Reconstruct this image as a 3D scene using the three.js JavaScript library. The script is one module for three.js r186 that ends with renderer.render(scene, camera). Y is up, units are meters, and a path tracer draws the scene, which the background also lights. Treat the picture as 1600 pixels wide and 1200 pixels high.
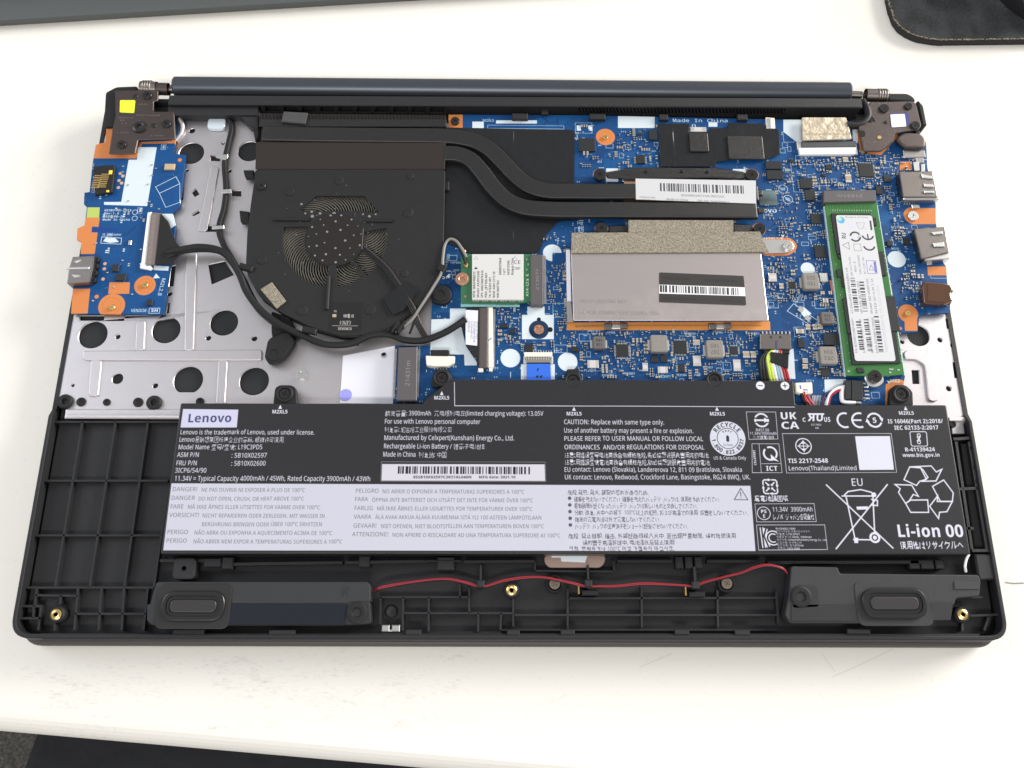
import * as THREE from 'three';
import { mergeGeometries } from 'three/addons/utils/BufferGeometryUtils.js';
import { ImprovedNoise } from 'three/addons/math/ImprovedNoise.js';
import { RectAreaLightUniformsLib } from 'three/addons/lights/RectAreaLightUniformsLib.js';

// ---------- camera, light, exposure ----------
const scene = new THREE.Scene();
const camera = new THREE.PerspectiveCamera(47.633, 4 / 3, 0.01, 20);
camera.position.set(-0.00514, 0.34649, 0.12859);
camera.up.set(-0.00598, 0.31667, -0.94852);
camera.lookAt(0.00006, -0.03288, 0.00190);
const renderer = new THREE.WebGLRenderer();
renderer.toneMapping = THREE.LinearToneMapping;
renderer.toneMappingExposure = 1.0;
renderer.shadowMap.enabled = true;
scene.background = new THREE.Color(0.5, 0.5, 0.51);       // even grey light of the room
RectAreaLightUniformsLib.init();
function areaLight(color, intensity, w, h, pos, target) {
  const l = new THREE.RectAreaLight(color, intensity, w, h);
  l.position.set(...pos); l.lookAt(...target); scene.add(l);
  return l;
}
areaLight(new THREE.Color(1, 0.97, 0.93), 30, 1.3, 0.28, [-0.15, 2.0, 1.6], [0, 0, 0]);      // ceiling tube fitting in front
areaLight(new THREE.Color(1, 0.97, 0.92), 30, 1.2, 1.0, [2.1, 0.78, -1.1], [0, 0, 0]);      // window behind, to the right
areaLight(new THREE.Color(0.86, 0.93, 1), 5, 0.8, 0.9, [-1.5, 1.0, -0.5], [0, 0, 0]);       // window to the left

// ---------- helpers: all shapes below are in millimetres on the laptop, y up from the desk ----------
const MM = 0.001;
const noise3 = new ImprovedNoise();
function rng(seed) { let a = seed >>> 0; return () => { a = (a + 0x6d2b79f5) >>> 0; let t = Math.imul(a ^ (a >>> 15), 1 | a); t = (t + Math.imul(t ^ (t >>> 7), 61 | t)) ^ t; return ((t ^ (t >>> 14)) >>> 0) / 4294967296; }; }
const std = (color, roughness = 0.5, metalness = 0, more = {}) => new THREE.MeshPhysicalMaterial({ color: Array.isArray(color) ? new THREE.Color().setRGB(...color) : new THREE.Color(color), roughness, metalness, side: THREE.DoubleSide, ...more });
function canvasTex(w, h, draw, srgb = true) {
  const c = document.createElement('canvas'); c.width = w; c.height = h;
  const g = c.getContext('2d'); draw(g, w, h);
  const t = new THREE.CanvasTexture(c);
  if (srgb) t.colorSpace = THREE.SRGBColorSpace;
  t.magFilter = THREE.LinearFilter; t.anisotropy = 8;
  return t;
}
function noiseTex(n, fn, srgb = false) {
  const d = new Uint8Array(n * n * 4);
  for (let y = 0; y < n; y++) for (let x = 0; x < n; x++) {
    const v = fn(x, y), o = (y * n + x) * 4, a = Array.isArray(v) ? v : [v, v, v];
    for (let c = 0; c < 3; c++) d[o + c] = Math.max(0, Math.min(255, a[c] * 255));
    d[o + 3] = 255;
  }
  const t = new THREE.DataTexture(d, n, n); t.wrapS = t.wrapT = THREE.RepeatWrapping; t.magFilter = THREE.LinearFilter; t.minFilter = THREE.LinearMipmapLinearFilter;
  if (srgb) t.colorSpace = THREE.SRGBColorSpace;
  t.needsUpdate = true;
  return t;
}
const rgrain = rng(7);
const grainTex = noiseTex(256, () => rgrain());                                    // fine moulded grain
const softTex = noiseTex(256, (x, y) => { let v = 0.5; for (let o = 0, f = 4, a = 0.5; o < 4; o++, f *= 2, a *= 0.5) v += a * noise3.noise((x / 256) * f, (y / 256) * f, o * 7.3) * 0.6; return v; });
const withRepeat = (t, r) => { const c = t.clone(); c.repeat.set(r, r); c.wrapS = c.wrapT = THREE.RepeatWrapping; return c; };

// geometries -> one clean geometry
function join(list) {
  const gs = list.flat(9).filter(Boolean).map((g) => {
    let q = g.index ? g.toNonIndexed() : g;
    const o = new THREE.BufferGeometry();
    for (const k of ['position', 'normal', 'uv']) {
      if (q.attributes[k]) o.setAttribute(k, q.attributes[k]);
      else if (k === 'uv') o.setAttribute('uv', new THREE.BufferAttribute(new Float32Array(q.attributes.position.count * 2), 2));
    }
    return o;
  });
  return gs.length === 1 ? gs[0] : mergeGeometries(gs);
}
function metricUV(g) {                      // uv in metres, from the flatter plane of each face
  const p = g.attributes.position, n = g.attributes.normal, uv = new Float32Array(p.count * 2);
  for (let i = 0; i < p.count; i++) {
    const ny = Math.abs(n.getY(i)), nx = Math.abs(n.getX(i)), nz = Math.abs(n.getZ(i));
    if (ny >= nx && ny >= nz) { uv[2 * i] = p.getX(i); uv[2 * i + 1] = p.getZ(i); } else if (nx > nz) { uv[2 * i] = p.getZ(i); uv[2 * i + 1] = p.getY(i); } else { uv[2 * i] = p.getX(i); uv[2 * i + 1] = p.getY(i); }
  }
  g.setAttribute('uv', new THREE.BufferAttribute(uv, 2));
  return g;
}
function sheetUV(g, x0, z0, x1, z1) {      // uv 0..1 over a rectangle of the laptop (millimetres), first row at z0
  const p = g.attributes.position, uv = new Float32Array(p.count * 2);
  for (let i = 0; i < p.count; i++) { uv[2 * i] = (p.getX(i) / MM - x0) / (x1 - x0); uv[2 * i + 1] = 1 - (p.getZ(i) / MM - z0) / (z1 - z0); }
  g.setAttribute('uv', new THREE.BufferAttribute(uv, 2));
  return g;
}
function part(name, geos, mat, parent, label) {
  const g = join([geos]);
  g.scale(MM, MM, MM);
  metricUV(g);
  const m = new THREE.Mesh(g, mat);
  m.name = name; m.castShadow = m.receiveShadow = true;
  if (label) m.userData.label = label;
  if (parent) parent.add(m);
  return m;
}
const printed = (m, x0, z0, x1, z1) => { sheetUV(m.geometry, x0, z0, x1, z1); return m; };
const stuff = (m) => { m.userData.kind = 'stuff'; return m; };
const names = {};
function addThing(o, name, label, category) {
  o.name = name; o.userData.label = label; o.userData.category = category; scene.add(o);
  return o;
}
const shapeOf = (pts, holes = []) => {
  const s = new THREE.Shape(pts.map(([x, z]) => new THREE.Vector2(x, -z)));
  for (const h of holes) s.holes.push(new THREE.Path(h.map(([x, z]) => new THREE.Vector2(x, -z))));
  return s;
};
// a plate with the outline pts ([x, z]), from height y0 to y1
function slab(pts, y0, y1, bevel = 0, holes = [], seg = 1) {
  const b = Math.min(bevel, (y1 - y0) / 2.01);
  const g = new THREE.ExtrudeGeometry(shapeOf(pts, holes), { depth: y1 - y0 - 2 * b, bevelEnabled: b > 0, bevelSize: b, bevelThickness: b, bevelOffset: -b, bevelSegments: seg, curveSegments: 8 });
  g.rotateX(-Math.PI / 2); g.translate(0, y0 + b, 0);
  return g;
}
const circ = (x, z, r, n = 28, a0 = 0, a1 = Math.PI * 2) => Array.from({ length: n }, (_, i) => { const a = a0 + ((a1 - a0) * i) / (a1 - a0 > 6.28 ? n : n - 1); return [x + r * Math.cos(a), z + r * Math.sin(a)]; });
const rect = (cx, cz, w, d, a = 0) => [[-1, -1], [1, -1], [1, 1], [-1, 1]].map(([i, j]) => { const x = (i * w) / 2, z = (j * d) / 2; return [cx + x * Math.cos(a) - z * Math.sin(a), cz + x * Math.sin(a) + z * Math.cos(a)]; });
function rnd(pts, r, n = 5) {              // round the corners of an outline
  const out = [];
  pts.forEach((p, i) => {
    const a = pts[(i + pts.length - 1) % pts.length], b = pts[(i + 1) % pts.length];
    const la = Math.hypot(a[0] - p[0], a[1] - p[1]), lb = Math.hypot(b[0] - p[0], b[1] - p[1]), q = Math.min(r, la * 0.48, lb * 0.48);
    const s = [p[0] + ((a[0] - p[0]) / la) * q, p[1] + ((a[1] - p[1]) / la) * q], e = [p[0] + ((b[0] - p[0]) / lb) * q, p[1] + ((b[1] - p[1]) / lb) * q];
    for (let k = 0; k <= n; k++) { const t = k / n; out.push([(1 - t) ** 2 * s[0] + 2 * t * (1 - t) * p[0] + t * t * e[0], (1 - t) ** 2 * s[1] + 2 * t * (1 - t) * p[1] + t * t * e[1]]); }
  });
  return out;
}
const rrect = (cx, cz, w, d, r, a = 0, n = 5) => rnd(rect(cx, cz, w, d, a), r, n);
const block = (cx, cz, w, d, y0, y1, bevel = 0.15, a = 0) => slab(rect(cx, cz, w, d, a), y0, y1, bevel);
const plain = (cx, cz, w, d, y0, y1, a = 0) => { const g = new THREE.BoxGeometry(w, y1 - y0, d); g.rotateY(-a); g.translate(cx, (y0 + y1) / 2, cz); return g; };
function disc(x, z, r, y0, y1, bevel = 0.2, n = 28) {
  const b = Math.min(bevel, r / 2, (y1 - y0) / 2);
  const g = new THREE.LatheGeometry([[0, y0], [r, y0], [r, y1 - b], [r - b, y1], [0, y1]].map((p) => new THREE.Vector2(...p)), n);
  g.translate(x, 0, z);
  return bakeFlat(g);
}
function bakeFlat(g) { const q = g.toNonIndexed(); q.computeVertexNormals(); return q; }
function lathe(x, z, prof, n = 28) { const g = new THREE.LatheGeometry(prof.map((p) => new THREE.Vector2(...p)), n); g.translate(x, 0, z); return bakeFlat(g); }
function tube(pts, r, n = 0, rad = 8, tension = 0.5) {
  const c = new THREE.CatmullRomCurve3(pts.map((p) => new THREE.Vector3(...p)), false, 'centripetal', tension);
  return new THREE.TubeGeometry(c, n || pts.length * 6, r, rad, false);
}
function bar(a, b, w, y0, y1) {            // straight rib between two [x, z] points
  const dx = b[0] - a[0], dz = b[1] - a[1], L = Math.hypot(dx, dz);
  const g = new THREE.BoxGeometry(L, y1 - y0, w); g.rotateY(-Math.atan2(dz, dx)); g.translate((a[0] + b[0]) / 2, (y0 + y1) / 2, (a[1] + b[1]) / 2);
  return g;
}
// a flat strip of even width along a smooth line, with rounded long edges
function ribbon(pts, w, y0, y1, b = 0.6) {
  const c = new THREE.CatmullRomCurve3(pts.map(([x, z]) => new THREE.Vector3(x, 0, z)), false, 'centripetal');
  const n = pts.length * 8, L = [], R = [];
  for (let i = 0; i <= n; i++) { const p = c.getPointAt(i / n), t = c.getTangentAt(i / n); L.push([p.x - (t.z * w) / 2, p.z + (t.x * w) / 2]); R.push([p.x + (t.z * w) / 2, p.z - (t.x * w) / 2]); }
  return slab([...L, ...R.reverse()], y0, y1, b, [], 8);
}
// cross-head screw: head with a real cross recess
function screwGeo(x, z, r, y0, y1, cross = 0.55, turn = 0.4) {
  const a = r * cross, c = r * 0.14, h = [];
  for (const [i, j] of [[a, c], [c, c], [c, a], [-c, a], [-c, c], [-a, c], [-a, -c], [-c, -c], [-c, -a], [c, -a], [c, -c], [a, -c]]) h.push([x + i * Math.cos(turn) - j * Math.sin(turn), z + i * Math.sin(turn) + j * Math.cos(turn)]);
  const d = Math.min(0.5, (y1 - y0) * 0.6);
  return [slab(circ(x, z, r, 24), y1 - d, y1, Math.min(0.12, r * 0.15), [h]), disc(x, z, r * 0.97, y0, y1 - d + 0.01, 0.02, 24)];
}

// ---------- lettering: Latin from the fonts, Chinese, Japanese and Korean drawn stroke by stroke ----------
const STROKES = {};
const def = (text) => text.trim().split(/\s*;\s*/).forEach((e) => { const i = e.indexOf('='); STROKES[e.slice(0, i).trim()] = e.slice(i + 1).trim(); });
// two digits a point, a dash joins points of one stroke; A|B side by side, A/B one above the other, A@B the second inside the first
def(`一=05-95; 二=12-82 07-97; 十=05-95 50-59; 口=11-19 11-91-99-19; 日=20-29 20-80-89-29 25-85; 目=20-29 20-80-89-29 23-83 26-86; 田=11-19 11-91-99-19 51-59 15-95; 木=03-93 50-59 53-08 53-98;
人=50-35-09 43-99; 大=03-93 50-46-09 53-99; 土=24-84 50-59 09-99; 工=11-91 51-58 08-98; 王=11-91 15-85 51-58 08-98; 火=50-45-09 44-99 22-35 82-65; 氵=31-53 24-45 29-55; 亻=50-14 33-39; 讠=31-42 24-54-58-76;
讠2=31-42 24-58; 扌=13-83 50-59-38 06-86; 阝=21-29 21-71-53-75-47; 钅=40-13 22-72 14-84 26-86 46-49-77; 辶=21-42 14-44-37-19 27-59-99; 也=14-93-96 50-57 22-28-99-96; 子=21-81-53 53-58-38 05-95; 隹=30-05 23-29 23-93 26-86 29-99 61-69;
女=30-16-88 70-44-09 04-94; 户=40-61 22-82-85-25 22-19; 斤=80-31-36-19 34-94 64-69; 白=40-31 22-29 22-82-89-29 25-85; 勺=30-13 22-92-87-69 44-66; 示=21-81 04-94 54-59 35-18 65-98; 午=30-13 22-92 05-95 51-59; 可=01-91 71-78-58 14-17-57-54-14;
吏=11-91 23-26-86-83-23 50-56-09 35-99; 用=20-26-09 20-90-98-79 23-93 26-96 50-59; 开=11-91 05-95 31-35-09 61-69; 丂=02-92 32-24-84-78-58; 虎=50-53 52-82 11-23-19 23-93-94 14-84 36-35-65-69-99 30-28; 主=40-61 22-82 15-85 51-58 08-98; 音=11-81 31-33 61-52 04-94 25-29 25-85-89-29 27-87;
心=12-17 32-38-88-86 51-63 82-95; 昔=01-91 30-34 60-64 04-94 26-29 26-86-89-29 28-88; 吴=20-24-84-80-20 15-85 07-97 56-09 57-99; 更=01-91 22-26-86-82-22 24-84 51-55-09 36-99; 奂=30-12 21-71 21-25 13-83-85 04-96 56-09 55-99; 云=11-81 04-94 44-18-88 65-99;
曾=20-31 70-61 13-93-95-15-13 53-55 26-29 26-86-89-29 27-87; 暴=20-23-83-80-20 14-84 30-36 60-66 06-96 57-59 17-38 87-68; 乍=30-05 22-92 42-49 45-85 48-88; 危=30-13 22-72-63 04-94 14-09 45-75-77-47-49-99-97; 佥=50-04 50-94 25-75 16-28 46-48 76-68 09-99; 力=03-93-98-68 50-46-09; 夂=30-13 22-72-09 23-99;
处=30-09 22-52-09 24-99 60-67 63-85; 置=01-91-93-03-01 31-33 61-63 04-94 50-55 25-28-88-85-25 09-99; 完=50-52 02-92-93 02-03 24-74 06-96 36-09 66-69-99; 安=50-52 02-92-93 35-17-99 65-09 06-96; 必=12-17 50-61 80-19 32-38-88-86 82-95; 按2=50-52 02-92 35-99 65-09 06-96;
昭=10-15-45-40-10 13-43 60-50-45 50-90-84-74 56-59-99-96-56; 兑=20-41 80-61 22-25-85-82-22 35-09 65-69-99; 月=20-26-09 20-80-88-69 23-83 25-85; 电=11-16-86-81-11 13-83 50-58-98-96; 相=02-42 20-29 23-06 50-59 50-90-99-59 53-93 56-96; 牛=30-13 22-82 05-95 50-59; 刂=32-36 80-88-69;
客=50-52 02-92-93 33-16 33-73-09 35-96 26-29-79-76-26; 页=01-91 41-33 23-27 23-83-87 55-09 67-99; 足=11-81 14-84 51-58 24-19 38-99; 谷=30-13 60-83 53-05 53-95 26-29-79-76-26; 里=11-15-85-81-11 13-83 51-59 17-87 09-99; 儿=30-26-09 60-68-98-96; 亠=50-52 02-92; 艮=20-29-58 20-80-84 22-82 24-84 54-99 86-67; 厂=11-91 21-26-09;
圧=11-91 21-26-09 34-94 64-68 28-98; 告=30-13 22-82 50-54 04-94 26-29-79-76-26; 冏=12-19 12-92-98 32-44 62-54 36-38-68-66-36; 衤=30-41 13-73-18 35-39 54-36; 业=30-38 60-68 12-26 92-76 09-99; 殳=30-33-14 30-70-73-93 15-75-09 25-99; 分=30-04 60-94 24-74-78-58 44-29; 有=02-92 40-06 34-39 34-84-88-69 36-86; 公=30-04 60-94 45-28-78 65-89;
司=11-91-98-78 23-63 25-28-68-65-25; 纟=40-13-53-16-55 09-58; 且=21-28 21-71-78 23-73 25-75 08-98; 玉=11-91 14-84 51-58 08-98 66-77; 口2=00-09-99-90-00; 耳=01-91 21-28 71-79 24-74 26-76 08-98; 关=20-31 70-61 13-93 05-95 53-09 55-99; 才=02-92 60-68-48 62-07; 尸=11-81-83-23 11-19; 禹=22-82-84-24-22 15-95-98 15-19 50-57 37-67;
止=50-58 54-84 23-28 08-98; 中=12-92-96-16-12 50-59; 使=20-03 13-19 31-91 43-46-86-83-43 60-66-39 45-99; 爫=80-11 22-33 52-53 82-73; 古=02-92 50-55 25-28-88-85-25; 居=11-81-83-23 11-19 34-94 62-66 46-48-88-86-46; 免=30-12 21-71-63 14-84-86-16-14 56-09 66-69-99; 务=30-12 21-71-05 24-95 16-86-89-69 55-29; 発=10-40-14 70-85 51-94 15-85 07-97 36-09 66-69-99;
熱=20-24 01-41 04-44 60-56 41-81-86-96 15-45 18-09 38-39 58-69 88-99; 皮=11-91-92 11-16-09 50-54 24-84-09 35-99; 列=01-51 20-05 22-52-09 23-35 72-76 90-98-79; 衣=50-52 02-92 53-07 36-39-57 54-99; 恐=01-41 21-24 04-44 50-54-44 50-80-83-94 16-18 37-39-79-77 56-67 86-97; 行=20-03 33-05 23-29 50-90 44-94 74-79-59; 重=80-21 12-92 23-26-86-83-23 51-58 17-87 09-99;
撃=01-51 13-53 20-25 60-54 60-80-83-94 55-94 15-85 06-96 50-59-49 08-98; 与=20-23-93-89-69 21-81 05-75; 馬=20-26-96-99-79 20-80 22-72 24-74 50-56 17-28 37-48 57-68; 区=00-09-99 00-90 31-77 71-27; 動=40-11 02-52 13-43-46-16-13 30-38 18-58 63-93-98-78 70-76-59; 寺=21-81 50-54 04-94 06-96 75-79-59 27-38; 門=00-09 00-40-43-03 60-90-99 60-63-93; 短=20-03 12-42 04-54 22-09 36-49 60-90 62-65-85-82-62 09-99 66-77; 豆=01-91 23-26-86-83-23 27-38 77-68 09-99;
新=20-21 02-52 12-23 42-33 05-55 30-39 17-28 90-61-65-59 64-94 84-89; 交=50-52 02-92 33-14 63-84 75-09 35-99; 角=30-12 21-71-63 13-16-09 13-83-88-69 15-85 17-87 53-57; 刀=02-92-98-68 51-09; 己=01-81-84-14-18-98-96; 下=01-91 51-59 54-76; 上=50-58 53-83 09-99; 以=10-17-46 51-64 80-76-49 77-99; 高=50-51 02-92 23-25-75-73-23 16-19 16-96-99-79 37-69; 皿=13-18 13-93-98 33-38 63-68 09-99; 方=50-52 02-92 52-46-09 35-85-88-68;
放=30-31 02-52 22-09 25-45-48-28 70-52 61-91 85-49 63-99; 旨=20-24-84-82 82-13 25-29 25-85-89-29 27-87; 定=50-52 02-92-93 24-84 54-58 55-85 34-19 37-99; 去=12-82 50-54 05-95 46-19-79 76-89; 外=30-04 13-43-19 24-36 60-69 64-96; 金=50-04 50-94 34-64 26-76 54-58 28-38 68-78 09-99; 端=20-21 02-42 14-15 34-25 09-48 51-53-93-91 71-73 55-95 46-49 46-96-99 66-69; 各=30-04 23-63-09 24-95 26-29-79-76-26;
林=02-42 20-29 23-06 52-92 70-79 73-46 74-99; 坼=04-24 10-18 09-38 70-51-56-49 53-93 73-79; 卸=20-03 12-52 04-54 30-38 35-55 15-18-58 60-69 60-90-96-76; 童=11-81 31-33 61-52 04-94 15-17-87-85-15 54-59 18-88 09-99; 击=12-82 05-95 50-58 16-19-89-86; 部=20-21 02-52 12-23 42-33 05-55 16-18-48-46-16 60-69 60-90-74-96-68; 各2=30-04; 或=01-91 13-15-45-43-13 07-47 60-73-99 97-80 85-59; 投=03-43 20-28-18 06-46 60-63-44 60-80-83-93 45-85-49 55-99; 入=40-50-09 50-99; 若=01-91 30-32 60-62 04-94 43-09 26-29-79-76-26; 出=50-58 11-14-84-81 15-19-99-95; 现=01-41 04-44 20-28 08-48 50-56 50-90-96 70-74-49 75-79-99;
严=01-91 30-33 60-63 12-23 82-73 04-94 15-09; 鼓=01-51 20-23 03-53 14-16-46-44-14 08-58 62-92 80-84 54-94-59 66-99; 胀=10-16-09 10-40-49 13-43 60-69-78 54-94 90-73 75-99; 请=11-22 04-24-28-46 51-91 53-93 70-75 45-95 56-59 56-96-99 57-97; 勿=30-05 22-92-88-68 42-17 62-28; 继=20-12-42-15-45 08-47 60-69-99 63-73 75-84 72-78 54-94; 续=20-12-42-15-45 08-47 51-91 70-74 43-93-94 66-67 75-72-49 77-99; 温=10-21 03-14 09-26 40-43-83-80-40 45-49 45-95-99 65-69 75-79 39-99; 环=01-41 04-44 20-28 08-48 51-91 71-46 69-63 75-97; 境=03-33 10-18 09-38 51-91 43-93 54-56-86-84-54 67-39 77-79-99; 浸=10-21 03-14 09-26 40-80-83-43 41-81 35-95-96 47-87-49 57-99; 水=50-58-38 02-32-09 82-64 53-99; 后=80-21-26-09 24-94 46-49-89-86-46; 禁=01-41 20-24 50-91 70-74 23-04 73-94 15-85 07-97 57-59 38-19 68-99;
次=11-22 08-26 50-34 42-92-84 63-39 66-99; 電=11-81 02-03 02-92-93 50-54 23-34 63-74 25-28-78-75-25 26-76 54-59-99-97; 廃=50-51 11-91 21-26-09 43-35 64-86 36-86 28-98 54-39 65-69-99; 回=01-09-99-91-01 33-36-66-63-33; 收=10-16-46 40-49 70-52 61-91 85-49 63-99; 合=50-04 50-94 34-64 26-29-79-76-26; 同=10-19 10-90-99-79 33-73 35-38-68-65-35; 社=20-21 03-43-05 24-29 63-93 70-79 49-99; 後=20-03 33-05 23-29 60-42-62-44-84 54-56 47-87-49 57-99; 国=00-09-99-90-00 22-72 25-75 52-57 17-87; 产=50-52 02-92 22-33 72-63 15-95 24-09; 急=30-12 21-71-63 13-83-86 15-85 16-86 18-09 38-79 68-99;
ア=11-91-64 43-37-19; イ=80-45-06 54-59; ク=30-04 22-82-75-29; サ=03-93 30-36 70-75-39; リ=20-25 70-74-39; ル=30-25-09 60-68-95; レ=20-29-95; ノ=80-65-19; ポ=13-83 50-58 25-08 65-88 90-91; ボ=13-83 50-58 25-08 65-88 80-91; ジ=11-32 04-25 19-58-83 80-91; ャ=34-85-67 43-69; パ=32-28-09 53-98 80-91; ン=12-34 19-59-93; シ=11-32 04-25 19-58-93; ョ=33-73-79-39 36-76; ー=05-95; ト=30-39 34-76; バ=32-28-09 53-98 80-91; ッ=24-35 44-55 75-68-39; テ=20-80 04-94 54-38-19; へ=06-42-97;
の=51-37-18-05-22-61-83-86-68; れ=20-29 03-33-08 35-62-67-97; が=03-53-58-38 30-18 64-86 70-81; あ=12-82 40-47 73-58-19-06-34-74-97-69; る=21-71-05-43-84-87-59-37; た=02-62 30-09 54-84 58-98; め=11-27 60-48-09-06-43-74-97-69; を=12-82 40-06-44-46 83-46-29-89; え=30-61 13-73-09-46-69-99; な=02-52 30-07 73-95 64-68-38-97; い=12-17-38 72-87; で=02-92-45-48-79 63-74 72-83; く=70-25-79; だ=02-62 30-09 54-84 58-98 70-81; さ=12-82 50-74 25-27-69; は=11-09 43-93 70-78-47-99; や=14-73-86-57 30-59 50-62; て=02-92-46-49-79; っ=35-64-87-59; し=20-28-69-96; も=40-37-69-87 13-73 15-75; と=20-45 83-26-19-89; 短2=05-95; お=02-62 30-39-17-54-97-79 70-92; よ=50-58-38-97 53-83; び=02-32-17-49-76-62-85 80-91; に=11-09 43-83 37-49-99; こ=21-71 17-39-89; せ=04-94 20-28-79 70-66-46; 。=18-29-18; 、=17-29; ・=45-55; 危2=05-95`);
const COMPOSE = Object.fromEntries(`额:客|页 容:亠/谷 量:日/里 充:亠/儿 限:阝|艮 制:牛|刂 压:圧 造:辶@告 商:亠/冏 加:力|口 百:一/白 裕:衤|谷 股:月|殳 份:亻|分 锂:钅|里 鋰:金|里 离:亠/冏 組:纟|且 组:纟|且 地:土|也 池:氵|也 是:日/足 联:耳|关 想:相/心 集:隹/木 团:口2@才 所:户|斤 属:尸@禹 企:人/止 的:白|勺 标:木|示 根:木|艮 据:扌|居 许:讠|午 型:开/土 号:口/丂 號:丂|虎 注:氵|主 意:音/心 错:钅|昔 錯:金|昔 误:讠|吴 誤:言|吴 换:扌|奂 換:扌|奂 会:人/云 會:人/曾 爆:火|暴 炸:火|乍 险:阝|佥 險:阝|佥 険:阝|佥 務:务|力 按:扌|安 照:昭/灬 说:讠|兑 說:言|兑 明:日|月 處:虎 火:火 破:石|皮 裂:列/衣 恐:恐 衝:行|重 駆:馬|区 時:日|寺 間:門@日 使:使 新:新 解:角|刀 改:己|夂 法:氵|去 指:扌|旨 充:亠/儿 給:纟|合 絡:纟|各 拆:扌|坼 撞:扌|童 短:短 路:足|各 投:投 現:现 鼓:鼓 膨:月|鼓 廢:廃 請:言|青 温:温 険:阝|佥 中:中 国:国 上:上 置:置 金:金 属:尸@禹 端:端 放:放 交:交 高:高 撃:撃`.split(' ').map((e) => e.split(':')));
def('于=11-81 04-94 50-59-38; 言=40-51 11-91 23-83 25-85 27-29-79-77-27; 石=01-91 50-09 25-29-79-75-25; 青=11-81 13-83 50-55 05-95 26-29 26-86-89 28-88; 灬=14-07 35-48 55-68 84-97');
const JAMO = {
  L: ['11-81-85', '11-51-55 60-90-95', '11-14-95', '11-91 11-15-95', '0', '11-91-93-13-15-95', '11-91-95-15-11', '11-15-95-91 13-93', '31-13-16-38-68-86-83-61-31', '50-15 42-95', '50-15 42-95', '41-21-14-25-75-84-71-41', '11-91 51-15 53-95', '31-13-16-38-68-86-83-61-31', '31-61 12-92 52-15 53-95', '11-91-95 13-93', '11-91 13-93 11-15-95', '11-91 15-95 31-35 71-75', '40-60 12-92 43-25-75-64-43'],
  V: ['60-69 64-94', '50-59 80-89 54-84', '60-69 63-93 66-96', '50-59 80-89 54-84', '70-79 34-74', '50-59 80-89 24-54', '70-79 33-73 36-76', '50-59 80-89 24-54', '54-56 07-97', '54-56 07-57 70-79 74-94', '70-79', '54-56 07-57 70-79', '33-36 63-66 07-97', '06-96 56-59', '06-56 36-39 70-79', '06-56 70-79', '70-79', '06-96 36-39 66-69', '06-96', '06-56 70-79', '70-79'],
};
const pen = (g, s, x, y, w, h) => {
  for (const k of s.split(' ')) {
    const q = k.split('-').filter((v) => v.length === 2);
    if (q.length < 2) continue;
    g.moveTo(x + (w * (+q[0][0] + 0.5)) / 10, y + (h * (+q[0][1] + 0.5)) / 10);
    for (const v of q.slice(1)) g.lineTo(x + (w * (+v[0] + 0.5)) / 10, y + (h * (+v[1] + 0.5)) / 10);
  }
};
function glyph(g, ch, x, y, w, h) {
  const code = ch.charCodeAt(0) - 0xac00;
  if (code >= 0 && code < 11172) {
    const l = Math.floor(code / 588), v = Math.floor((code % 588) / 28), t = code % 28, vh = t ? h * 0.62 : h, tall = v < 8 || v === 20;
    pen(g, JAMO.L[l], x, y, tall ? w * 0.62 : w * 0.85, tall ? vh : vh * 0.6);
    pen(g, JAMO.V[v], x, y, w, vh);
    if (t) pen(g, JAMO.L[{ 1: 0, 4: 2, 7: 3, 8: 5, 16: 6, 17: 7, 19: 9, 20: 9, 21: 11 }[t] ?? 5], x + w * 0.12, y + h * 0.6, w * 0.8, h * 0.45);
    return;
  }
  const c = STROKES[ch] ? null : COMPOSE[ch];
  if (c) {
    const k = c.match(/[|/@]/)?.[0], [a, b] = k ? c.split(k) : [c];
    if (!b) glyph(g, a, x, y, w, h);
    else if (k === '|') { glyph(g, a, x, y, w * 0.44, h); glyph(g, b, x + w * 0.4, y, w * 0.6, h); }
    else if (k === '/') { glyph(g, a, x, y, w, h * 0.47); glyph(g, b, x, y + h * 0.42, w, h * 0.58); }
    else { glyph(g, a, x, y, w, h); glyph(g, b, x + w * 0.28, y + h * 0.2, w * 0.6, h * 0.62); }
    return;
  }
  if (STROKES[ch]) pen(g, STROKES[ch], x, y, w, h);
}
const EAST = /[\u2e80-\u9fff\uac00-\ud7af\u3000-\u30ff\u8bb8]/;
// one line of writing: base line from (x0, z) to (x1, z2), capital height cap; drawn in the units of the canvas transform
function text(g, s, x0, z0, x1, z1, cap, { font = 'sans-serif', weight = '', turn, thin = 0.1 } = {}) {
  const L = Math.hypot(x1 - x0, z1 - z0), a = turn ?? Math.atan2(z1 - z0, x1 - x0), px = 100, size = cap / 0.715;
  g.save(); g.translate(x0, z0); g.rotate(a);
  g.font = weight + ' ' + px + 'px ' + font;
  const runs = []; for (const ch of s) { const e = EAST.test(ch); if (runs.length && runs[runs.length - 1].e === e) runs[runs.length - 1].t += ch; else runs.push({ e, t: ch }); }
  let total = 0;
  for (const r of runs) { r.w = r.e ? [...r.t].reduce((v, c) => v + (c === '、' || c === '・' || c === '。' ? 55 : 100), 0) : g.measureText(r.t).width; total += r.w; }
  g.scale(L / total, size / px);
  let x = 0;
  for (const r of runs) {
    if (r.e) {
      g.lineWidth = thin * 100; g.lineCap = 'butt'; g.lineJoin = 'miter'; g.strokeStyle = g.fillStyle; g.beginPath();
      let xx = x; for (const c of r.t) { const w = c === '、' || c === '・' || c === '。' ? 55 : 100; glyph(g, c, xx + 3, -78, w === 55 ? 50 : 94, 92); xx += w; }
      g.stroke();
    } else g.fillText(r.t, x, 0);
    x += r.w;
  }
  g.restore();
}
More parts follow.
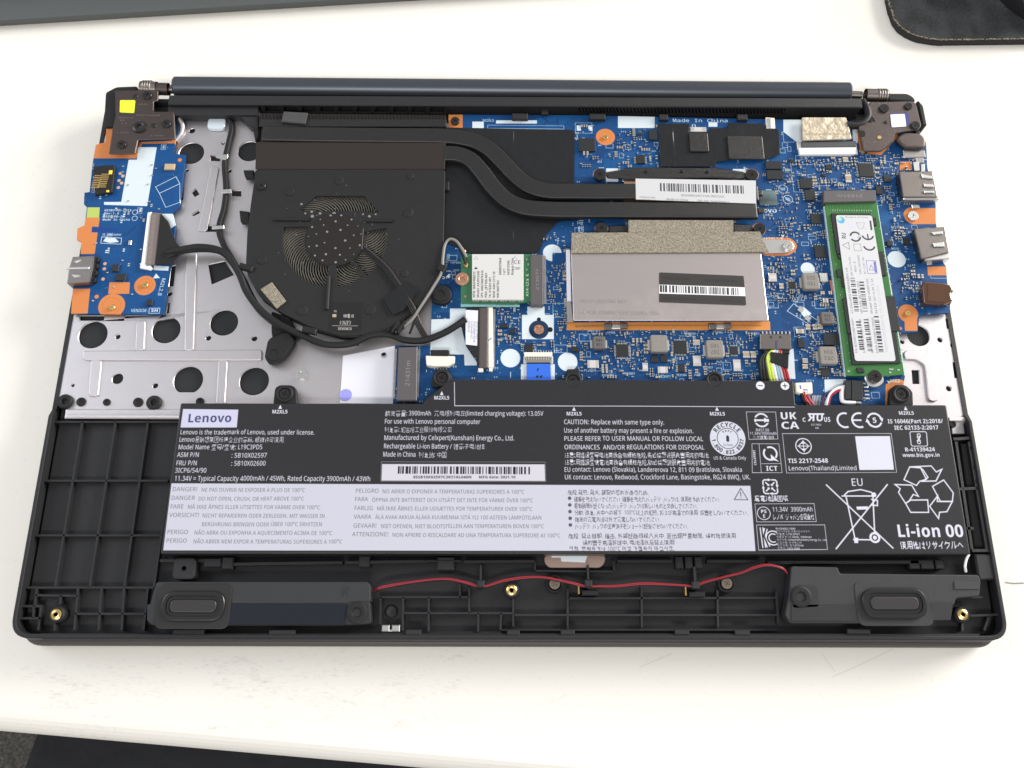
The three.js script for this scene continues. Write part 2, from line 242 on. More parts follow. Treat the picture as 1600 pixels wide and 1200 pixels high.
function barcode(g, x, z, w, h, seed, unit) {
  const r = rng(seed); let p = x;
  while (p < x + w - unit) { const b = unit * (1 + Math.floor(r() * 2.4)); g.fillRect(p, z, Math.min(b, x + w - p), h); p += b + unit * (1 + Math.floor(r() * 2.2)); }
}
// a canvas whose drawing units are laptop millimetres
function sheetTex(x0, z0, x1, z1, wpx, draw, srgb = true) {
  const k = wpx / (x1 - x0), h = Math.round((z1 - z0) * k);
  return canvasTex(wpx, h, (g) => { g.setTransform(k, 0, 0, (h / (z1 - z0)), -x0 * k, (-z0 * h) / (z1 - z0)); draw(g); }, srgb);
}
const poly = (g, pts) => { g.beginPath(); pts.forEach(([x, z], i) => (i ? g.lineTo(x, z) : g.moveTo(x, z))); g.closePath(); };
const fillPoly = (g, pts, c) => { g.fillStyle = c; poly(g, pts); g.fill(); };
const linePoly = (g, pts, c, w = 0.15) => { g.strokeStyle = c; g.lineWidth = w; poly(g, pts); g.stroke(); };
const dot = (g, x, z, r, c) => { g.fillStyle = c; g.beginPath(); g.arc(x, z, r, 0, 7); g.fill(); };
const ring = (g, x, z, r, c, w) => { g.strokeStyle = c; g.lineWidth = w; g.beginPath(); g.arc(x, z, r, 0, 7); g.stroke(); };
function speckle(g, x0, z0, x1, z1, n, seed, size, dark = 0.05, light = 0.05) {
  const r = rng(seed);
  for (let i = 0; i < n; i++) { g.fillStyle = r() < 0.5 ? `rgba(0,0,0,${dark * r()})` : `rgba(255,255,255,${light * r()})`; const s = size * (0.5 + r()); g.fillRect(x0 + r() * (x1 - x0), z0 + r() * (z1 - z0), s, s); }
}

// ---------- the print on the battery ----------
const BH = 16.3;                                                     // height of the battery's top
const [bx0, bz1, bx1] = [-132.86, 86.91, 173.78, 85.87];
const bz0 = [25.11, 14.37][1];
const batteryTex = sheetTex(bx0, bz0, bx1, bz1, 2048, (g) => {
  const W = '#c4c4d0';
  g.fillStyle = '#252427'; g.fillRect(bx0, bz0, bx1 - bx0, bz1 - bz0);
  speckle(g, bx0, bz0, bx1, bz1, 26000, 3, 0.22, 0.16, 0.035);
  fillPoly(g, [[-131.09, 59.24], [-20.27, 59.23], [91.64, 59.23], [91.44, 84.24], [-19.76, 84.5], [-131, 84.77]], '#b4b4c1');
  fillPoly(g, [[-130.28, 29.52], [-108.53, 29.65], [-108.42, 36.98], [-130.36, 37.1]], '#b6b6cc');
  g.fillStyle = '#3a3f66'; text(g, 'Lenovo', -128.12, 35.01, -110.64, 34.78, 3.5, { weight: 'bold' });
  g.fillStyle = W;
  const L = [['Lenovo is the trademark of Lenovo, used under license.', -130.28, 39.82, -77.84, 39.67], ['Lenovo是联想集团所属企业的商标, 根据许可使用。', -130.29, 42.79, -88.7, 42.7],
    ['Model Name 型号/型號: L19C3PD5', -130.29, 45.86, -97.62, 45.69], ['ASM P/N', -130.28, 48.92, -121.78, 48.88], [': SB10X02597', -109.42, 49.07, -95.59, 49], ['FRU P/N', -130.37, 52.21, -122.14, 52.17], [': 5B10X02600', -109.21, 52.24, -95.79, 52.17],
    ['3ICP6/54/90', -130.38, 55.11, -118.25, 55.05], ['11.34V ⎓ Typical Capacity 4000mAh / 45Wh, Rated Capacity 3900mAh / 43Wh'.replace('⎓', '='), -130.24, 58.24, -55, 58.14],
    ['额定容量: 3900mAh  充电限制电压(limited charging voltage): 13.05V', -50.73, 31.69, 11.81, 31.46], ['For use with Lenovo personal computer', -50.82, 35.1, -13.07, 35.02], ['制造商: 加百裕工业股份有限公司', -50.66, 38.35, -24.33, 38.21],
    ['Manufactured by Celxpert(Kunshan) Energy Co., Ltd.', -50.75, 41.72, 0.42, 41.58], ['Rechargeable Li-ion Battery / 锂离子电池组', -50.71, 45.07, -11.19, 44.99], ['Made in China  制造地: 中国', -50.8, 48.39, -25.96, 48.4],
    ['CAUTION: Replace with same type only.', 19.86, 34.96, 59.72, 34.87], ['Use of another battery may present a fire or explosion.', 19.8, 38.36, 71.03, 38.34], ['PLEASE REFER TO USER MANUAL OR FOLLOW LOCAL', 19.74, 41.61, 74.61, 41.45],
    ['ORDINANCES  AND/OR REGULATIONS FOR DISPOSAL', 19.81, 45.09, 74.87, 44.93], ['EU contact: Lenovo (Slovakia), Landererova 12, 811 09 Bratislava, Slovakia', 19.65, 54.02, 88.98, 53.81], ['UK contact: Lenovo, Redwood, Crockford Lane, Basingstoke, RG24 8WQ, UK.', 19.72, 57.04, 91.98, 56.71]];
  for (const [s, a, b, c, d] of L) text(g, s, a, b, c, d, 1.85, { thin: 0.075 });
  for (const [s, a, b, c, d] of [['注意:用错误型号电池更换会有爆炸危险,务必按照说明处置用完的电池。', 19.88, 48.29, 77.17, 48.01], ['注意:用錯誤型號電池更換會有爆炸危險,務必按照說明處置用完的電池。', 19.83, 51.1, 77.46, 50.95]]) text(g, s, a, b, c, d, 1.85, { thin: 0.09, weight: 'bold' });
  for (const [a, b] of [[-92.18, 31.14], [-28.58, 25.07], [23.98, 31.26], [80.93, 30.93], [156.53, 30.23]]) {
    text(g, 'M2XL5', a - 3.1, b, a + 3.1, b, 1.45, { weight: 'bold' }); fillPoly(g, [[a, b - 3.6], [a - 0.75, b - 1.9], [a + 0.75, b - 1.9]], W);
  }
  g.strokeStyle = W; g.lineWidth = 0.28; g.beginPath();
  [[-23.67, 17.66], [-23.32, 27.56], [45.21, 27.29], [112.17, 27.3]].forEach(([a, b], i) => (i ? g.lineTo(a, b) : g.moveTo(a, b))); g.stroke();
  // terminal signs
  for (const [a, b, plus] of [[99.13, 18.37, 0], [109.07, 18.39, 1]]) { dot(g, a, b, 1.75, '#cfcfd6'); g.fillStyle = '#222'; g.fillRect(a - 1, b - 0.17, 2, 0.34); if (plus) g.fillRect(a - 0.17, b - 1, 0.34, 2); }
  // bar code panel
  fillPoly(g, [[-50.91, 51.32], [12.11, 51.14], [12.29, 57.71], [-50.83, 57.87]], '#bbb9c3');
  linePoly(g, [[-51.2, 50.43], [12.37, 50.25], [12.54, 57.96], [-51.07, 58.12]], '#aaaab4', 0.12);
  g.fillStyle = '#1d1c22'; { const [a, b] = [-44.68, 52.18], [c, d] = [6.37, 55.09]; barcode(g, a, b, c - a, d - b, 21, 0.33); }
  text(g, '8SSB10X02597C3KS1AL040N', -38.69, 56.94, -16.12, 56.83, 1.05, { weight: 'bold' }); text(g, 'MFG date: 2021.10', -13.4, 56.82, 0.8, 56.75, 1.05, { weight: 'bold' });
  // warnings on the white panel
  g.fillStyle = '#6a696f';
  for (const [s, a, b, c, d] of [['DANGER!', -130.46, 62.34, -120.84, 62.3], ['DANGER', -130.53, 65.68, -121.43, 65.64], ['FARE', -130.48, 68.99, -125.28, 68.97], ['VORSICHT!', -130.42, 72.28, -119.09, 72.23], ['PERIGO', -130.46, 78.68, -122.43, 78.65], ['PERIGO', -130.41, 81.91, -122.53, 81.88],
    ['PELIGRO', -60.63, 62.65, -51.58, 62.61], ['FARA', -60.69, 65.87, -55.57, 65.85], ['FARLIG', -60.73, 69.31, -53.44, 69.28], ['VAARA', -60.66, 72.61, -53.99, 72.58], ['GEVAAR!', -60.7, 76.01, -51.76, 75.97], ['ATTENZIONE!', -60.87, 79.26, -47.13, 79.21]]) text(g, s, a, b, c, d, 1.6);
  for (const [s, a, b, c, d] of [['NE PAS OUVRIR NI EXPOSER À PLUS DE 100°C', -119.49, 62.42, -79.84, 62.49], ['DO NOT OPEN, CRUSH, OR HEAT ABOVE 100°C', -120.19, 65.88, -79.95, 65.83], ['MÅ IKKE ÅPNES ELLER UTSETTES FOR VARME OVER 100°C', -123.93, 69.08, -73.62, 69.12], ['NICHT REPARIEREN ODER ZERLEGEN. MIT WASSER IN', -117.99, 72.35, -71.57, 72.41],
    ['BERÜHRUNG BRINGEN ODER ÜBER 100°C ERHITZEN', -117.86, 75.62, -72.32, 75.57], ['NÃO ABRA OU EXPONHA A AQUECIMENTO ACIMA DE 100°C', -120.26, 78.76, -68.36, 78.81], ['NÃO ABRIR NEM EXPOR A TEMPERATURAS SUPERIORES A 100°C', -120.23, 82.11, -64.42, 82.03],
    ['NO ABRIR O EXPONER A TEMPERATURAS SUPERIORES A 100°C', -50.35, 62.73, 4.25, 62.74], ['ÖPPNA INTE BATTERIET OCH UTSÄTT DET INTE FÖR VÄRME ÖVER 100°C', -54.09, 66.09, 7.55, 66.07], ['MÅ IKKE ÅBNES ELLER UDSÆTTES FOR TEMPERATURER OVER 100°C', -52.09, 69.4, 7.28, 69.4],
    ['ÄLÄ AVAA AKKUA ÄLÄKÄ KUUMENNA SITÄ YLI 100 ASTEEN LÄMPÖTILAAN', -52.53, 72.7, 10.79, 72.69], ['NIET OPENEN, NIET BLOOTSTELLEN AAN TEMPERATUREN BOVEN 100°C', -50.3, 76.09, 11.61, 75.97], ['NON APRIRE O RISCALDARE AD UNA TEMPERATURA SUPERIORE AI 100°C', -45.8, 79.45, 17.76, 79.34]]) text(g, s, a, b, c, d, 1.45);
  g.fillStyle = '#55545c';
  for (const [s, a, b, c, d] of [['危険 発熱、発火、破裂の恐れがあるため。', 20.85, 62.79, 52.65, 62.78], ['衝撃を与えないでください。衝撃を与えたバッテリ・パックは、使用をやめてください。', 23.26, 65.51, 79.89, 65.27], ['駆動時間が短くなったバッテリ・パックは新しいものと交換してください。', 23.33, 68.1, 71.08, 67.91],
    ['分解・改造、火中への投下・100°C以上の加熱、および高温での使用・放置をしないでください。', 23.27, 70.68, 90.31, 70.41], ['指定の充電方法以外で充電しないでください。', 23.34, 73.25, 56.55, 73.12], ['バッテリ・パックの金属端子をショート(短絡)させないでください。', 23.28, 75.81, 66.9, 75.64],
    ['危险  禁止拆卸、撞击、外部短路或投入火中。若出现严重鼓胀、请勿继续使用', 20.78, 79.56, 84.45, 79.21], ['请勿置于高温环境中, 电池浸水后禁止使用!', 26.05, 82.07, 61.18, 81.82], ['위험  분해하거나 100°C 이상 가열하지 마십시오.', 20.93, 84.48, 61.04, 84.22]]) text(g, s, a, b, c, d, 1.6, { thin: 0.095 });
  for (const [a, b] of [[21.56, 64.4], [21.58, 67], [21.61, 69.54], [21.63, 72.11], [21.65, 74.67]]) dot(g, a, b, 0.68, '#4a4a58');
  linePoly(g, [[87.83, 60.25], [85, 64.63], [90.18, 64.73]], '#4a4a58', 0.32); g.fillStyle = '#4a4a58'; { const [a, b] = [87.64, 62.5]; g.fillRect(a - 0.18, b - 0.9, 0.36, 1.7); g.fillRect(a - 0.18, b + 1.1, 0.36, 0.35); }
  // recycling seal
  { const [a, b] = [84.28, 40.35], R = 7; dot(g, a, b, R, '#b9bbc7'); ring(g, a, b, 4.15, '#252427', 0.22);
    g.fillStyle = '#26262c'; g.font = 'bold 100px sans-serif';
    const arc = (s, a0, a1, r, size, flip) => [...s].forEach((ch, i) => { const t = a0 + ((a1 - a0) * i) / (s.length - 1); g.save(); g.translate(a + r * Math.cos(t), b + r * Math.sin(t)); g.rotate(t + (flip ? -Math.PI / 2 : Math.PI / 2)); g.scale(size / 100, size / 100); g.textAlign = 'center'; g.textBaseline = 'middle'; g.fillText(ch, 0, 0); g.restore(); });
    arc('RECYCLE', -2.5, -0.64, 5.6, 2.5); arc('1.800.822.8837', 3.0, 0.14, 5.6, 2.2, true); arc('RBRC', -2.1, -1.04, 3.1, 1.1);
    g.fillRect(a - 0.55, b - 0.9, 1.1, 2.2); g.fillRect(a - 0.25, b - 1.25, 0.5, 0.4); g.textAlign = 'left'; g.textBaseline = 'alphabetic'; text(g, 'Li-Ion', a - 1.9, b + 3.1, a + 1.9, b + 3.1, 0.9);
    g.fillStyle = W; text(g, 'US & Canada Only', 78.11, 48.9, 90.9, 48.84, 1.3); }
  // certification marks
  const box = (pts) => linePoly(g, pts, W, 0.2);
  box([[92.53, 29.41], [104.28, 29.42], [104.11, 40.51], [92.72, 40.7]]); { const [a, b] = [98.35, 32.81]; ring(g, a, b, 2.6, W, 0.7); g.fillStyle = '#252427'; g.fillRect(a - 3.2, b - 1.1, 6.4, 0.55); g.fillRect(a - 3.2, b + 0.75, 6.4, 0.4); g.fillStyle = W; g.fillRect(a - 2.6, b - 0.35, 4.4, 0.75); fillPoly(g, [[a + 1, b - 1.1], [a + 3, b], [a + 1, b + 1.1]], W); }
  g.fillStyle = W; text(g, 'R45130', 95.66, 37.42, 100.99, 37.4, 1.15); text(g, '11.34V/3900mAh', 93.13, 38.87, 103.9, 38.82, 1.15); text(g, '二次鋰電池組', 94.14, 40.3, 102.75, 40.26, 1.1, { thin: 0.1 });
  for (const [s, a, b, c, d, e] of [['UK', 105.78, 32.37, 112.42, 32.34, 2.9], ['CA', 105.78, 36.32, 113.03, 36.28, 2.9], ['C', 114.6, 33.38, 116.01, 33.37, 1.7], ['US', 123.15, 33.33, 125.83, 33.32, 1.9]]) text(g, s, a, b, c, d, e, { weight: 'bold' });
  { const [a, b] = [116.16, 33.11]; g.save(); g.translate(a, b); g.transform(1, 0, -0.15, 1, 0, 0); g.fillStyle = W; g.save(); g.translate(3.6, 0); g.scale(-1, 1); text(g, 'R', 0, 0, 3.1, 0, 3.3, { weight: 'bold' }); g.restore(); g.fillRect(0.4, -3.3, 6.6, 0.7); text(g, 'U', 3.6, 0, 6.9, 0, 3.3, { weight: 'bold' }); g.restore(); g.fillStyle = W; text(g, 'E217462', 117.88, 34.94, 121.95, 34.92, 0.75); text(g, 'KB', 119.39, 36.25, 120.79, 36.24, 0.75); }
  const arcs = (a, b, r, t0, t1, w) => { g.strokeStyle = W; g.lineWidth = w; g.beginPath(); g.arc(a, b, r, t0, t1); g.stroke(); };
  { const [a, b] = [131.52, 32.63]; arcs(a, b, 2.9, 1.15, 5.1, 0.8); } { const [a, b] = [137.4, 32.59]; arcs(a, b, 2.9, 1.15, 5.1, 0.8); g.fillStyle = W; g.fillRect(a - 2.6, b - 0.35, 3.4, 0.7); }
  { const [a, b] = [143.41, 32.56]; arcs(a, b, 2.75, 0.35, 2.9, 0.8); arcs(a, b, 2.75, 3.5, 6.05, 0.8); fillPoly(g, [[a + 2, b - 0.9], [a + 3.6, b - 0.9], [a + 3, b + 0.9]], W); fillPoly(g, [[a - 2, b + 0.9], [a - 3.7, b + 0.9], [a - 3, b - 0.9]], W); g.fillStyle = W; text(g, '5', a - 0.85, b + 1.15, a + 0.85, b + 1.15, 2.3, { weight: 'bold' }); }
  g.fillStyle = W; text(g, 'IS 16046(Part 2):2018/', 148.6, 33.85, 170.75, 33.59, 1.7, { weight: 'bold' }); text(g, 'IEC 62133-2:2017', 150.8, 36.47, 168.55, 36.24, 1.7, { weight: 'bold' });
  linePoly(g, rnd([[156.8, 37.22], [163.44, 37.19], [163.06, 43.06], [156.59, 43.09]], 0.8), W, 0.35); { const [a, b] = [159.95, 40.08]; ring(g, a + 0.25, b - 1.45, 0.6, W, 0.38); ring(g, a - 0.1, b + 1.45, 0.6, W, 0.38); g.lineWidth = 0.45; g.strokeStyle = W; g.beginPath(); g.moveTo(a + 0.8, b - 1.0); g.quadraticCurveTo(a + 0.2, b, a - 0.8, b + 1); g.moveTo(a - 0.6, b - 0.9); g.quadraticCurveTo(a, b, a + 0.6, b + 0.9); g.stroke(); }
  text(g, 'R-41139424', 153.74, 45.3, 165.79, 45.11, 1.6, { weight: 'bold' }); text(g, 'www.bis.gov.in', 152.55, 47.5, 167.35, 47.3, 1.5, { weight: 'bold' });
  box([[93.7, 42.46], [104.31, 42.46], [104.45, 53.99], [92.83, 54.05]]); g.lineWidth = 0.2; g.strokeStyle = W; g.beginPath(); g.moveTo(96.48, 42.5); g.lineTo(96.33, 54.03); g.moveTo(96.57, 50.47); g.lineTo(104.43, 50.35); g.stroke();
  { const [a, b] = [100.54, 46.35]; arcs(a, b, 2.55, 1.1, 3.9, 0.75); arcs(a, b, 2.55, 4.3, 7.0, 0.75); fillPoly(g, [[a + 0.1, b + 0.2], [a + 3.2, b + 3.3], [a + 0.1, b + 2.4]], W); } text(g, 'ICT', 98.27, 53.26, 102.9, 53.24, 1.9, { weight: 'bold' }); text(g, 'CELXPERT', 94.71, 51.12, 94.75, 44.96, 0.9, { weight: 'bold' });
  box([[106.1, 38.28], [149.31, 38], [149.29, 53.65], [106.19, 54.11]]); { const [a, b] = [113.94, 43.31]; ring(g, a, b, 3.05, W, 0.42); linePoly(g, [[a, b - 2], [a + 2, b], [a, b + 2], [a - 2, b]], W, 0.35); g.fillStyle = W; g.fillRect(a - 0.17, b - 2.5, 0.34, 5); g.fillRect(a - 2.4, b - 0.17, 4.8, 0.34); fillPoly(g, [[a, b - 2], [a + 1, b - 1], [a - 1, b - 1]], W); fillPoly(g, [[a, b + 2], [a + 1, b + 1], [a - 1, b + 1]], W); }
  g.fillStyle = W; text(g, 'TIS 2217-2548', 107.2, 50.16, 123.04, 49.96, 1.75, { weight: 'bold' }); text(g, 'Lenovo(Thailand)Limited', 107.04, 53.09, 133.98, 52.84, 1.75);
  fillPoly(g, [[134.8, 39.17], [148.66, 39.02], [148.43, 52.64], [134.86, 52.83]], '#c2c3cf');
  { const [a, b] = [99.31, 59.57]; for (let i = 0; i < 4; i++) { g.save(); g.translate(a, b); g.rotate((i * Math.PI) / 2); g.lineWidth = 0.55; g.strokeStyle = W; g.beginPath(); g.moveTo(-0.5, -2.7); g.lineTo(-2.1, -2.7); g.lineTo(-2.7, -2.1); g.lineTo(-2.7, -0.6); g.moveTo(0.4, 0.4); g.lineTo(1.8, 1.8); g.stroke(); fillPoly(g, [[0.3, 0.3], [1.3, 0.3], [0.3, 1.3]], W); fillPoly(g, [[-0.7, -3.3], [0.7, -2.7], [-0.7, -2.1]], W); g.restore(); } }
  g.fillStyle = W; text(g, '廢電池請回收', 92.63, 64.97, 105.86, 64.91, 1.9, { thin: 0.12 });
  box([[92.76, 66.28], [115.63, 66.06], [115.73, 73.01], [92.89, 73.22]]); { const [a, b] = [95.89, 69.9]; ring(g, a, b, 2.45, W, 0.3); g.fillStyle = W; text(g, 'PS', a - 1.2, b - 0.05, a + 1.2, b - 0.05, 1.35, { weight: 'bold' }); text(g, 'E', a - 0.5, b + 1.75, a + 0.5, b + 1.75, 1.35, { weight: 'bold' }); }
  text(g, '11.34V  3900mAh', 99.27, 69.27, 114.93, 69.08, 1.75); text(g, 'レノボ・ジャパン合同会社', 99.13, 72.1, 115.12, 71.91, 1.75, { thin: 0.12 });
  box([[92.67, 74.4], [118.79, 74.22], [118.83, 83.54], [92.68, 83.87]]); { const [a, b] = [93.57, 75.29], [c, d] = [98.96, 83.01], w = c - a, h = d - b; for (const [col, lw] of [[W, 1.5], ['#252427', 0.6]]) { g.strokeStyle = col; g.lineWidth = lw; g.beginPath(); g.moveTo(a + 0.9, b); g.lineTo(a + 1.3, d); g.moveTo(a + 2.6, b + 0.4); g.lineTo(a + 1.6, b + h * 0.42); g.lineTo(a + 3, d - 0.3); g.stroke(); g.beginPath(); g.arc(a + 5, b + h * 0.52, 2.1, -0.9, -5.3, true); g.stroke(); } }
  g.fillStyle = W; [['RU1004002-19089'], ['단전지의종류: 리튬이온이차전지'], ['모델명: L19C3PD5'], ['제품정격: 11.34Vdc, 3900mAh'], ['제조자명: Celxpert(Kunshan) Energy Co., Ltd.'], ['수입자명: 한국레노버'], ['제조국명: 중국(China)'], ['연락처: 1670-0088']].forEach(([s], i) => { const [a, b] = [99.85, 76.12], w = [7.6, 13, 9, 13.5, 19.2, 9.5, 10, 8.5][i]; text(g, s, a, b + i * 1.06, a + w, b + i * 1.06, 0.72, { thin: 0.09 }); });
  text(g, 'EU', 130.84, 59.05, 135.83, 59.03, 2.9);
  // crossed-out bin
  g.strokeStyle = W; g.lineWidth = 0.55; const path = (...q) => { g.beginPath(); q.forEach((p, i) => (i ? g.lineTo(...p) : g.moveTo(...p))); g.stroke(); };
  path(...[[121.05, 58.59], [143.97, 83.09]]); path(...[[145.14, 58.36], [122.01, 83.41]]); path(...[[126.62, 63.08], [139.79, 63.02]]); path(...[[128.33, 63.32], [129.89, 80.74]]); path(...[[138.76, 63.27], [137.44, 79.02]]); path(...[[129.03, 79.77], [136.11, 79.87]]); path(...[[127.65, 62.82], [129.32, 61.32], [134.39, 60.54], [138.24, 61.53], [139.57, 62.77]]); path(...[[137.89, 64.28], [140.3, 64.76], [140.04, 66.75], [137.6, 66.51]]);
  { const [a, b] = [137.44, 79.02]; dot(g, a, b, 2.1, W); dot(g, a, b, 1.25, '#252427'); dot(g, a, b, 0.8, W); } fillPoly(g, [[131.82, 67.16], [136.29, 67.02], [136.38, 68.25], [131.92, 68.39]], W); fillPoly(g, [[129.37, 79.05], [131.08, 79.04], [130.82, 81.09], [129.36, 81.1]], W); dot(g, 139.23, 62.52, 0.95, W);
  // three chasing arrows, drawn as bands with folded ends
  g.lineWidth = 0.5;
  for (const q of [[[151.77, 56.56], [154.75, 51.46], [158.97, 51.82], [160.55, 56.39], [157.81, 57.16], [156.32, 58.81]], [[154.75, 51.46], [163.24, 51.04], [164.88, 53.45], [167.18, 52.42], [164.21, 57.01], [158.93, 57.16], [161.29, 55.63], [159.95, 52.84], [158.97, 51.82]], [[162.51, 59.16], [167.28, 56.61], [170.23, 61.64], [169.32, 65.01], [164.72, 65.03]], [[169.32, 65.01], [166.58, 68.99], [163.69, 69.25], [162.95, 71.6], [160.21, 66.92], [163.92, 62.91], [163.47, 65.04], [169.32, 65.01]], [[159.84, 64.43], [159.48, 69.27], [152.55, 69.3], [151.07, 65.84], [153.11, 64.58]], [[151.07, 65.84], [148.93, 61.6], [149.77, 60.1], [148, 58.47], [154.46, 58.69], [156.44, 63.07], [154.55, 62.33], [152.56, 64.96]]]) linePoly(g, q, W, 0.5);
  g.fillStyle = W; text(g, 'Li-ion 00', 146.04, 78.74, 171.8, 78.65, 4.7, { weight: 'bold' }); text(g, '使用後はリサイクルへ', 146.68, 82.97, 170.88, 82.76, 2.4, { thin: 0.12 });
});

// ---------- the print of the circuit boards ----------
const PH = 12.2;                                                     // height of the boards' upper side
const [px0, pz0] = [-59.16, -113.1], [px1, pz1] = [179.56, 26.73];
const SILK = '#c6d0d6', COPPER = '#c27843';
function traces(g, x0, z0, x1, z1, n, seed, colors, w) {
  const r = rng(seed);
  for (let i = 0; i < n; i++) {
    let x = x0 + r() * (x1 - x0), z = z0 + r() * (z1 - z0), a = Math.floor(r() * 8) * (Math.PI / 4); const m = 1 + Math.floor(r() * 5), steps = 2 + Math.floor(r() * 3);
    const segs = []; for (let s = 0; s < steps; s++) { const L = 1 + r() * 6; segs.push([a, L]); a += (r() < 0.5 ? 1 : -1) * (Math.PI / 4); }
    g.strokeStyle = colors[Math.floor(r() * colors.length)]; g.lineWidth = w; const pn = segs[0][0] + Math.PI / 2;
    for (let k = 0; k < m; k++) { let qx = x + Math.cos(pn) * k * w * 2.4, qz = z + Math.sin(pn) * k * w * 2.4; g.beginPath(); g.moveTo(qx, qz); for (const [b, L] of segs) { qx += Math.cos(b) * L; qz += Math.sin(b) * L; g.lineTo(qx, qz); } g.stroke(); }
  }
  for (let i = 0; i < n * 2.2; i++) dot(g, x0 + r() * (x1 - x0), z0 + r() * (z1 - z0), 0.13 + r() * 0.1, r() < 0.25 ? '#7fa0bb' : r() < 0.5 ? '#0d3563' : '#2a66a4');
}
const silkLabels = [['PJ9005', 73.12, -5.03], ['PL7', 33.81, -4.46], ['SPR8', 40.47, -5.36], ['SPR6', 85.4, -5.69], ['PL2001', 31.26, 11.39], ['PU2001', 38.52, 13.28], ['PJ2001', 47.15, 12.67], ['PJ111', 57.58, 13.15], ['PC280', 61.47, 13.82], ['U3104', 68.57, 13.08], ['J15', 75.13, 12.76], ['PJ10', 67.14, 6.15], ['PC263', 79.53, 9.69], ['PC197', 92.02, 11.13], ['PL5', 84.44, 7.29], ['JBATT1', 99.75, -5.22], ['PJ66', 109.89, -22.38], ['PU13', 117.68, -29.85], ['PC306', 110.19, -34.27], ['MG18', 164.28, -45.04], ['JHP1', 170.74, -24.93], ['U26', 99.27, -117.73], ['H10', -24.2, -33.13], ['PJP800', -24.28, -36.72], ['JNGFF', 146.17, -76.27], ['JTP1', 18.34, 2.99], ['JDDR1', 15.73, -41.59], ['GC221', -3.55, -17.11], ['JIO1', -7.61, 10.68], ['QC1', 154.92, -60.45], ['LP2', 166.98, -32.94], ['Q710', -3.76, -2.21], ['JUSB1', 180.82, -89.68], ['JHDMI', 171.65, -48.17], ['RTC1', 121, 15.36]];
const boardTex = sheetTex(px0, pz0, px1, pz1, 2048, (g) => {
  g.fillStyle = '#0c4072'; g.fillRect(px0, pz0, px1 - px0, pz1 - pz0);
  const r = rng(41);
  for (let i = 0; i < 70; i++) fillPoly(g, rnd(rect(px0 + r() * (px1 - px0), pz0 + r() * (pz1 - pz0), 4 + r() * 22, 3 + r() * 14, Math.floor(r() * 4) * 0.785), 2), r() < 0.5 ? 'rgba(3,40,86,.35)' : 'rgba(26,104,165,.22)');
  traces(g, px0, pz0, px1, pz1, 620, 5, ['#083360', '#144b7e', '#0f4478', '#07305c'], 0.13);
  speckle(g, px0, pz0, px1, pz1, 12000, 9, 0.25, 0.14, 0.08);
  const W = SILK, P = (q, c = W) => fillPoly(g, q, c), frame = (x, z, w, d) => linePoly(g, rect(x, z, w, d), W, 0.16);
  for (let i = 0; i < 520; i++) { const x = px0 + r() * (px1 - px0), z = pz0 + 9 + r() * (pz1 - pz0 - 9); g.fillStyle = r() < 0.6 ? W : '#b7c8d6'; if (r() < 0.45) { frame(x, z, 1 + r() * 2.4, 1 + r() * 1.6); } else { const n = 2 + Math.floor(r() * 4), v = r() < 0.3; for (let k = 0; k < n; k++) g.fillRect(x + (v ? 0 : k * 0.5), z + (v ? k * 0.5 : 0), 0.3, 0.55); } }
  // bare pads
  for (let i = 0; i < 650; i++) { const x = px0 + r() * (px1 - px0), z = pz0 + 9 + r() * (pz1 - pz0 - 9), v = r() < 0.5; g.fillStyle = r() < 0.5 ? '#b9b09c' : '#93a4ae'; g.fillRect(x, z, v ? 0.7 : 0.45, v ? 0.45 : 0.7); g.fillRect(x + (v ? 0 : 0.9), z + (v ? 0.9 : 0), v ? 0.7 : 0.45, v ? 0.45 : 0.7); }
  // bare copper round the screws
  for (const q of [[[-29.65, -111.07], [-23.01, -111.15], [-22.87, -103.72], [-29.47, -103.64]], [[154.82, -104.74], [162.43, -109.57], [171.11, -108.99], [173.62, -101.92], [168.86, -96.84], [164.48, -92.14], [155.34, -92.7]], [[172.36, -88.76], [177.82, -88.82], [177.18, -84.38], [171.73, -84.33]], [[176.91, -36.94], [180.26, -37.27], [179.89, -33.05], [176.57, -32.87]]]) P(q, COPPER);
  P(rnd([[106.99, -50.36], [119.75, -50.48], [122.64, -46.2], [118.89, -41.89], [106.19, -41.48]], 2.6), COPPER);
  { const [a, b] = [41.16, -100.09]; dot(g, a, b, 4.3, COPPER); ring(g, a, b, 2.6, '#b06a38', 0.15); } { const [a, b] = [174.44, -61.58]; dot(g, a, b, 4.2, COPPER); } P([[174.99, -65.38], [184.87, -65.47], [184.28, -59.79], [180.86, -57.56], [173.82, -57.34]], COPPER);
  { const [a, b] = [165.53, -15.22]; dot(g, a, b, 4.2, COPPER); ring(g, a, b, 3.5, '#b56f3a', 0.2); } P([[163.62, -13.17], [169.02, -13.21], [168.31, -7.44], [163.07, -7.4]], COPPER); { const [a, b] = [161.35, -8.53]; dot(g, a, b, 0.7, COPPER); }
  { const [a, b] = [156.7, 18.98]; dot(g, a, b, 5.2, COPPER); } P([[151.87, 16], [157.16, 15.69], [155.82, 25.25], [150.35, 25.28]], COPPER);
  P([[22.26, -10.09], [106.97, -11.3], [106.86, -7.28], [21.93, -6.66]], '#c98546'); P([[134.09, -30.28], [135.45, -30.29], [135.69, -25.24], [134.33, -25.23]], COPPER); P([[159.25, -30.49], [160.07, -30.49], [160.19, -25.44], [159.38, -25.44]], COPPER);
  for (const [a, b] of [[-21.69, -29.58], [37.98, -80.65], [105.5, -81.35], [37.99, -53.74], [106.24, -54.37]]) dot(g, a, b, 3.05, '#a87560');
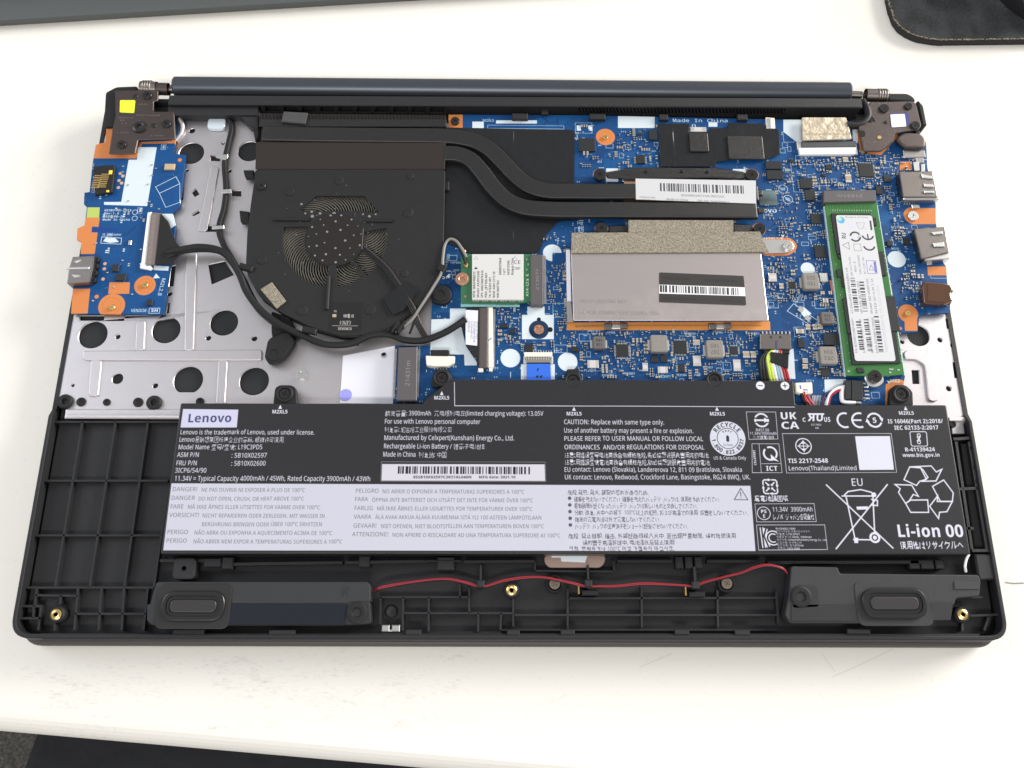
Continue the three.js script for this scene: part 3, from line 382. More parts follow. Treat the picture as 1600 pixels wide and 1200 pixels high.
  // white printed areas
  P([[-34.06, -11.11], [-26.38, -11.45], [-26.49, -16.06], [-19.83, -16.12], [-19.7, -9.49], [-21.24, -6.62], [-19.52, 0.72], [-14.95, 7.68], [-14.93, 9.07], [-19.89, 9.1], [-20.24, 4.37], [-34.11, 4.47]]);
  for (const [a, b, R] of [[16.56, -42.21, 4], [-1.23, 5.78, 4.05], [22.2, 7.29, 4.05], [125.38, -35.6, 3], [164.19, -40.46, 3.9]]) dot(g, a, b, R, W);
  P([[16.56, -42.21], [20.94, -42.25], [20.86, -37.41], [16.5, -37.37]], '#0c4072');
  P([[5.8, -17.18], [13.02, -17.24], [12.98, -13.48], [16.85, -13.5], [16.7, -2.64], [3.5, -2.54], [3.52, -13.4], [5.79, -13.42]]); { const [a, b] = [10.53, -6.86]; dot(g, a, b, 4.15, '#14304f'); } { const [a, b] = [10.57, -11.44]; dot(g, a, b, 0.85, '#101418'); } { const [a, b] = [15.17, -6.89]; dot(g, a, b, 1.1, '#101418'); }
  for (const q of [[[-7.97, -108.27], [10.5, -108.49], [10.49, -106.79], [-7.96, -106.58]], [[47.17, -111.12], [63.87, -111.32], [63.55, -105.04], [46.94, -104.85]], [[-18.62, -107.47], [-13.44, -107.53], [-13.39, -103.49], [-18.56, -103.43]], [[122.25, -110.13], [130.82, -111.25], [129.47, -98.41], [128.47, -97.06], [121.62, -103.69]], [[88.08, -108.37], [92.15, -108.42], [91.97, -106.05], [87.92, -106]], [[153.37, -109.47], [156.2, -108.82], [154.56, -98.02], [152.62, -98.66]], [[106.63, 0.97], [115.65, 0.91], [115.11, 14.02], [105.4, 14.09]], [[126.89, 14.23], [135.86, 13.89], [135.39, 17.75], [129.8, 20.79], [126.44, 20.54]], [[40.92, -83.92], [46.31, -83.98], [46.06, -77.18], [40.69, -77.12]], [[97.2, -84.19], [102.9, -84.25], [102.36, -77.76], [96.69, -77.7]], [[3.08, 8.39], [6.22, 8.37], [5.67, 15], [3.07, 15.02]], [[13.81, 8.32], [16.95, 8.3], [16.85, 14.93], [13.73, 14.95]]]) P(q);
  // slanted fuse pads
  for (const q of [[[117.71, -19.37], [127.62, -11.31], [124.2, -9.41], [114.67, -15.99]]]) linePoly(g, q, W, 0.25); P([[119.31, -16.61], [121.88, -17.94], [124.79, -14.91], [121.88, -12.85]]);
  // silk screen: outlines round the parts
  for (const a of [[5.45, -104.88, 34.25, 1.68], [31.5, -104.68, 7.5, 5.39], [165.54, -87.21, 4.02, 3.29], [130.67, -79.87, 14.81, 13.95], [134.8, -72.32, 7.64, 7.69], [19.55, -15.56, 6.15, 6.38], [0.05, -23.13, 6.72, 6.75], [109.05, -19.16, 4.32, 3.51], [118.96, -6.65, 4.54, 4.29], [128.79, -19.46, 4.33, 4.39], [133.16, -19.78, 4.33, 4.4], [6.51, 1.66, 4.73, 3.93], [19.41, 1.57, 5.27, 3.37], [29.41, -3.44, 4.5, 3.12], [71.93, -0.92, 6.62, 7.07], [45.48, 2.09, 5.27, 7.03], [-25.69, -39.42, 3.26, 2.41], [123.67, -101.03, 4.63, 5.37], [-19.5, -42.95, 2.18, 3.94], [93.4, 13.61, 15.72, 2.76], [87.49, 8.66, 3.16, 3.34]]) frame(...a);
  for (const [a, b, c, d, n, v] of [[28.36, -105.99, 1.1, 1.9, 4, 1], [33.56, -106.05, 1.1, 1.9, 4, 1], [-3.05, -25.89, 1.9, 1.2, 4, 0], [-3.04, -21.49, 1.9, 1.2, 4, 0]]) for (let k = 0; k < n; k++) { g.fillStyle = W; g.fillRect(a + (v ? 0 : k * c * 0.8), b + (v ? k * c * 0.62 : 0), v ? 1.9 : 0.7, v ? 0.7 : 1.7); }
  // writing
  g.fillStyle = W;
  for (const [s, a, b] of silkLabels) text(g, s, a - s.length * 0.42, b, a + s.length * 0.42, b, 0.85);
  text(g, 'Made In China', 71.84, -108.35, 97.09, -108.47, 1.7, { font: 'monospace' }); text(g, 'M2XL5', -14.01, -107.52, -8.83, -107.58, 1.3); text(g, 'M2XL2.8', 107.67, -48.67, 116.27, -48.9, 1.7); text(g, 'LENOVO', 103.04, -62.47, 114.95, -62.58, 1.7, { weight: 'bold' });
  text(g, 'GE4B', 30.2, -51.81, 30.11, -59.26, 1.9, { font: 'monospace' }); text(g, 'M2XL3', 153.8, 15.29, 157.74, 15.27, 1.35, { weight: 'bold' }); text(g, 'MAIN BOARD', -28.52, -32.8, -27.1, -41.22, 1.2); text(g, '.0', 79.2, -105.56, 82.39, -105.6, 1.6);
  for (const [a, b, s] of [[118.6, -74.22, 'HF'], [120.22, -69.13, 'Pb']]) { ring(g, a, b, 2.05, W, 0.22); text(g, s, a - 1.1, b + 0.7, a + 1.1, b + 0.7, 1.5); } { const [a, b] = [120.22, -69.13]; g.strokeStyle = W; g.lineWidth = 0.22; g.beginPath(); g.moveTo(a - 1.4, b - 1.4); g.lineTo(a + 1.4, b + 1.4); g.stroke(); }
  P([[-28.46, -30.71], [-26.88, -32.22], [-27.09, -29.84]]); P([[152.35, 14.34], [153.86, 14.88], [153.2, 15.85]]); P([[115.4, -51.36], [117.13, -52], [116.42, -50.45]]);
});
const [iox0, ioz0] = [-198.62, -105.38], [iox1, ioz1] = [-133.9, -10.64];
const ioTex = sheetTex(iox0, ioz0, iox1, ioz1, 900, (g) => {
  g.fillStyle = '#0b447a'; g.fillRect(iox0, ioz0, iox1 - iox0, ioz1 - ioz0);
  traces(g, iox0, ioz0, iox1, ioz1, 90, 15, ['#083766', '#144f85', '#0f497f'], 0.14); speckle(g, iox0, ioz0, iox1, ioz1, 2600, 19, 0.25, 0.14, 0.08);
  const W = SILK, P = (q, c = W) => fillPoly(g, q, c);
  const r = rng(77); for (let i = 0; i < 46; i++) { const x = iox0 + 8 + r() * 36, z = ioz0 + 8 + r() * 68; g.fillStyle = r() < 0.5 ? W : '#b9b09c'; const k = r(); g.fillRect(x, z, 0.9, 0.5); g.fillRect(x, z + 0.9, 0.9, 0.5); if (k < 0.3) linePoly(g, rect(x + 0.4, z + 0.7, 2, 2.6), W, 0.15); }
  P([[-186.71, -105.52], [-177.62, -105.63], [-177.29, -103.29], [-178.6, -89.07], [-167.34, -88.86], [-166.51, -95.11], [-151.64, -95.93], [-151.77, -96.92], [-150.07, -96.94], [-149.79, -94.63], [-164.68, -94.14], [-166.21, -86.76], [-186.62, -86.54], [-187.71, -93.55]], '#c57a45');
  P([[-166.15, -92.48], [-157.99, -92.57], [-158.27, -63.07], [-176.89, -63.51], [-177.1, -64.92], [-169.68, -64.99], [-169.47, -86.07], [-165.84, -86.11]]); P([[-183.69, -62.2], [-178.48, -62.25], [-178.01, -57.28], [-183.46, -57.23]], '#a9b95e'); P([[-190.28, -57.16], [-177.73, -57.28], [-177.27, -39.9], [-187.48, -39.81]], '#c57a45'); P([[-180.35, -52.94], [-169.06, -52.12], [-169.03, -49.98], [-180.19, -50.18]], '#123c7c');
  P([[-185.43, -23.83], [-176.69, -23.9], [-176, -12.61], [-183.61, -12.55]], '#c57a45'); P([[-169.16, -26.89], [-160.64, -26.96], [-160.17, -21.69], [-168.91, -21.62]], '#c57a45');
  for (const [a, b, R] of [[-166.65, -16.14, 5.5], [-154.19, -25.54, 4.45]]) { dot(g, a, b, R, '#c57a45'); ring(g, a, b, R * 0.68, '#b56d3c', 0.25); } dot(g, -173.48, -20.28, 0.9, '#c57a45'); dot(g, -147.06, -86.15, 0.9, '#c57a45');
  linePoly(g, [[-155.94, -72.55], [-147.7, -77.75], [-145.61, -74.25], [-153.87, -69.4]], W, 0.25); linePoly(g, [[-153.87, -69.4], [-145.61, -74.25], [-144.49, -65.09], [-150.23, -62.52]], W, 0.22); P([[-151.8, -34.73], [-145.33, -34.49], [-145.33, -32.41], [-151.53, -32.65]]); P([[-151.75, -59.39], [-146.27, -59.44], [-145.03, -53.88], [-146.99, -52.02]]);
  g.fillStyle = W;
  for (const [s, a, b, c, d] of [['GE3B2 NS-D013', -176.29, -60.4, -164.79, -60.51], ['Rev:1.0', -176.34, -58.91, -169.77, -58.91], ['2020-08-26', -176.25, -57.39, -167.37, -57.47], ['Made In China', -176.43, -55.9, -164.71, -56.01], ['UL indicator', -175.36, -48.76, -167.23, -48.77]]) text(g, s, a, b, c, d, 0.95, { font: 'monospace', weight: 'bold' });
  text(g, 'VENDOR :', -158.36, -13.46, -151.12, -13.52, 1.4); text(g, 'SH', -150.2, -13.53, -147.17, -13.55, 1.4, { weight: 'bold' }); linePoly(g, [[-150.96, -15.25], [-146.61, -15.28], [-146.57, -12.98], [-150.92, -12.95]], W, 0.2); text(g, 'M2L2.8', -147.46, -29.13, -147.33, -20.92, 1.5, { turn: Math.PI / 2 + 0.1 });
  linePoly(g, [[-175.54, -48.09], [-167.05, -47.55], [-166.91, -44.67], [-175.48, -45.05]], W, 0.25); P([[-173.84, -47.64], [-169.76, -47.53], [-167.87, -45.72], [-171.59, -45.23], [-174.68, -45.96]], W); P([[-150.26, -31.18], [-148.37, -28.98], [-151.29, -28.8]]); ring(g, -163.08, -60.06, 1.1, W, 0.22); ring(g, -162.81, -57.11, 1.1, W, 0.22);
  for (let i = 0; i < 8; i++) dot(g, ...[[-172.11, -79.1], [-170.82, -77.83], [-172.16, -75.57], [-170.87, -74.31], [-171.94, -72.07], [-172.3, -35.45], [-172.21, -33.07], [-172.04, -28.34]][i], 0.75, '#c9a184');
});

// ---------- materials ----------
const scratchTex = canvasTex(1024, 1024, (g) => {   // rolled sheet metal: fine streaks, scuffs and finger marks in the gloss
  g.fillStyle = 'rgb(0,150,0)'; g.fillRect(0, 0, 1024, 1024); const r = rng(404);
  for (let i = 0; i < 2600; i++) { const x = r() * 1024, y = r() * 1024, L = 8 + r() * 90; g.strokeStyle = `rgba(0,${r() < 0.5 ? 110 : 200},0,${0.04 + r() * 0.12})`; g.lineWidth = 0.6 + r() * 1.6; g.beginPath(); g.moveTo(x, y); g.lineTo(x + L, y + (r() - 0.5) * 4); g.stroke(); }
  for (let i = 0; i < 40; i++) { const x = r() * 1024, y = r() * 1024; for (let k = 0; k < 26; k++) { g.fillStyle = `rgba(0,${r() < 0.4 ? 100 : 215},0,0.05)`; g.beginPath(); g.ellipse(x + (r() - 0.5) * 90, y + (r() - 0.5) * 70, 4 + r() * 22, 3 + r() * 12, r() * 3, 0, 7); g.fill(); } }
}, false);
const M = {
  caseBlack: std([0.01872, 0.01872, 0.02059], 0.5, 0, { bumpMap: withRepeat(grainTex, 260), bumpScale: 0.00003 }),
  trayBlack: std([0.01966, 0.01966, 0.02153], 0.48, 0, { bumpMap: withRepeat(grainTex, 240), bumpScale: 0.00004 }),
  lidBlack: std([0.06, 0.055, 0.052], 0.42),
  barBlack: std([0.07, 0.078, 0.094], 0.38, 0.6),
  rubber: std([0.0131, 0.0131, 0.01404], 0.62),
  plate: std([0.6, 0.57, 0.58], 0.75, 1, { roughnessMap: withRepeat(scratchTex, 7), bumpMap: withRepeat(grainTex, 300), bumpScale: 0.00001 }),
  deepBlack: std([0.02059, 0.02153, 0.0234], 0.75),
  hinge: std([0.085, 0.068, 0.064], 0.4, 0.8, { bumpMap: withRepeat(grainTex, 300), bumpScale: 0.00002 }),
  steel: std([0.6, 0.57, 0.54], 0.28, 1),
  tin: std([0.66, 0.66, 0.64], 0.35, 1),
  portSteel: std([0.25, 0.225, 0.21], 0.34, 1, { bumpMap: withRepeat(grainTex, 300), bumpScale: 0.00001 }),
  brass: std([0.7, 0.5, 0.2], 0.3, 1),
  copper: std([0.72, 0.42, 0.28], 0.35, 1),
  gold: std([0.75, 0.52, 0.2], 0.35, 1),
  blackScrew: std([0.0216, 0.02016, 0.02016], 0.3, 0.3),
  bronzeScrew: std([0.3, 0.24, 0.19], 0.35, 0.9),
  pcbEdge: std([0.03, 0.09, 0.17], 0.6),
  board: std([1, 1, 1], 0.55, 0, { specularIntensity: 0.5, map: boardTex }),
  ioBoard: std([1, 1, 1], 0.55, 0, { specularIntensity: 0.5, map: ioTex }),
  chip: std([0.0216, 0.02304, 0.0252], 0.45),
  chipGrey: std([0.06, 0.06, 0.062], 0.5),
  inductor: std([0.27, 0.25, 0.24], 0.7, 0, { bumpMap: withRepeat(grainTex, 300), bumpScale: 0.00004 }),
  inductorDark: std([0.12, 0.11, 0.11], 0.7, 0, { bumpMap: withRepeat(grainTex, 300), bumpScale: 0.00004 }),
  slot: std([0.075, 0.07, 0.072], 0.5),
  cream: std([0.74, 0.69, 0.6], 0.5),
  white: std([0.78, 0.78, 0.8], 0.5),
  mylar: std([0.7, 0.7, 0.76], 0.4),
  sheet: std([0.0144, 0.01512, 0.01656], 0.33, 0, { bumpMap: withRepeat(softTex, 14), bumpScale: 0.0012 }),
  pipe: std([0.011, 0.0105, 0.0105], 0.36, 0, { bumpMap: withRepeat(grainTex, 220), bumpScale: 0.00003 }),
  brownPlate: std([0.02304, 0.01728, 0.01512], 0.5, 0, { bumpMap: withRepeat(grainTex, 220), bumpScale: 0.00003 }),
  fan: std([0.01368, 0.01368, 0.0144], 0.46, 0, { bumpMap: withRepeat(grainTex, 220), bumpScale: 0.00004 }),
  blade: std([0.1, 0.093, 0.08], 0.4),
  hub: std([0.01728, 0.0144, 0.0144], 0.45),
  foam: std([0.8, 0.77, 0.7], 0.9, 0, { map: noiseTex(128, (x, y) => { const r = rng(x * 131 + y * 7919)(); const v = 0.28 + 0.62 * r; return [v, v * 0.96, v * 0.89]; }, true), bumpMap: withRepeat(grainTex, 1), bumpScale: 0.0002 }),
  wire: std([0.01152, 0.01152, 0.01224], 0.55),
  greyWire: std([0.2, 0.19, 0.18], 0.5),
  redWire: std([0.34, 0.012, 0.024], 0.4),
  ssdGreen: std([0.05, 0.2, 0.055], 0.45),
  yellow: std([0.78, 0.85, 0.04], 0.55),
  blueTape: std([0.02, 0.12, 0.6], 0.5),
  kapton: std([0.075, 0.028, 0.006], 0.15, 0.1, { clearcoat: 1, clearcoatRoughness: 0.12 }),
  tapeGold: std([0.5, 0.43, 0.32], 0.5, 0.3, { bumpMap: withRepeat(softTex, 60), bumpScale: 0.0012 }),
};
for (const k of ['foam']) for (const m of ['map', 'bumpMap']) { M[k][m].repeat.set(60, 60); }

for (const k of ['caseBlack', 'trayBlack', 'rubber', 'deepBlack', 'brownPlate', 'fan', 'hub', 'wire', 'chip', 'sheet']) M[k].specularIntensity = 0.55;

// ---------- desk, floor and what stands round the laptop ----------
const deskTex = sheetTex(-300, -230, 320, 170, 2048, (g) => {
  g.fillStyle = '#e3e0d8'; g.fillRect(-300, -230, 620, 400);
  const r = rng(90);
  speckle(g, -300, -230, 320, 170, 26000, 91, 0.9, 0.018, 0.05);
  for (let k = 0; k < 60; k++) { const x0 = -190 + r() * 170, z0 = 122 + r() * 30, n = 12 + r() * 30, s = 2 + r() * 7; for (let i = 0; i < n; i++) { const x = x0 + (r() + r() - 1) * s * 2, z = z0 + (r() + r() - 1) * s * 0.7, L = 0.3 + r() * 2.2; g.strokeStyle = `rgba(${110 + r() * 40},${100 + r() * 30},${92 + r() * 50},${0.02 + r() * 0.07})`; g.lineWidth = 0.15 + r() * 0.5; g.beginPath(); g.moveTo(x, z); g.lineTo(x + L, z + (r() - 0.5) * 0.5); g.stroke(); } }
  for (let i = 0; i < 14; i++) { const x = -150 + r() * 330, z = 119 + r() * 32, a = r() * 3.1, L = 2 + r() * 14; g.strokeStyle = `rgba(90,80,70,${0.05 + r() * 0.12})`; g.lineWidth = 0.14 + r() * 0.12; g.beginPath(); g.moveTo(x, z); g.quadraticCurveTo(x + Math.cos(a) * L * 0.5 + r(), z + Math.sin(a) * L * 0.5, x + Math.cos(a) * L, z + Math.sin(a) * L * 0.6); g.stroke(); }
  g.strokeStyle = 'rgba(45,38,32,.8)'; g.lineWidth = 0.4; g.beginPath(); g.moveTo(193.59, 93.93); g.lineTo(196.79, 94.42); g.lineTo(201.15, 94.16); g.stroke();
  g.strokeStyle = 'rgba(90,80,70,.26)'; g.lineWidth = 0.2; g.beginPath(); g.moveTo(121.19, 129.35); g.lineTo(134.05, 124.24); g.lineTo(145.81, 119.08); g.moveTo(118.47, 121); g.lineTo(122.63, 127.5); g.moveTo(48.37, 125.78); g.lineTo(60.83, 120.88); g.stroke();
});
{
  const [ax, az] = [-188.32, 149.43], [bx, bz] = [-35.23, 161.71], k = (bz - az) / (bx - ax), Z = (x) => az + k * (x - ax);
  const prof = []; for (let i = 0; i <= 8; i++) { const a = (i / 8) * Math.PI * 0.5; prof.push([-9 + 9 * Math.sin(a), -9 + 9 * Math.cos(a)]); } prof.push([0, -26], [-3, -28]);
  // desk top with a rounded front edge, swept along the edge
  const pos = [], idx = [], xs = [-900, -600, -300, 0, 300, 600, 900], back = -620; const row = [[back, -28], [back, 0], ...prof.map(([o, y]) => [o, y])];
  const cols = [[0, 1], ...[]];
  const P = []; for (const x of xs) { const c = [[x, 0, back], ...prof.map(([o, y]) => [x, y, Z(x) + o])]; c.push([x, -28, back]); P.push(c); }
  for (let i = 0; i < xs.length - 1; i++) for (let j = 0; j < P[0].length; j++) { const j2 = (j + 1) % P[0].length, a = P[i][j], b = P[i + 1][j], c = P[i + 1][j2], d = P[i][j2]; pos.push(...a, ...c, ...b, ...a, ...d, ...c); }
  for (const c of [P[0], P[P.length - 1]]) for (let j = 1; j < c.length - 1; j++) pos.push(...c[0], ...c[j], ...c[j + 1]);
  const g = new THREE.BufferGeometry(); g.setAttribute('position', new THREE.BufferAttribute(new Float32Array(pos), 3)); g.computeVertexNormals();
  const desk = part('white_desk', g, std([1, 1, 1], 0.42, 0, { map: deskTex, bumpMap: withRepeat(softTex, 6), bumpScale: 0.0001 }));
  printed(desk, -300, -230, 320, 170);
  deskTex.wrapS = deskTex.wrapT = THREE.MirroredRepeatWrapping;
  addThing(desk, 'white_desk', 'scuffed off-white desk top with a rounded front edge, under the laptop', 'desk');
}
{
  const carpet = noiseTex(256, (x, y) => { const v = 0.2 + 0.22 * rgrain() + 0.12 * noise3.noise(x / 9, y / 9, 3); return [v, v * 0.98, v * 0.93]; }, true); carpet.repeat.set(9, 9);
  const f = part('floor', plain(0, 0, 3000, 3000, -740, -730), std([1, 1, 1], 0.95, 0, { map: carpet, bumpMap: withRepeat(grainTex, 12), bumpScale: 0.002 }));
  addThing(f, 'floor', 'grey flecked carpet below the desk edge', 'floor'); f.userData.kind = 'structure'; delete f.userData.category;
}
{ // seat below the front edge
  const c = new THREE.Group(); c.position.set(0, -0.55, 0.3);
  const [ux, uz] = [-227.98, 157.81], [vx, vz] = [-245.73, 172.35];
  const s = part('seat_cushion', slab(rnd([[ux + 4, uz - 60], [420, uz - 60], [420, uz + 380], [vx - 10, uz + 380], [vx - 4, vz + 20]], 60, 10), -190, -110, 30, [], 5), std([0.012, 0.013, 0.017], 0.9, 0, { bumpMap: withRepeat(softTex, 8), bumpScale: 0.004, sheen: 0.3 }), c);
  s.position.set(0, 0.55, -0.3);
  const post = part('post', [disc(120, 330, 30, -700, -192, 2), disc(120, 330, 240, -728, -700, 8)], M.rubber, c); post.position.set(0, 0.55, -0.3);
  addThing(c, 'chair', 'dark navy fabric chair seat seen below the desk edge', 'chair');
}
{ // grey cabinet edge at the back of the desk
  const c = new THREE.Group(); const [ax, az] = [-247.2, -166.18], [bx, bz] = [-25.9, -186.15], t = Math.atan2(bz - az, bx - ax), cx = (ax + bx) / 2, cz = (az + bz) / 2;
  c.position.set(cx * MM, 0, cz * MM); c.rotation.y = -t;
  part('base', slab(rrect(0, -110, 900, 220, 6), 0.5, 5, 1.5, [], 2), std([0.07, 0.077, 0.076], 0.55, 0, { bumpMap: withRepeat(grainTex, 60), bumpScale: 0.00008 }), c);
  part('upper_deck', slab(rrect(-180, -128, 420, 220, 8), 5, 12, 1, [], 2), std([0.03, 0.034, 0.04], 0.5), c);
  addThing(c, 'grey_panel', 'grey flat panel with a darker step along the back of the desk', 'panel');
}
{ // mouse pad and mouse, upper right corner
  const padTex = noiseTex(256, (x, y) => { const v = 0.17 + 0.1 * rgrain() + 0.1 * noise3.noise(x / 22, y / 22, 8); return [v, v * 1.04, v * 1.08]; }, true); padTex.repeat.set(9, 9);
  const pad = new THREE.Group(); const [cx, cz] = [221.98, -189.74]; pad.position.set(cx * MM, 0, cz * MM);
  const q = [[185.82, -209.28], [183.55, -185.55], [185.64, -170.98], [192.47, -164.27], [203.55, -161.42], [296.97, -164.18], [341.88, -364.5], [206.42, -361.56]].map(([x, z]) => [x - cx, z - cz]);
  const r = rng(61), o = rnd(q, 9, 8);
  const base = part('foam_base', slab(o.map(([x, z]) => [x + (r() - 0.5) * 0.25, z + (r() - 0.5) * 0.25]), 0.2, 3.6, 0.2), std([0.035, 0.034, 0.035], 0.95, 0, { bumpMap: withRepeat(grainTex, 120), bumpScale: 0.0006 }), pad);
  part('cloth_top', slab(o.map(([x, z]) => [x * 0.999 + 0.3, z - 0.5]), 3.6, 4.1, 0.15), std([1, 1, 1], 0.9, 0, { map: padTex, bumpMap: withRepeat(grainTex, 200), bumpScale: 0.0003 }), pad);
  const fray = []; const rr = rng(62);
  for (let i = 0; i < o.length; i++) { const [ax, az] = o[i], [bx, bz] = o[(i + 1) % o.length], L = Math.hypot(bx - ax, bz - az); if (L > 200) { if (bx < ax) continue; } for (let k = 0; k < L * 3; k++) { const t = rr(), x = ax + (bx - ax) * t, z = az + (bz - az) * t - 0.5; if (z < -60 || x > 130) continue; fray.push(tube([[x, 3.95, z], [x + (rr() - 0.5) * 0.9, 4.15 + rr() * 0.25, z + (rr() - 0.5) * 0.8], [x + (rr() - 0.5) * 1.8, 4 + rr() * 0.3, z + (rr() - 0.5) * 1.2]], 0.07, 4, 4)); } }
  stuff(part('frayed_edge', fray, std([0.42, 0.37, 0.28], 0.9), pad));
  addThing(pad, 'mouse_pad', 'black cloth mouse pad with a rounded corner and frayed edge', 'mouse pad');
  const m = new THREE.Group(); const [mx, mz] = [240.05, -175.58]; m.position.set((mx + 17) * MM, 4.3 * MM, (mz - 48) * MM);
  const sh = new THREE.SphereGeometry(1, 40, 24, 0, Math.PI * 2, 0, Math.PI / 2); sh.scale(29, 30, 52); const shp = sh.attributes.position; for (let i = 0; i < shp.count; i++) { const z = shp.getZ(i); shp.setX(i, shp.getX(i) * (1 - 0.12 * Math.abs(z / 52))); shp.setY(i, Math.pow(shp.getY(i) / 30, 0.8) * 30); } sh.computeVertexNormals();
  part('shell', sh, std([0.02, 0.02, 0.023], 0.18, 0.2, { clearcoat: 0.6, clearcoatRoughness: 0.1 }), m);
  part('sole', disc(0, 0, 26, -0.1, 0.6), M.rubber, m).scale.z = 1.7;
  addThing(m, 'computer_mouse', 'glossy dark computer mouse resting on the black mouse pad', 'mouse');
}

// ---------- the laptop: case ----------
const L = new THREE.Group();
L.position.set(0, 0, 0);
addThing(L, 'laptop', 'black laptop lying upside down with its bottom cover off, inner parts showing', 'laptop');
const sub = (name, geos, mat, parent, label) => part(name, geos, mat, parent, label);
function loftRing(hx0, hz0, cz, r, prof, top) {   // wall with the given profile ([outward offset, y]) round a rounded rectangle
  const pos = [], rings = prof.map(([o, y]) => { const q = rnd(rect(0, cz, 2 * (hx0 + o), 2 * (hz0 + o)), Math.max(1, r + o), 8); return q.flatMap(([x, z], i) => { const [x2, z2] = q[(i + 1) % q.length], n = Math.hypot(x2 - x, z2 - z) > 20 ? 60 : 1; return Array.from({ length: n }, (_, k) => { const px = x + ((x2 - x) * k) / n, pz = z + ((z2 - z) * k) / n; return [px, Math.min(y, top(px, pz)), pz]; }); }); });
  for (let i = 0; i < rings.length - 1; i++) for (let j = 0, n = rings[0].length; j < n; j++) { const a = rings[i][j], b = rings[i][(j + 1) % n], c = rings[i + 1][(j + 1) % n], d = rings[i + 1][j]; pos.push(...a, ...c, ...b, ...a, ...d, ...c); }
  const g = new THREE.BufferGeometry(); g.setAttribute('position', new THREE.BufferAttribute(new Float32Array(pos), 3)); g.computeVertexNormals(); return g;
}
const lid = part('lid', [slab(rrect(0, -0.8, 368, 239, 8, 0, 8), 0.9, 5.2, 1.6, [], 4)], M.lidBlack, L, 'screen lid lying face down under the base');
const RIM = 12.8;
const shell = part('base_shell', [loftRing(184.4, 117.6, -1.4, 7.5, [[-2.4, 5.6], [0, 5.7], [0.7, 6.4], [0.6, 8], [0.3, 10.2], [0.1, RIM - 0.4], [-0.3, RIM], [-1.2, RIM], [-1.5, RIM - 0.2], [-1.7, 8]], (x, z) => (z < [-179.57, 28.47][1] && (Math.abs(x) > 170 || z < -90) ? 10.3 : RIM)), slab(rrect(0, -1.4, 364, 231, 10), 5.9, 7.9, 0)], M.caseBlack, L, 'black plastic base with ribs along the palm rest');
// front ledge inside the rim and side ledges
sub('rim_ledge', [slab([[-173.81, 114.4], [174.11, 113.87], [172.76, 116.16], [-172.49, 116.65]], 8, 12.2, 0.3)], M.caseBlack, shell);
for (const [x, z, w] of [[20.18, 113.77, 5.21, 1.37], [62.54, 113.67, 5.47, 1.37], [-119.26, 113.85, 11.71, 1.36], [-85, 114, 9.86, 1.36], [-36.78, 113.89, 5.66, 1.36], [128.5, 113.19, 8.61, 1.6], [0.06, 113.93, 4.73, 1.14], [85.02, 113.74, 5.72, 1.14]]) sub('snap_hook', block(x, z, w, 1.9, 11, 12.9, 0.3), M.trayBlack, shell);
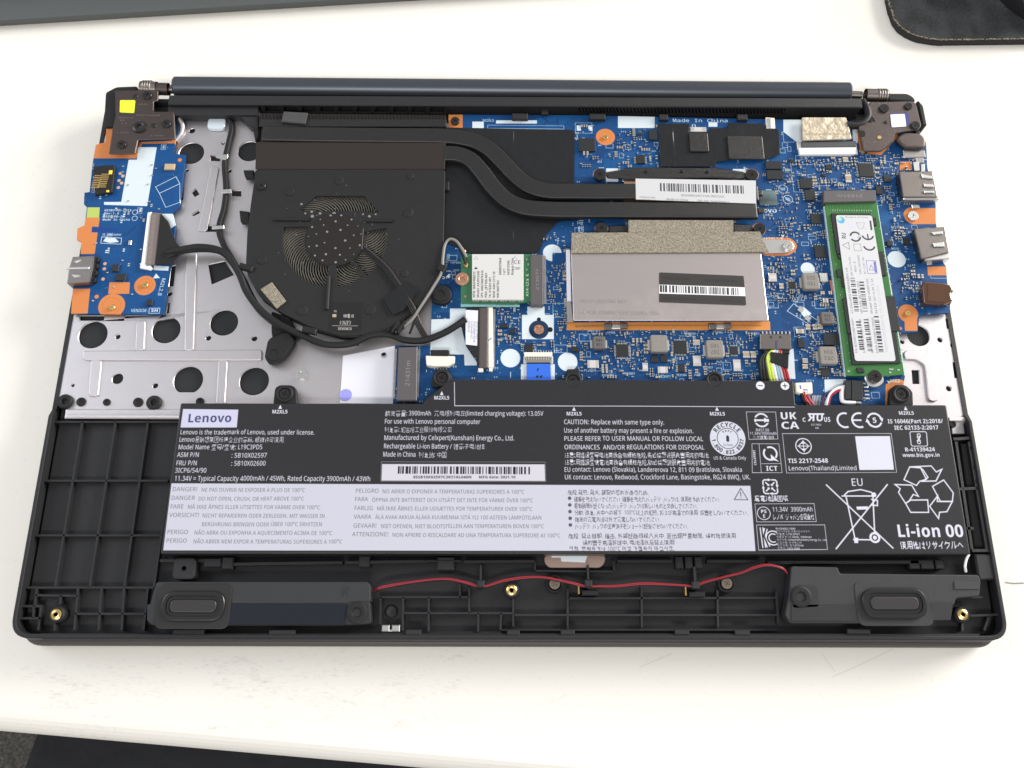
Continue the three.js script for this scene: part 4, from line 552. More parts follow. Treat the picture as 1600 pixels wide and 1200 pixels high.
// ribs of the palm rest; heights and lines as moulded
const rib = (a, b, w = 0.75, y1 = 10.4, y0 = 7.8) => sub('rib', bar(a, b, w, y0, y1), M.trayBlack, shell);
{
  const H = [[-185.12, 33.38], [-133.4, 33.09], [-184.56, 57.22], [-134.96, 56.99], [-184.3, 78.47], [-135.19, 78.29], [-184.69, 97.95], [-135.07, 97.81]];
  for (let i = 0; i < 8; i += 2) rib(H[i], H[i + 1]);
  for (const [a, b] of [[[-171.83, 33.3], [-171.83, 97.92]], [[-158.66, 33.23], [-158.95, 97.88]], [[-145.84, 33.16], [-146.06, 97.84]], [[-183.61, 33.37], [-183.74, 97.95]], [[-134.35, 61.8], [-135.07, 97.81]]]) rib(a, b);
  for (const [a, b] of [[[-163.24, 97.89], [-162.2, 113.39]], [[-154.42, 97.87], [-153.27, 113.37]], [[-146.06, 97.84], [-144.8, 113.35]], [[-137.22, 97.82], [-136.8, 113.33]], [[-163.15, 107.43], [-136.65, 107.37]], [[-178.49, 100.74], [-163, 100.94]], [[-178.5, 97.94], [-178.23, 104.93]], [[-183.64, 109.09], [-175.15, 109.07]], [[-175.87, 104.92], [-175.35, 113.42]], [[-183.48, 104.71], [-175.43, 104.69]], [[-169.22, 100.72], [-168.92, 103.98]], [[-169.89, 109.52], [-169.44, 113.63]], [[-178.51, 104.7], [-177.98, 109.08]]]) rib(a, b, 0.8, 10.5);
  // middle
  for (const [a, b] of [[[-50.42, 101.1], [-16.54, 101.01]], [[-41.29, 106.9], [-0.16, 106.8]], [[-49.7, 101.1], [-49.45, 110.85]], [[-41.29, 101.08], [-41.03, 113.35]], [[-31.69, 101.05], [-31.4, 113.79]], [[-16.6, 97.48], [-16.44, 106.84]], [[-12.97, 106.83], [-12.99, 113.75]], [[-4.67, 112.81], [-4.47, 106.81]], [[0.07, 100.26], [0.09, 111.88]],
    [[20.63, 97.85], [20.35, 112.76]], [[20.57, 101.38], [99.26, 100.93]], [[0.08, 107.5], [99.14, 107.25]], [[48.67, 96.82], [48.1, 111.77]], [[77.38, 98.16], [76.62, 111.71]], [[99.7, 98.8], [99.31, 110.5]], [[-20.25, 96.07], [-19.9, 101.25]], [[-12.38, 87.93], [-12.29, 94.39]], [[8.36, 87.86], [8.34, 91.22]], [[8.34, 91.22], [38.55, 91.37]], [[38.2, 87.28], [38.55, 91.37]], [[28.54, 91.64], [28.47, 94.26]], [[69.74, 88.62], [69.38, 94.14]]]) rib(a, b, 0.75, 10.5);
  sub('rib', bar([-4.44, 112.81], [98.87, 112.58], 0.7, 7.8, 9.8), M.trayBlack, shell); sub('rib', bar([-48.83, 113.83], [-4.43, 113.73], 0.7, 7.8, 9.8), M.trayBlack, shell);
  // channel between the battery and the speakers
  for (const [a, b, y] of [[[-114.11, 89.34], [-64.71, 88.46], 11.5], [[-63.5, 88.46], [-32.03, 87.88], 11.5], [[-18.67, 88.07], [8.08, 87.74], 11.5], [[39.77, 87.64], [60.54, 87.57], 11.5], [[74, 87.53], [94.83, 87.46], 11.5], [[97.09, 87.99], [156.04, 87.56], 12], [[-133.54, 87.97], [-114.27, 87.91], 11.5]]) rib(a, b, 1.1, y);
  for (const [x, z, w, d] of [[-26.41, 87.7, 14.05, 0.96], [-25.53, 88.77, 6.54, 5.02], [63.32, 88, 2.93, 4.56], [66.98, 87.99, 2.93, 4.56], [70.64, 87.98, 2.93, 4.57], [153.36, 88.43, 3.93, 3.61], [158.28, 88.42, 4.92, 3.61], [163.07, 88.4, 3.2, 3.61], [-56.41, 88.04, 4.35, 4.3], [-113.6, 88.7, 6.49, 3.33], [-107.94, 88.8, 4.33, 4.53]]) sub('clip_block', block(x, z, w, d, 7.8, 12 + (w > 6 ? 0.3 : 0), 0.4), M.trayBlack, shell);
  // right hand channel beside the battery
  for (const [a, b] of [[[176.88, 40.09], [176.2, 82.67]], [[182.18, 40.11], [182.03, 82.67]], [[174.66, 59.23], [182.55, 58.94]], [[176.02, 39.04], [183.59, 38.47]], [[175.4, 74.71], [178.15, 74.7]], [[176.12, 83.15], [184.29, 83.13]], [[182, 42.75], [184.06, 42.73]], [[181.97, 50.56], [184.52, 50.55]], [[181.79, 56.22], [184.32, 56.21]]]) rib(a, b, 1.1, 12.2);
  sub('side_panel', slab([[179.85, 40.13], [182.95, 40.12], [182.99, 81.91], [178.46, 82.17]], 7.8, 10.2, 0.4), M.trayBlack, shell); sub('side_panel', slab([[176.86, 84.61], [183.83, 84.34], [183.86, 93.97], [176.92, 94.47]], 7.8, 12.2, 0.6), M.trayBlack, shell);
  for (const [a, b] of [[[172.24, 107.31], [184.47, 106.81]], [[169.02, 109.18], [168.41, 112.89]], [[179.16, 107.99], [176.67, 112.64]], [[164.54, 100.75], [178.02, 100.48]]]) rib(a, b, 0.8, 10.5);
}
const insert = (x, z, r, y1, parent = shell) => sub('brass_insert', lathe(x, z, [[r * 0.42, 8], [r * 0.42, y1], [r * 0.62, y1 + 0.12], [r * 0.78, y1], [r, y1 - 0.25], [r, 8]], 20), M.brass, parent);
const collar = (x, z, r0, r1, y1, parent = shell, mat = M.trayBlack) => sub('screw_boss', lathe(x, z, [[r0, 8], [r0, y1 - 0.3], [r0 + 0.3, y1], [r1 - 0.4, y1], [r1, y1 - 0.5], [r1 + 0.2, 8]], 28), mat, parent);
for (const [x, z] of [[-168.98, 107.8], [-0.56, 98.55], [168.65, 106.97]]) { collar(x, z, 2, 2.9, 12); insert(x, z, 2, 12.4); }
for (const [x, z] of [[15.68, 96.06], [80.96, 95.75]]) { collar(x, z, 2.5, 3.3, 11.2); sub('screw', screwGeo(x, z, 2.1, 9, 11.5, 0.6, 0.5), M.bronzeScrew, shell); }
for (const [x, z] of [[-123.46, 91.03]]) { sub('screw_boss', slab(rrect(x, z, 8.6, 8, 2), 8, 13.4, 0.6, [circ(x, z, 1.5, 20)], 3), M.trayBlack, shell); sub('screw', disc(x, z, 1.45, 8, 11), M.blackScrew, shell); }
sub('latch_magnet', slab(rnd([[11.78, 85.5], [35.51, 85.42], [34.93, 88.32], [33.17, 90], [13.68, 90.06], [11.99, 88.39]], 2), 9.6, 10.8, 0.2), std([0.5, 0.36, 0.3], 0.35, 0.8), shell, 'copper coloured metal plate under a clear film');
sub('clear_film', slab([[14.22, 85.03], [28.39, 85.47], [27.35, 88.12], [18.33, 87.67], [18.11, 86.23], [14.69, 86.24]], 10.85, 11.1, 0), std([0.75, 0.8, 0.84], 0.25), shell);
{ const [x, z, w, d] = [-45.4, 112.4, 7.09, 2.97]; sub('spring_contact', [block(x - w * 0.27, z, w * 0.42, d * 0.85, 10, 11.4, 0.3), block(x + w * 0.27, z, w * 0.42, d * 0.85, 10, 11.4, 0.3), block(x, z + d * 0.3, w * 0.9, d * 0.35, 10, 11.2, 0.2)], M.tin, shell); }
{ const [x, z, w, d] = [-45.81, 106.13, 4.77, 5.33]; sub('dimple', lathe(x, z, [[0, 8.4], [1.6, 8.9], [2.1, 8.6], [2.6, 8]], 20), M.trayBlack, shell); }
// rear wall with its vents
{
  const A = [-154.13, -111.95], B = [157.23, -113.98], zt = (x) => A[1] + ((B[1] - A[1]) * (x - A[0])) / (B[0] - A[0]);
  sub('rear_frame', [slab([[A[0], zt(A[0]) - 5], [B[0], zt(B[0]) - 5], [B[0], zt(B[0])], [A[0], zt(A[0])]], 14.9, 16.4, 0.35), bar([A[0], zt(A[0]) - 3.6], [B[0], zt(B[0]) - 3.6], 1.2, 7.9, 15), bar([A[0], zt(A[0]) - 0.5], [B[0], zt(B[0]) - 0.5], 1, 7.9, 10.6)], M.trayBlack, shell);
  const slats = []; const a = [29.35, -113.43][0], b = [122.59, -113.86][0];
  for (let x = a; x < b; x += 1.55) { const g = plain(0, 0, 0.75, 1.1, -2.3, 2.3); g.rotateZ(0.35); g.translate(x, 12.7, zt(x) - 0.55); slats.push(g); }
  stuff(sub('vent_slats', slats, M.trayBlack, shell));
  const V = []; for (let i = 0; i <= 10; i++) { const px = [-112.77, -111.73][0] + (i * ([-30.62, -112.71][0] - [-112.77, -111.73][0])) / 10; const g = plain(0, 0, 1.9, 2.4, -2.3, 2.3); g.rotateZ(-0.22); g.translate(px, 12.7, zt(px) - 1.2); V.push(g); }
  for (const g of V) sub('vent_divider', g, M.trayBlack, shell);
  sub('rear_frame', bar([-154.27, -110.67], [-114.37, -111.14], 6.5, 8, 14.8), M.trayBlack, shell);
  sub('rear_frame', bar([[-29.46, -112.05][0], zt([-29.46, -112.05][0]) - 0.6], [[28.76, -112.74][0], zt([28.76, -112.74][0]) - 0.6], 1.1, 8, 15), M.trayBlack, shell);
  sub('rear_frame', bar([[122.81, -113.18][0], zt([122.81, -113.18][0]) - 0.6], [[156.46, -113.58][0], zt([156.46, -113.58][0]) - 0.6], 1.1, 8, 15), M.trayBlack, shell);
  for (const [x, z, w] of [[2.82, -109.46, 7.19, 3.72], [37.68, -109.7, 7.21, 4.06], [67.56, -109.71, 4.05, 3.39], [103.19, -110.13, 4.64, 3.4], [14.07, -112.13, 3.17, 2.72]]) sub('rear_clip', block(x, z, w, 3, 9, 14.2, 0.4), M.trayBlack, shell);
  sub('rear_clip', slab([[-122.84, -115.79], [-114.66, -114.18], [-113.34, -100.1], [-118.16, -103.04], [-123.23, -108.34]], 9, 14.2, 0.5), M.trayBlack, shell); sub('rear_clip', slab(rnd([[-116.42, -111.84], [-113.84, -111.87], [-113.1, -97.81], [-114.55, -95.15], [-115.94, -100.76]], 1), 9, 13.6, 0.4), M.trayBlack, shell);
}
// hinge bar
{
  const [x0, z0] = [-154.78, -125.59], [x1, z1] = [154.9, -126.27]; const len = x1 - x0;
  const g = new THREE.CylinderGeometry(4.6, 4.6, len - 1.2, 40, 1); g.rotateZ(Math.PI / 2); const e1 = new THREE.CylinderGeometry(4.1, 4.6, 0.6, 40); e1.rotateZ(Math.PI / 2); const e2 = e1.clone(); e1.translate(-(len / 2 - 0.3), 0, 0); e2.rotateY(Math.PI); e2.translate(len / 2 - 0.3, 0, 0);
  for (const q of [g, e1, e2]) { q.rotateY(-Math.atan2(z1 - z0, x1 - x0)); q.translate((x0 + x1) / 2, 10.5, (z0 + z1) / 2); }
  part('hinge_bar', [g, e1, e2], M.barBlack, L, 'long dark blue-black round hinge cover across the rear edge');
}
// keyboard plate with its holes, over the dark keyboard
sub('keyboard_back', slab([[-181.61, -103.06], [182.37, -108.91], [180.93, 35.92], [-179.14, 31.76]], 7.9, 8.7, 0), M.deepBlack, shell);
const plateHoles = [];
const holes = [[-143.34, -91.22, 5.9], [-117.65, -92.49, 5.5], [-173.56, -4.13, 6.3], [-143.77, -6.48, 6.2], [-120.27, -9.94, 6.1], [-105.38, 15.65, 6.3], [-160.71, 14.9, 2.6], [-163.21, -3.35, 1.2], [-125.98, -3.05, 1.25], [-107.01, -2.9, 1.25], [-145.08, 17.82, 1.25], [-178.17, 17.89, 0.85], [-183.71, -6.04, 1.2], [-183.79, 11.06, 1.2], [-144.42, -102.85, 1.5], [169.56, -6.32, 5.1], [162.3, -3.39, 1.1], [178.42, -4.37, 1.25], [183.4, -1.83, 1.2], [178.74, 17.03, 1.3], [-129.85, -96.33, 0.9], [-125.54, -82.26, 1.1], [-144.27, -82.39, 1], [-144.38, -22.82, 1.2], [-53.38, 3.5, 1]];
for (const [x, z, r] of holes) plateHoles.push(circ(x, z, r < 2 ? r * 1.15 : r, 40));
plateHoles.push(circ(-132.08, 15.41, 6.3, 40).map(([x, z]) => [x, Math.min(z, [-131.43, 20.87][1])]));
for (const q of [[[-139.32, -73.74], [-136.97, -70.25], [-139.29, -68.64], [-141.29, -71.48]], [[-139.99, -60.44], [-136.97, -62.98], [-135.64, -61.11], [-138.74, -59.2]], [[-135.05, -90.66], [-130.17, -90.05], [-129.82, -86.78], [-134.94, -87.05]], [[-123.87, -72.93], [-119.12, -72.98], [-118.74, -69.16], [-123.51, -69.43]], [[-133.63, -55.51], [-127.85, -55.57], [-127.45, -51.85], [-133.21, -51.8]], rnd([[-130.17, -36.9], [-123.05, -38.77], [-117.97, -31.61], [-127.42, -26.78]], 0.7), rnd([[164.14, 8.77], [168, 8.75], [167.41, 15.44], [163.7, 15.46]], 0.5), [[-180.47, -12.94], [-169.63, -13.02], [-169.73, -10.15], [-180.28, -10.07]], [[-161.97, -13.08], [-146.09, -13.2], [-147.83, -10.31], [-161.82, -10.2]], [[-145.75, -35.87], [-143.15, -36.79], [-142.91, -26.07], [-145.55, -25.75]], [[-144.74, -19.3], [-143.4, -19.31], [-143.24, -13.8], [-145.06, -13.5]], [[-144.74, -74.64], [-144.26, -75.29], [-143.86, -67.32], [-145.44, -66.68]]]) plateHoles.push(q);
const plate = part('keyboard_plate', [slab([[-156.38, -111.5], [-136.67, -110.37], [-132.28, -109.74], [-115.12, -107.91], [171.49, -109.18], [174.29, -97.7], [170.37, -40.09], [172.55, -17.38], [185.35, -15.72], [185.12, -14.26], [182.35, -13.94], [182.21, -9.58], [185.19, -9.6], [184.36, 5.55], [182.22, 5.56], [181.94, 12.29], [184.86, 12.27], [184.97, 26.04], [184.82, 31.72], [182.46, 31.73], [182.24, 36.29], [177.04, 36.32], [177.46, 30.41], [-133.43, 31.91], [-178.71, 31.9], [-178.56, 28.16], [-180.68, 27.64], [-183.61, 22.27], [-184.41, 19.02], [-184.44, 15.74], [-183.15, 15.73], [-183.36, 11.34], [-184.18, 11.06], [-184.62, 5.24], [-184.43, 1.6], [-183.44, 1.31], [-183.46, -2.07], [-183.68, -13.2], [-180.41, -19.32], [-184.88, -87.17], [-182.26, -103.76], [-165.03, -107.33]], 9.1, 10, 0.25, plateHoles)], M.plate, L, 'bare stamped sheet metal keyboard plate with round holes');
// pressed ridges
{
  const ridge = (q, h, b = 0.55) => sub('pressed_ridge', slab(rnd(q, 1.2), 9.9, 10 + h, Math.min(b, (h + 0.1) / 2.05), [], 6), M.plate, plate);
  ridge([[-176.35, 3.22], [-103.25, 2.16], [-102.81, 6.92], [-175.43, 7.4]], 0.72); ridge([[-139.53, -40.44], [-135.09, -41.99], [-131.24, 2.63], [-134.87, 2.94]], 0.7); ridge([[-156.16, -9.39], [-152.66, -10.85], [-151.36, 2.77], [-154.97, 3.08]], 0.68); ridge([[-172.36, 7.11], [-167.95, 7.08], [-167.14, 22.71], [-170.98, 22.73]], 0.68); ridge([[-120.58, 6.76], [-116.93, 6.73], [-115.98, 25.64], [-119.57, 25.67]], 0.66); ridge([[-133.8, -84.45], [-130.07, -83.84], [-131.87, -52.12], [-135.71, -52.09]], 0.5);
  ridge(rnd([[162.11, 0.6], [169.84, 0.83], [173.66, 3.93], [173.41, 22.83], [169.2, 22.86], [169.94, 7.33], [167.65, 4.81], [161.81, 4.57]], 3), 0.7);
  sub('folded_edge', [slab([[-179.07, 28.17], [-133.15, 27.9], [-132.66, 31.9], [-178.92, 32.17]], 9.9, 10.9, 0.45, [], 3), slab([[-178.21, 30.3], [-132.89, 30.04], [-132.73, 31.37], [-178.25, 31.63]], 10.5, 11.2, 0.3, [], 2)], M.plate, plate); sub('folded_edge', slab([[176.26, 29.52], [184.1, 29.47], [183.83, 31.09], [176.26, 31.13]], 9.9, 10.8, 0.3, [], 3), M.plate, plate);
  const st = (x, z, r) => sub('standoff', lathe(x, z, [[0, 10.4], [r * 0.4, 10.4], [r * 0.45, 11], [r, 11], [r, 10]], 24), M.tin, plate); st(-86.46, 12.71, 2.2);
  for (const [x, z, r, s] of [[-179.88, 24.99, 3.1, 1.3], [-144.36, 25.31, 3, 1.3]]) { collar(x, z, 1.2, 3, 11.5, plate, M.rubber); sub('screw', disc(x, z, 1.15, 9, 10.2), M.blackScrew, plate); }
  for (const [x, z, r] of [[-173.69, 24.96, 1.8], [-163.47, 25.04, 1.4], [-150.95, 24.96, 1.9], [-126.17, 24.54, 1.6], [174.14, 31.41, 1.7], [177.66, 32.2, 1.5]]) { sub('rubber_plug', lathe(x, z, [[0, 10.3], [r * 0.5, 10.3], [r * 0.6, 10.6], [r, 10.5], [r + 0.1, 10]], 22), M.rubber, plate); }
  for (const q of [[[-131.28, -88.44], [-125.97, -88.66], [-125.78, -86.87], [-127.06, -85.72], [-131.12, -86.97]], [[-127.16, -70.97], [-122.77, -71.33], [-122.3, -69.44], [-126.68, -69.08]], [[-129.09, -53.33], [-123.93, -53.53], [-123.77, -52], [-128.9, -51.64]]]) sub('cable_hook', slab(q, 12.8, 13.2, 0.15), M.tin, plate);
  sub('speaker_film', slab([[-69.97, 4.53], [-48.39, -0.12], [-48.32, 25.03], [-69.98, 24.89]], 10.05, 10.25, 0, [circ(-53.19, 4.13, 1.3, 20)]), M.mylar, plate, 'pale insulating film beside the card slot'); sub('film_tab', slab(circ(-67.84, 21.42, 2.5, 24), 10.3, 10.4, 0), std([0.3, 0.3, 0.75], 0.5), plate, 'small violet film tab');
  const [ex, ez] = [-133.23, -105.61]; sub('rubber_grommet', [slab(rrect(ex, ez, 8, 6.4, 2.5), 10, 12, 0.5, [], 3)], std([0.62, 0.7, 0.75], 0.2, 0.2), plate);
  sub('curled_ear', tube([[-149.72, 12, -107.44], [-148.43, 11.4, -104.51], [-148.86, 10.6, -101.04], [-151.01, 10.4, -97.16]], 1.3), M.plate, plate);
}

// ---------- the laptop: main board and what is soldered to it ----------
const occupied = [];
const take = (x, z, w, d) => occupied.push([x - w / 2 - 0.25, z - d / 2 - 0.25, x + w / 2 + 0.25, z + d / 2 + 0.25]);
const boardQ = [[-29.36, -111.07], [29.64, -111.42], [123.41, -110.14], [131, -110.23], [156, -109.5], [174, -104.62], [185.68, -99.03], [184.26, -85.77], [185.12, -67.06], [183.9, -59.16], [183.27, -40.63], [184.95, -37.31], [184.36, -30.1], [184.32, -21.21], [183.16, -15.64], [172.29, -15.27], [169.83, -13.22], [168.36, -6.86], [160.27, -6.52], [160.22, 12.63], [159.22, 15.95], [155.9, 24.71], [113.94, 25.5], [114.88, 16.23], [-26.47, 17.12], [-35.51, 25.31], [-48.33, 25.38], [-48.66, 0.65], [-34.23, 0.54], [-34.06, -19.49], [-30.63, -40.88], [-28.15, -61.83]];
const board = part('motherboard', slab(boardQ, 11, PH, 0), M.board, L, 'blue printed circuit board');
printed(board, px0, pz0, px1, pz1);
const chip = (x, z, w, d, h = 0.9, mat = M.chip, a = 0, name = 'chip', parent = board) => { take(x, z, w, d); return sub(name, block(x, z, w, d, PH + 0.02, PH + h, 0.12, a), mat, parent); };
const leads = [], leadBoxes = (x, z, w, d, n, sides = 'lr', y = PH) => { for (let i = 0; i < n; i++) { const t = (i + 0.5) / n - 0.5; if (/[lr]/.test(sides)) for (const s of [-1, 1]) leads.push(plain(x + s * (w / 2 + 0.4), z + t * d * 0.92, 0.9, Math.min(0.45, (d / n) * 0.5), y, y + 0.22)); if (/[tb]/.test(sides)) for (const s of [-1, 1]) leads.push(plain(x + t * w * 0.92, z + s * (d / 2 + 0.35), Math.min(0.4, (w / n) * 0.5), 0.8, y, y + 0.22)); } };
for (const [q, n, s] of [[[32.63, -95.47, 7.43, 6.63], 0, ''], [[56.31, -88.15, 3.98, 3.93], 4, 'lr'], [[44.7, 2.4, 5, 5.33], 8, 'lrtb'], [[68.63, 0.69, 5.28, 5.63], 8, 'lrtb'], [[90.71, 1.94, 3.17, 3.37], 5, 'lrtb'], [[68.6, 9.9, 2.62, 3.32], 4, 'lr'], [[57.68, 5.95, 2.89, 3.07], 0, ''], [[61.62, 5.92, 2.89, 3.07], 0, ''], [[131.47, -43.58, 4.96, 5.79], 4, 'b'], [[131.76, -3.15, 6.92, 5.12], 0, ''], [[127.33, 11.32, 3.42, 3.6], 3, 'b'], [[118.81, -1.36, 2.66, 3.96], 0, ''], [[117.75, -27.69, 2.72, 2.96], 4, 'lrtb'], [[156.33, -83.83, 6.57, 6.85], 8, 'lrtb'], [[128.79, -76.74, 5.38, 4.83], 4, 'lr'], [[129.99, -70.83, 4.51, 5.11], 4, 'lr'], [[115.21, -85.84, 7.13, 3.92], 0, ''], [[115.32, -80.96, 7.1, 4.54], 0, ''], [[165.16, -79.53, 3.13, 3.24], 0, ''], [[160.83, -73.69, 2.83, 3.85], 0, ''], [[25.39, 2.12, 3.15, 1.68], 0, ''], [[62.49, -100.96, 3.74, 5.02], 0, ''], [[-3.79, -8.14, 3.17, 1.71], 0, ''], [[-0.21, -5.74, 2.38, 1.99], 0, ''], [[131.4, -59.32, 4.75, 4.7], 4, 'b'], [[139.81, -85.28, 2.86, 2.29], 3, 'b'], [[161.8, -47.67, 2.22, 2.46], 0, ''], [[169.56, -48.66, 2.5, 3.08], 0, ''], [[6.36, 1.41, 3.41, 3.37], 0, ''], [[107.79, -71.24, 2.82, 1.91], 0, '']]) { if (n) leadBoxes(q[0], q[1], q[2], q[3], n, s); chip(q[0], q[1], q[2], q[3], 0.95); }
sub('bare_chip', block(111.32, -69.59, 7.88, 7.32, PH, PH + 0.5, 0.1), std([0.16, 0.25, 0.27], 0.5, 0, { map: grainTex }), board, 'grey-green bare pad area');
// inductors with their stamped values
const stamp = (lines, bg, fg, turn) => canvasTex(128, 128, (g) => { g.fillStyle = bg; g.fillRect(0, 0, 128, 128); g.translate(64, 64); g.rotate(turn); g.fillStyle = fg; g.font = 'bold 40px sans-serif'; g.textAlign = 'center'; lines.forEach((s, i) => g.fillText(s, 0, -8 + i * 44)); });
for (const [q, l, dark, turn] of [[[35.08, -0.38, 5.26, 5.62], ['138', '1R0'], 1, Math.PI], [[59.66, -0.14, 7.11, 7.59], [], 0, 0], [[82.42, 2.09, 7.11, 7.85], ['747', '1R5'], 0, Math.PI], [[125.26, -28.78, 6.78, 7.71], ['1R0', '624'], 0, Math.PI], [[130.28, -12.02, 5.35, 5.47], ['138', '1R0'], 1, Math.PI], [[128.79, 4.57, 7.12, 7.83], ['2R2', '924'], 0, Math.PI]]) {
  take(q[0], q[1], q[2] + 1, q[3] + 1);
  const m = sub('inductor', slab(rrect(q[0], q[1], q[2], q[3], 1), PH, PH + 2.6, 0.45, [], 2), std([1, 1, 1], 0.7, 0, { map: stamp(l, dark ? '#5a5756' : '#7d7873', dark ? '#262322' : '#5a5551', turn), bumpMap: withRepeat(grainTex, 3), bumpScale: 0.00004 }), board);
  printed(m, q[0] - q[2] / 2, q[1] - q[3] / 2, q[0] + q[2] / 2, q[1] + q[3] / 2);
  leads.push(plain(q[0] - q[2] / 2 - 0.35, q[1], 1, q[3] * 0.6, PH, PH + 0.6), plain(q[0] + q[2] / 2 + 0.35, q[1], 1, q[3] * 0.6, PH, PH + 0.6));
}
// larger ceramic capacitors and jumper pads that can be told apart
const ceramic = std([0.33, 0.27, 0.19], 0.45), tinEnd = M.tin;
function bigCap(x, z, w, d, a, mat) { take(x, z, Math.max(w, d), Math.max(w, d)); const m = sub('capacitor', block(x, z, w * 0.52, d, PH, PH + 0.9, 0.1, a), mat, board); const c = Math.cos(a), s = Math.sin(a); for (const k of [-1, 1]) leads.push(block(x + k * w * 0.38 * c, z + k * w * 0.38 * s, w * 0.26, d * 1.02, PH, PH + 0.93, 0.1, a)); return m; }
for (const [x, z, w, d, v] of [[32.46, 8.41, 4.45, 3.33, 0], [60.87, 10.72, 3.92, 2.77, 0], [75.14, 6.73, 3.15, 4.46, 1], [91.42, 8.57, 2.89, 5, 1], [53.74, 9.52, 2.09, 3.6, 1], [109.72, -31.14, 3.27, 3.88, 1], [131.54, -31.32, 3.28, 3.88, 0], [83.02, -104.01, 6.93, 2.36, 0]]) bigCap(x, z, v ? d : w, v ? w : d, v ? Math.PI / 2 : 0, std([0.5, 0.48, 0.48], 0.5));
for (const [x, z, w, d, v] of [[95.63, 3.8, 2.64, 2.8, 1], [98.53, 3.78, 2.11, 2.81, 1], [75.41, -1.41, 2.65, 2.26, 1], [118.9, -6.69, 3.2, 2, 0], [113.15, -27.15, 1.63, 2.37, 1], [147.89, -79.48, 2.56, 3.89, 1], [147.77, -89.1, 2.29, 2.3, 1], [122.43, -8.58, 1.87, 2.3, 1], [125.37, -8.6, 1.87, 2.3, 1], [127.54, -8.9, 1.87, 2.3, 1], [119.66, 6.3, 2.11, 1.96, 1], [119.39, 8.81, 2.11, 1.95, 1], [131.15, -20.67, 2.16, 2.05, 0], [130.19, -24.19, 1.63, 1.47, 0], [133.58, -24.22, 1.36, 1.47, 0]]) bigCap(x, z, v ? d : w, v ? w : d, v ? Math.PI / 2 : 0, ceramic);
for (const [x, z] of [[120.37, -16.69], [123.03, -12.65]]) sub('contact_pad', block(x, z, 2.2, 2.2, PH, PH + 0.35, 0.1, 0.62), M.tin, board);
// connectors
function zif(q, long, parent, label) { return sub('connector', q, long, parent, label); }
{ // flat cable socket in the middle of the board
  const q = [[-14.19, -15.84], [-11.01, -16.15], [-10.46, 10.64], [-14.09, 10.67]], w = [[-10.47, -16.16], [-8.61, -16.17], [-8.13, 10.35], [-10.2, 10.36]]; occupied.push([-15.32, -17.89, -7.08, 11.5]);
  sub('connector', slab(q, PH, PH + 1.5, 0.2), std([0.075, 0.06, 0.058], 0.5), board, 'brown flap of the flat cable socket'); sub('connector', slab(w, PH, PH + 1.4, 0.2), M.cream, board, 'cream body of the flat cable socket');
  const z0 = [-10.74, -15.87][1], z1 = [-10.46, 10.37][1], xx = [-10.62, -4.72][0]; for (let z = z0; z < z1; z += 0.5) leads.push(plain(xx, z, 0.55, 0.25, PH + 1.3, PH + 1.56)); for (let z = z0 + 0.3; z < z1; z += 0.5) leads.push(plain([-7.99, -4.98][0], z, 0.9, 0.25, PH, PH + 0.3));
  sub('connector', slab([[-14.36, 10.6], [-12.29, 10.31], [-12.26, 12.23], [-14.08, 12.25]], PH, PH + 1.2, 0.15), M.cream, board); sub('connector', slab([[-9.95, 10.29], [-8.39, 10.28], [-8.63, 11.94], [-9.93, 11.94]], PH, PH + 1.2, 0.15), M.cream, board);
  sub('pen_mark', slab([[-10.58, -1.29], [-9.02, -2.71], [-9.02, -2.15], [-10.58, -0.73]], PH + 1.42, PH + 1.46, 0), std([0.1, 0.12, 0.35], 0.6), board);
}
{ // touch pad ribbon socket
  occupied.push([2.57, 1.69, 17.62, 15.75]);
  sub('connector', slab([[4.37, 3.5], [15.9, 3.42], [15.87, 5.37], [4.37, 5.45]], PH, PH + 1, 0.15), M.cream, board); sub('connector', slab([[4.63, 5.73], [15.61, 5.65], [15.58, 7.87], [4.62, 7.95]], PH, PH + 0.9, 0.15), std([0.2, 0.18, 0.15], 0.5), board); leads.push(block(4.63, 6.86, 1.04, 3.06, PH, PH + 0.9, 0.1), block(15.61, 6.79, 1.05, 3.06, PH, PH + 0.9, 0.1));
  for (let i = 0; i < 11; i++) { const [x, z] = [5.18, 2.95]; leads.push(plain(x + i * 1.03, z, 0.4, 0.9, PH, PH + 0.3)); leads.push(plain(x + i * 1.03, z + 3.2, 0.35, 1.2, PH + 0.9, PH + 1.0)); }
  sub('ribbon_cable', slab([[5.41, 8.46], [15.06, 8.4], [15.23, 15.55], [5.38, 15.61]], PH + 0.5, PH + 0.7, 0), M.blueTape, board, 'blue ended flat ribbon cable'); for (const q of [[[9.29, 13.6], [10.33, 13.32], [10.06, 14.42], [9.02, 14.43]], [[10.85, 13.59], [11.89, 13.31], [11.62, 14.41], [10.58, 14.42]]]) sub('pen_mark', slab(q, PH + 0.71, PH + 0.75, 0), M.chip, board); sub('pen_mark', slab([[9.57, 10.85], [10.36, 10.02], [10.35, 10.43], [9.82, 11.95]], PH + 0.71, PH + 0.75, 0), M.chip, board);
}
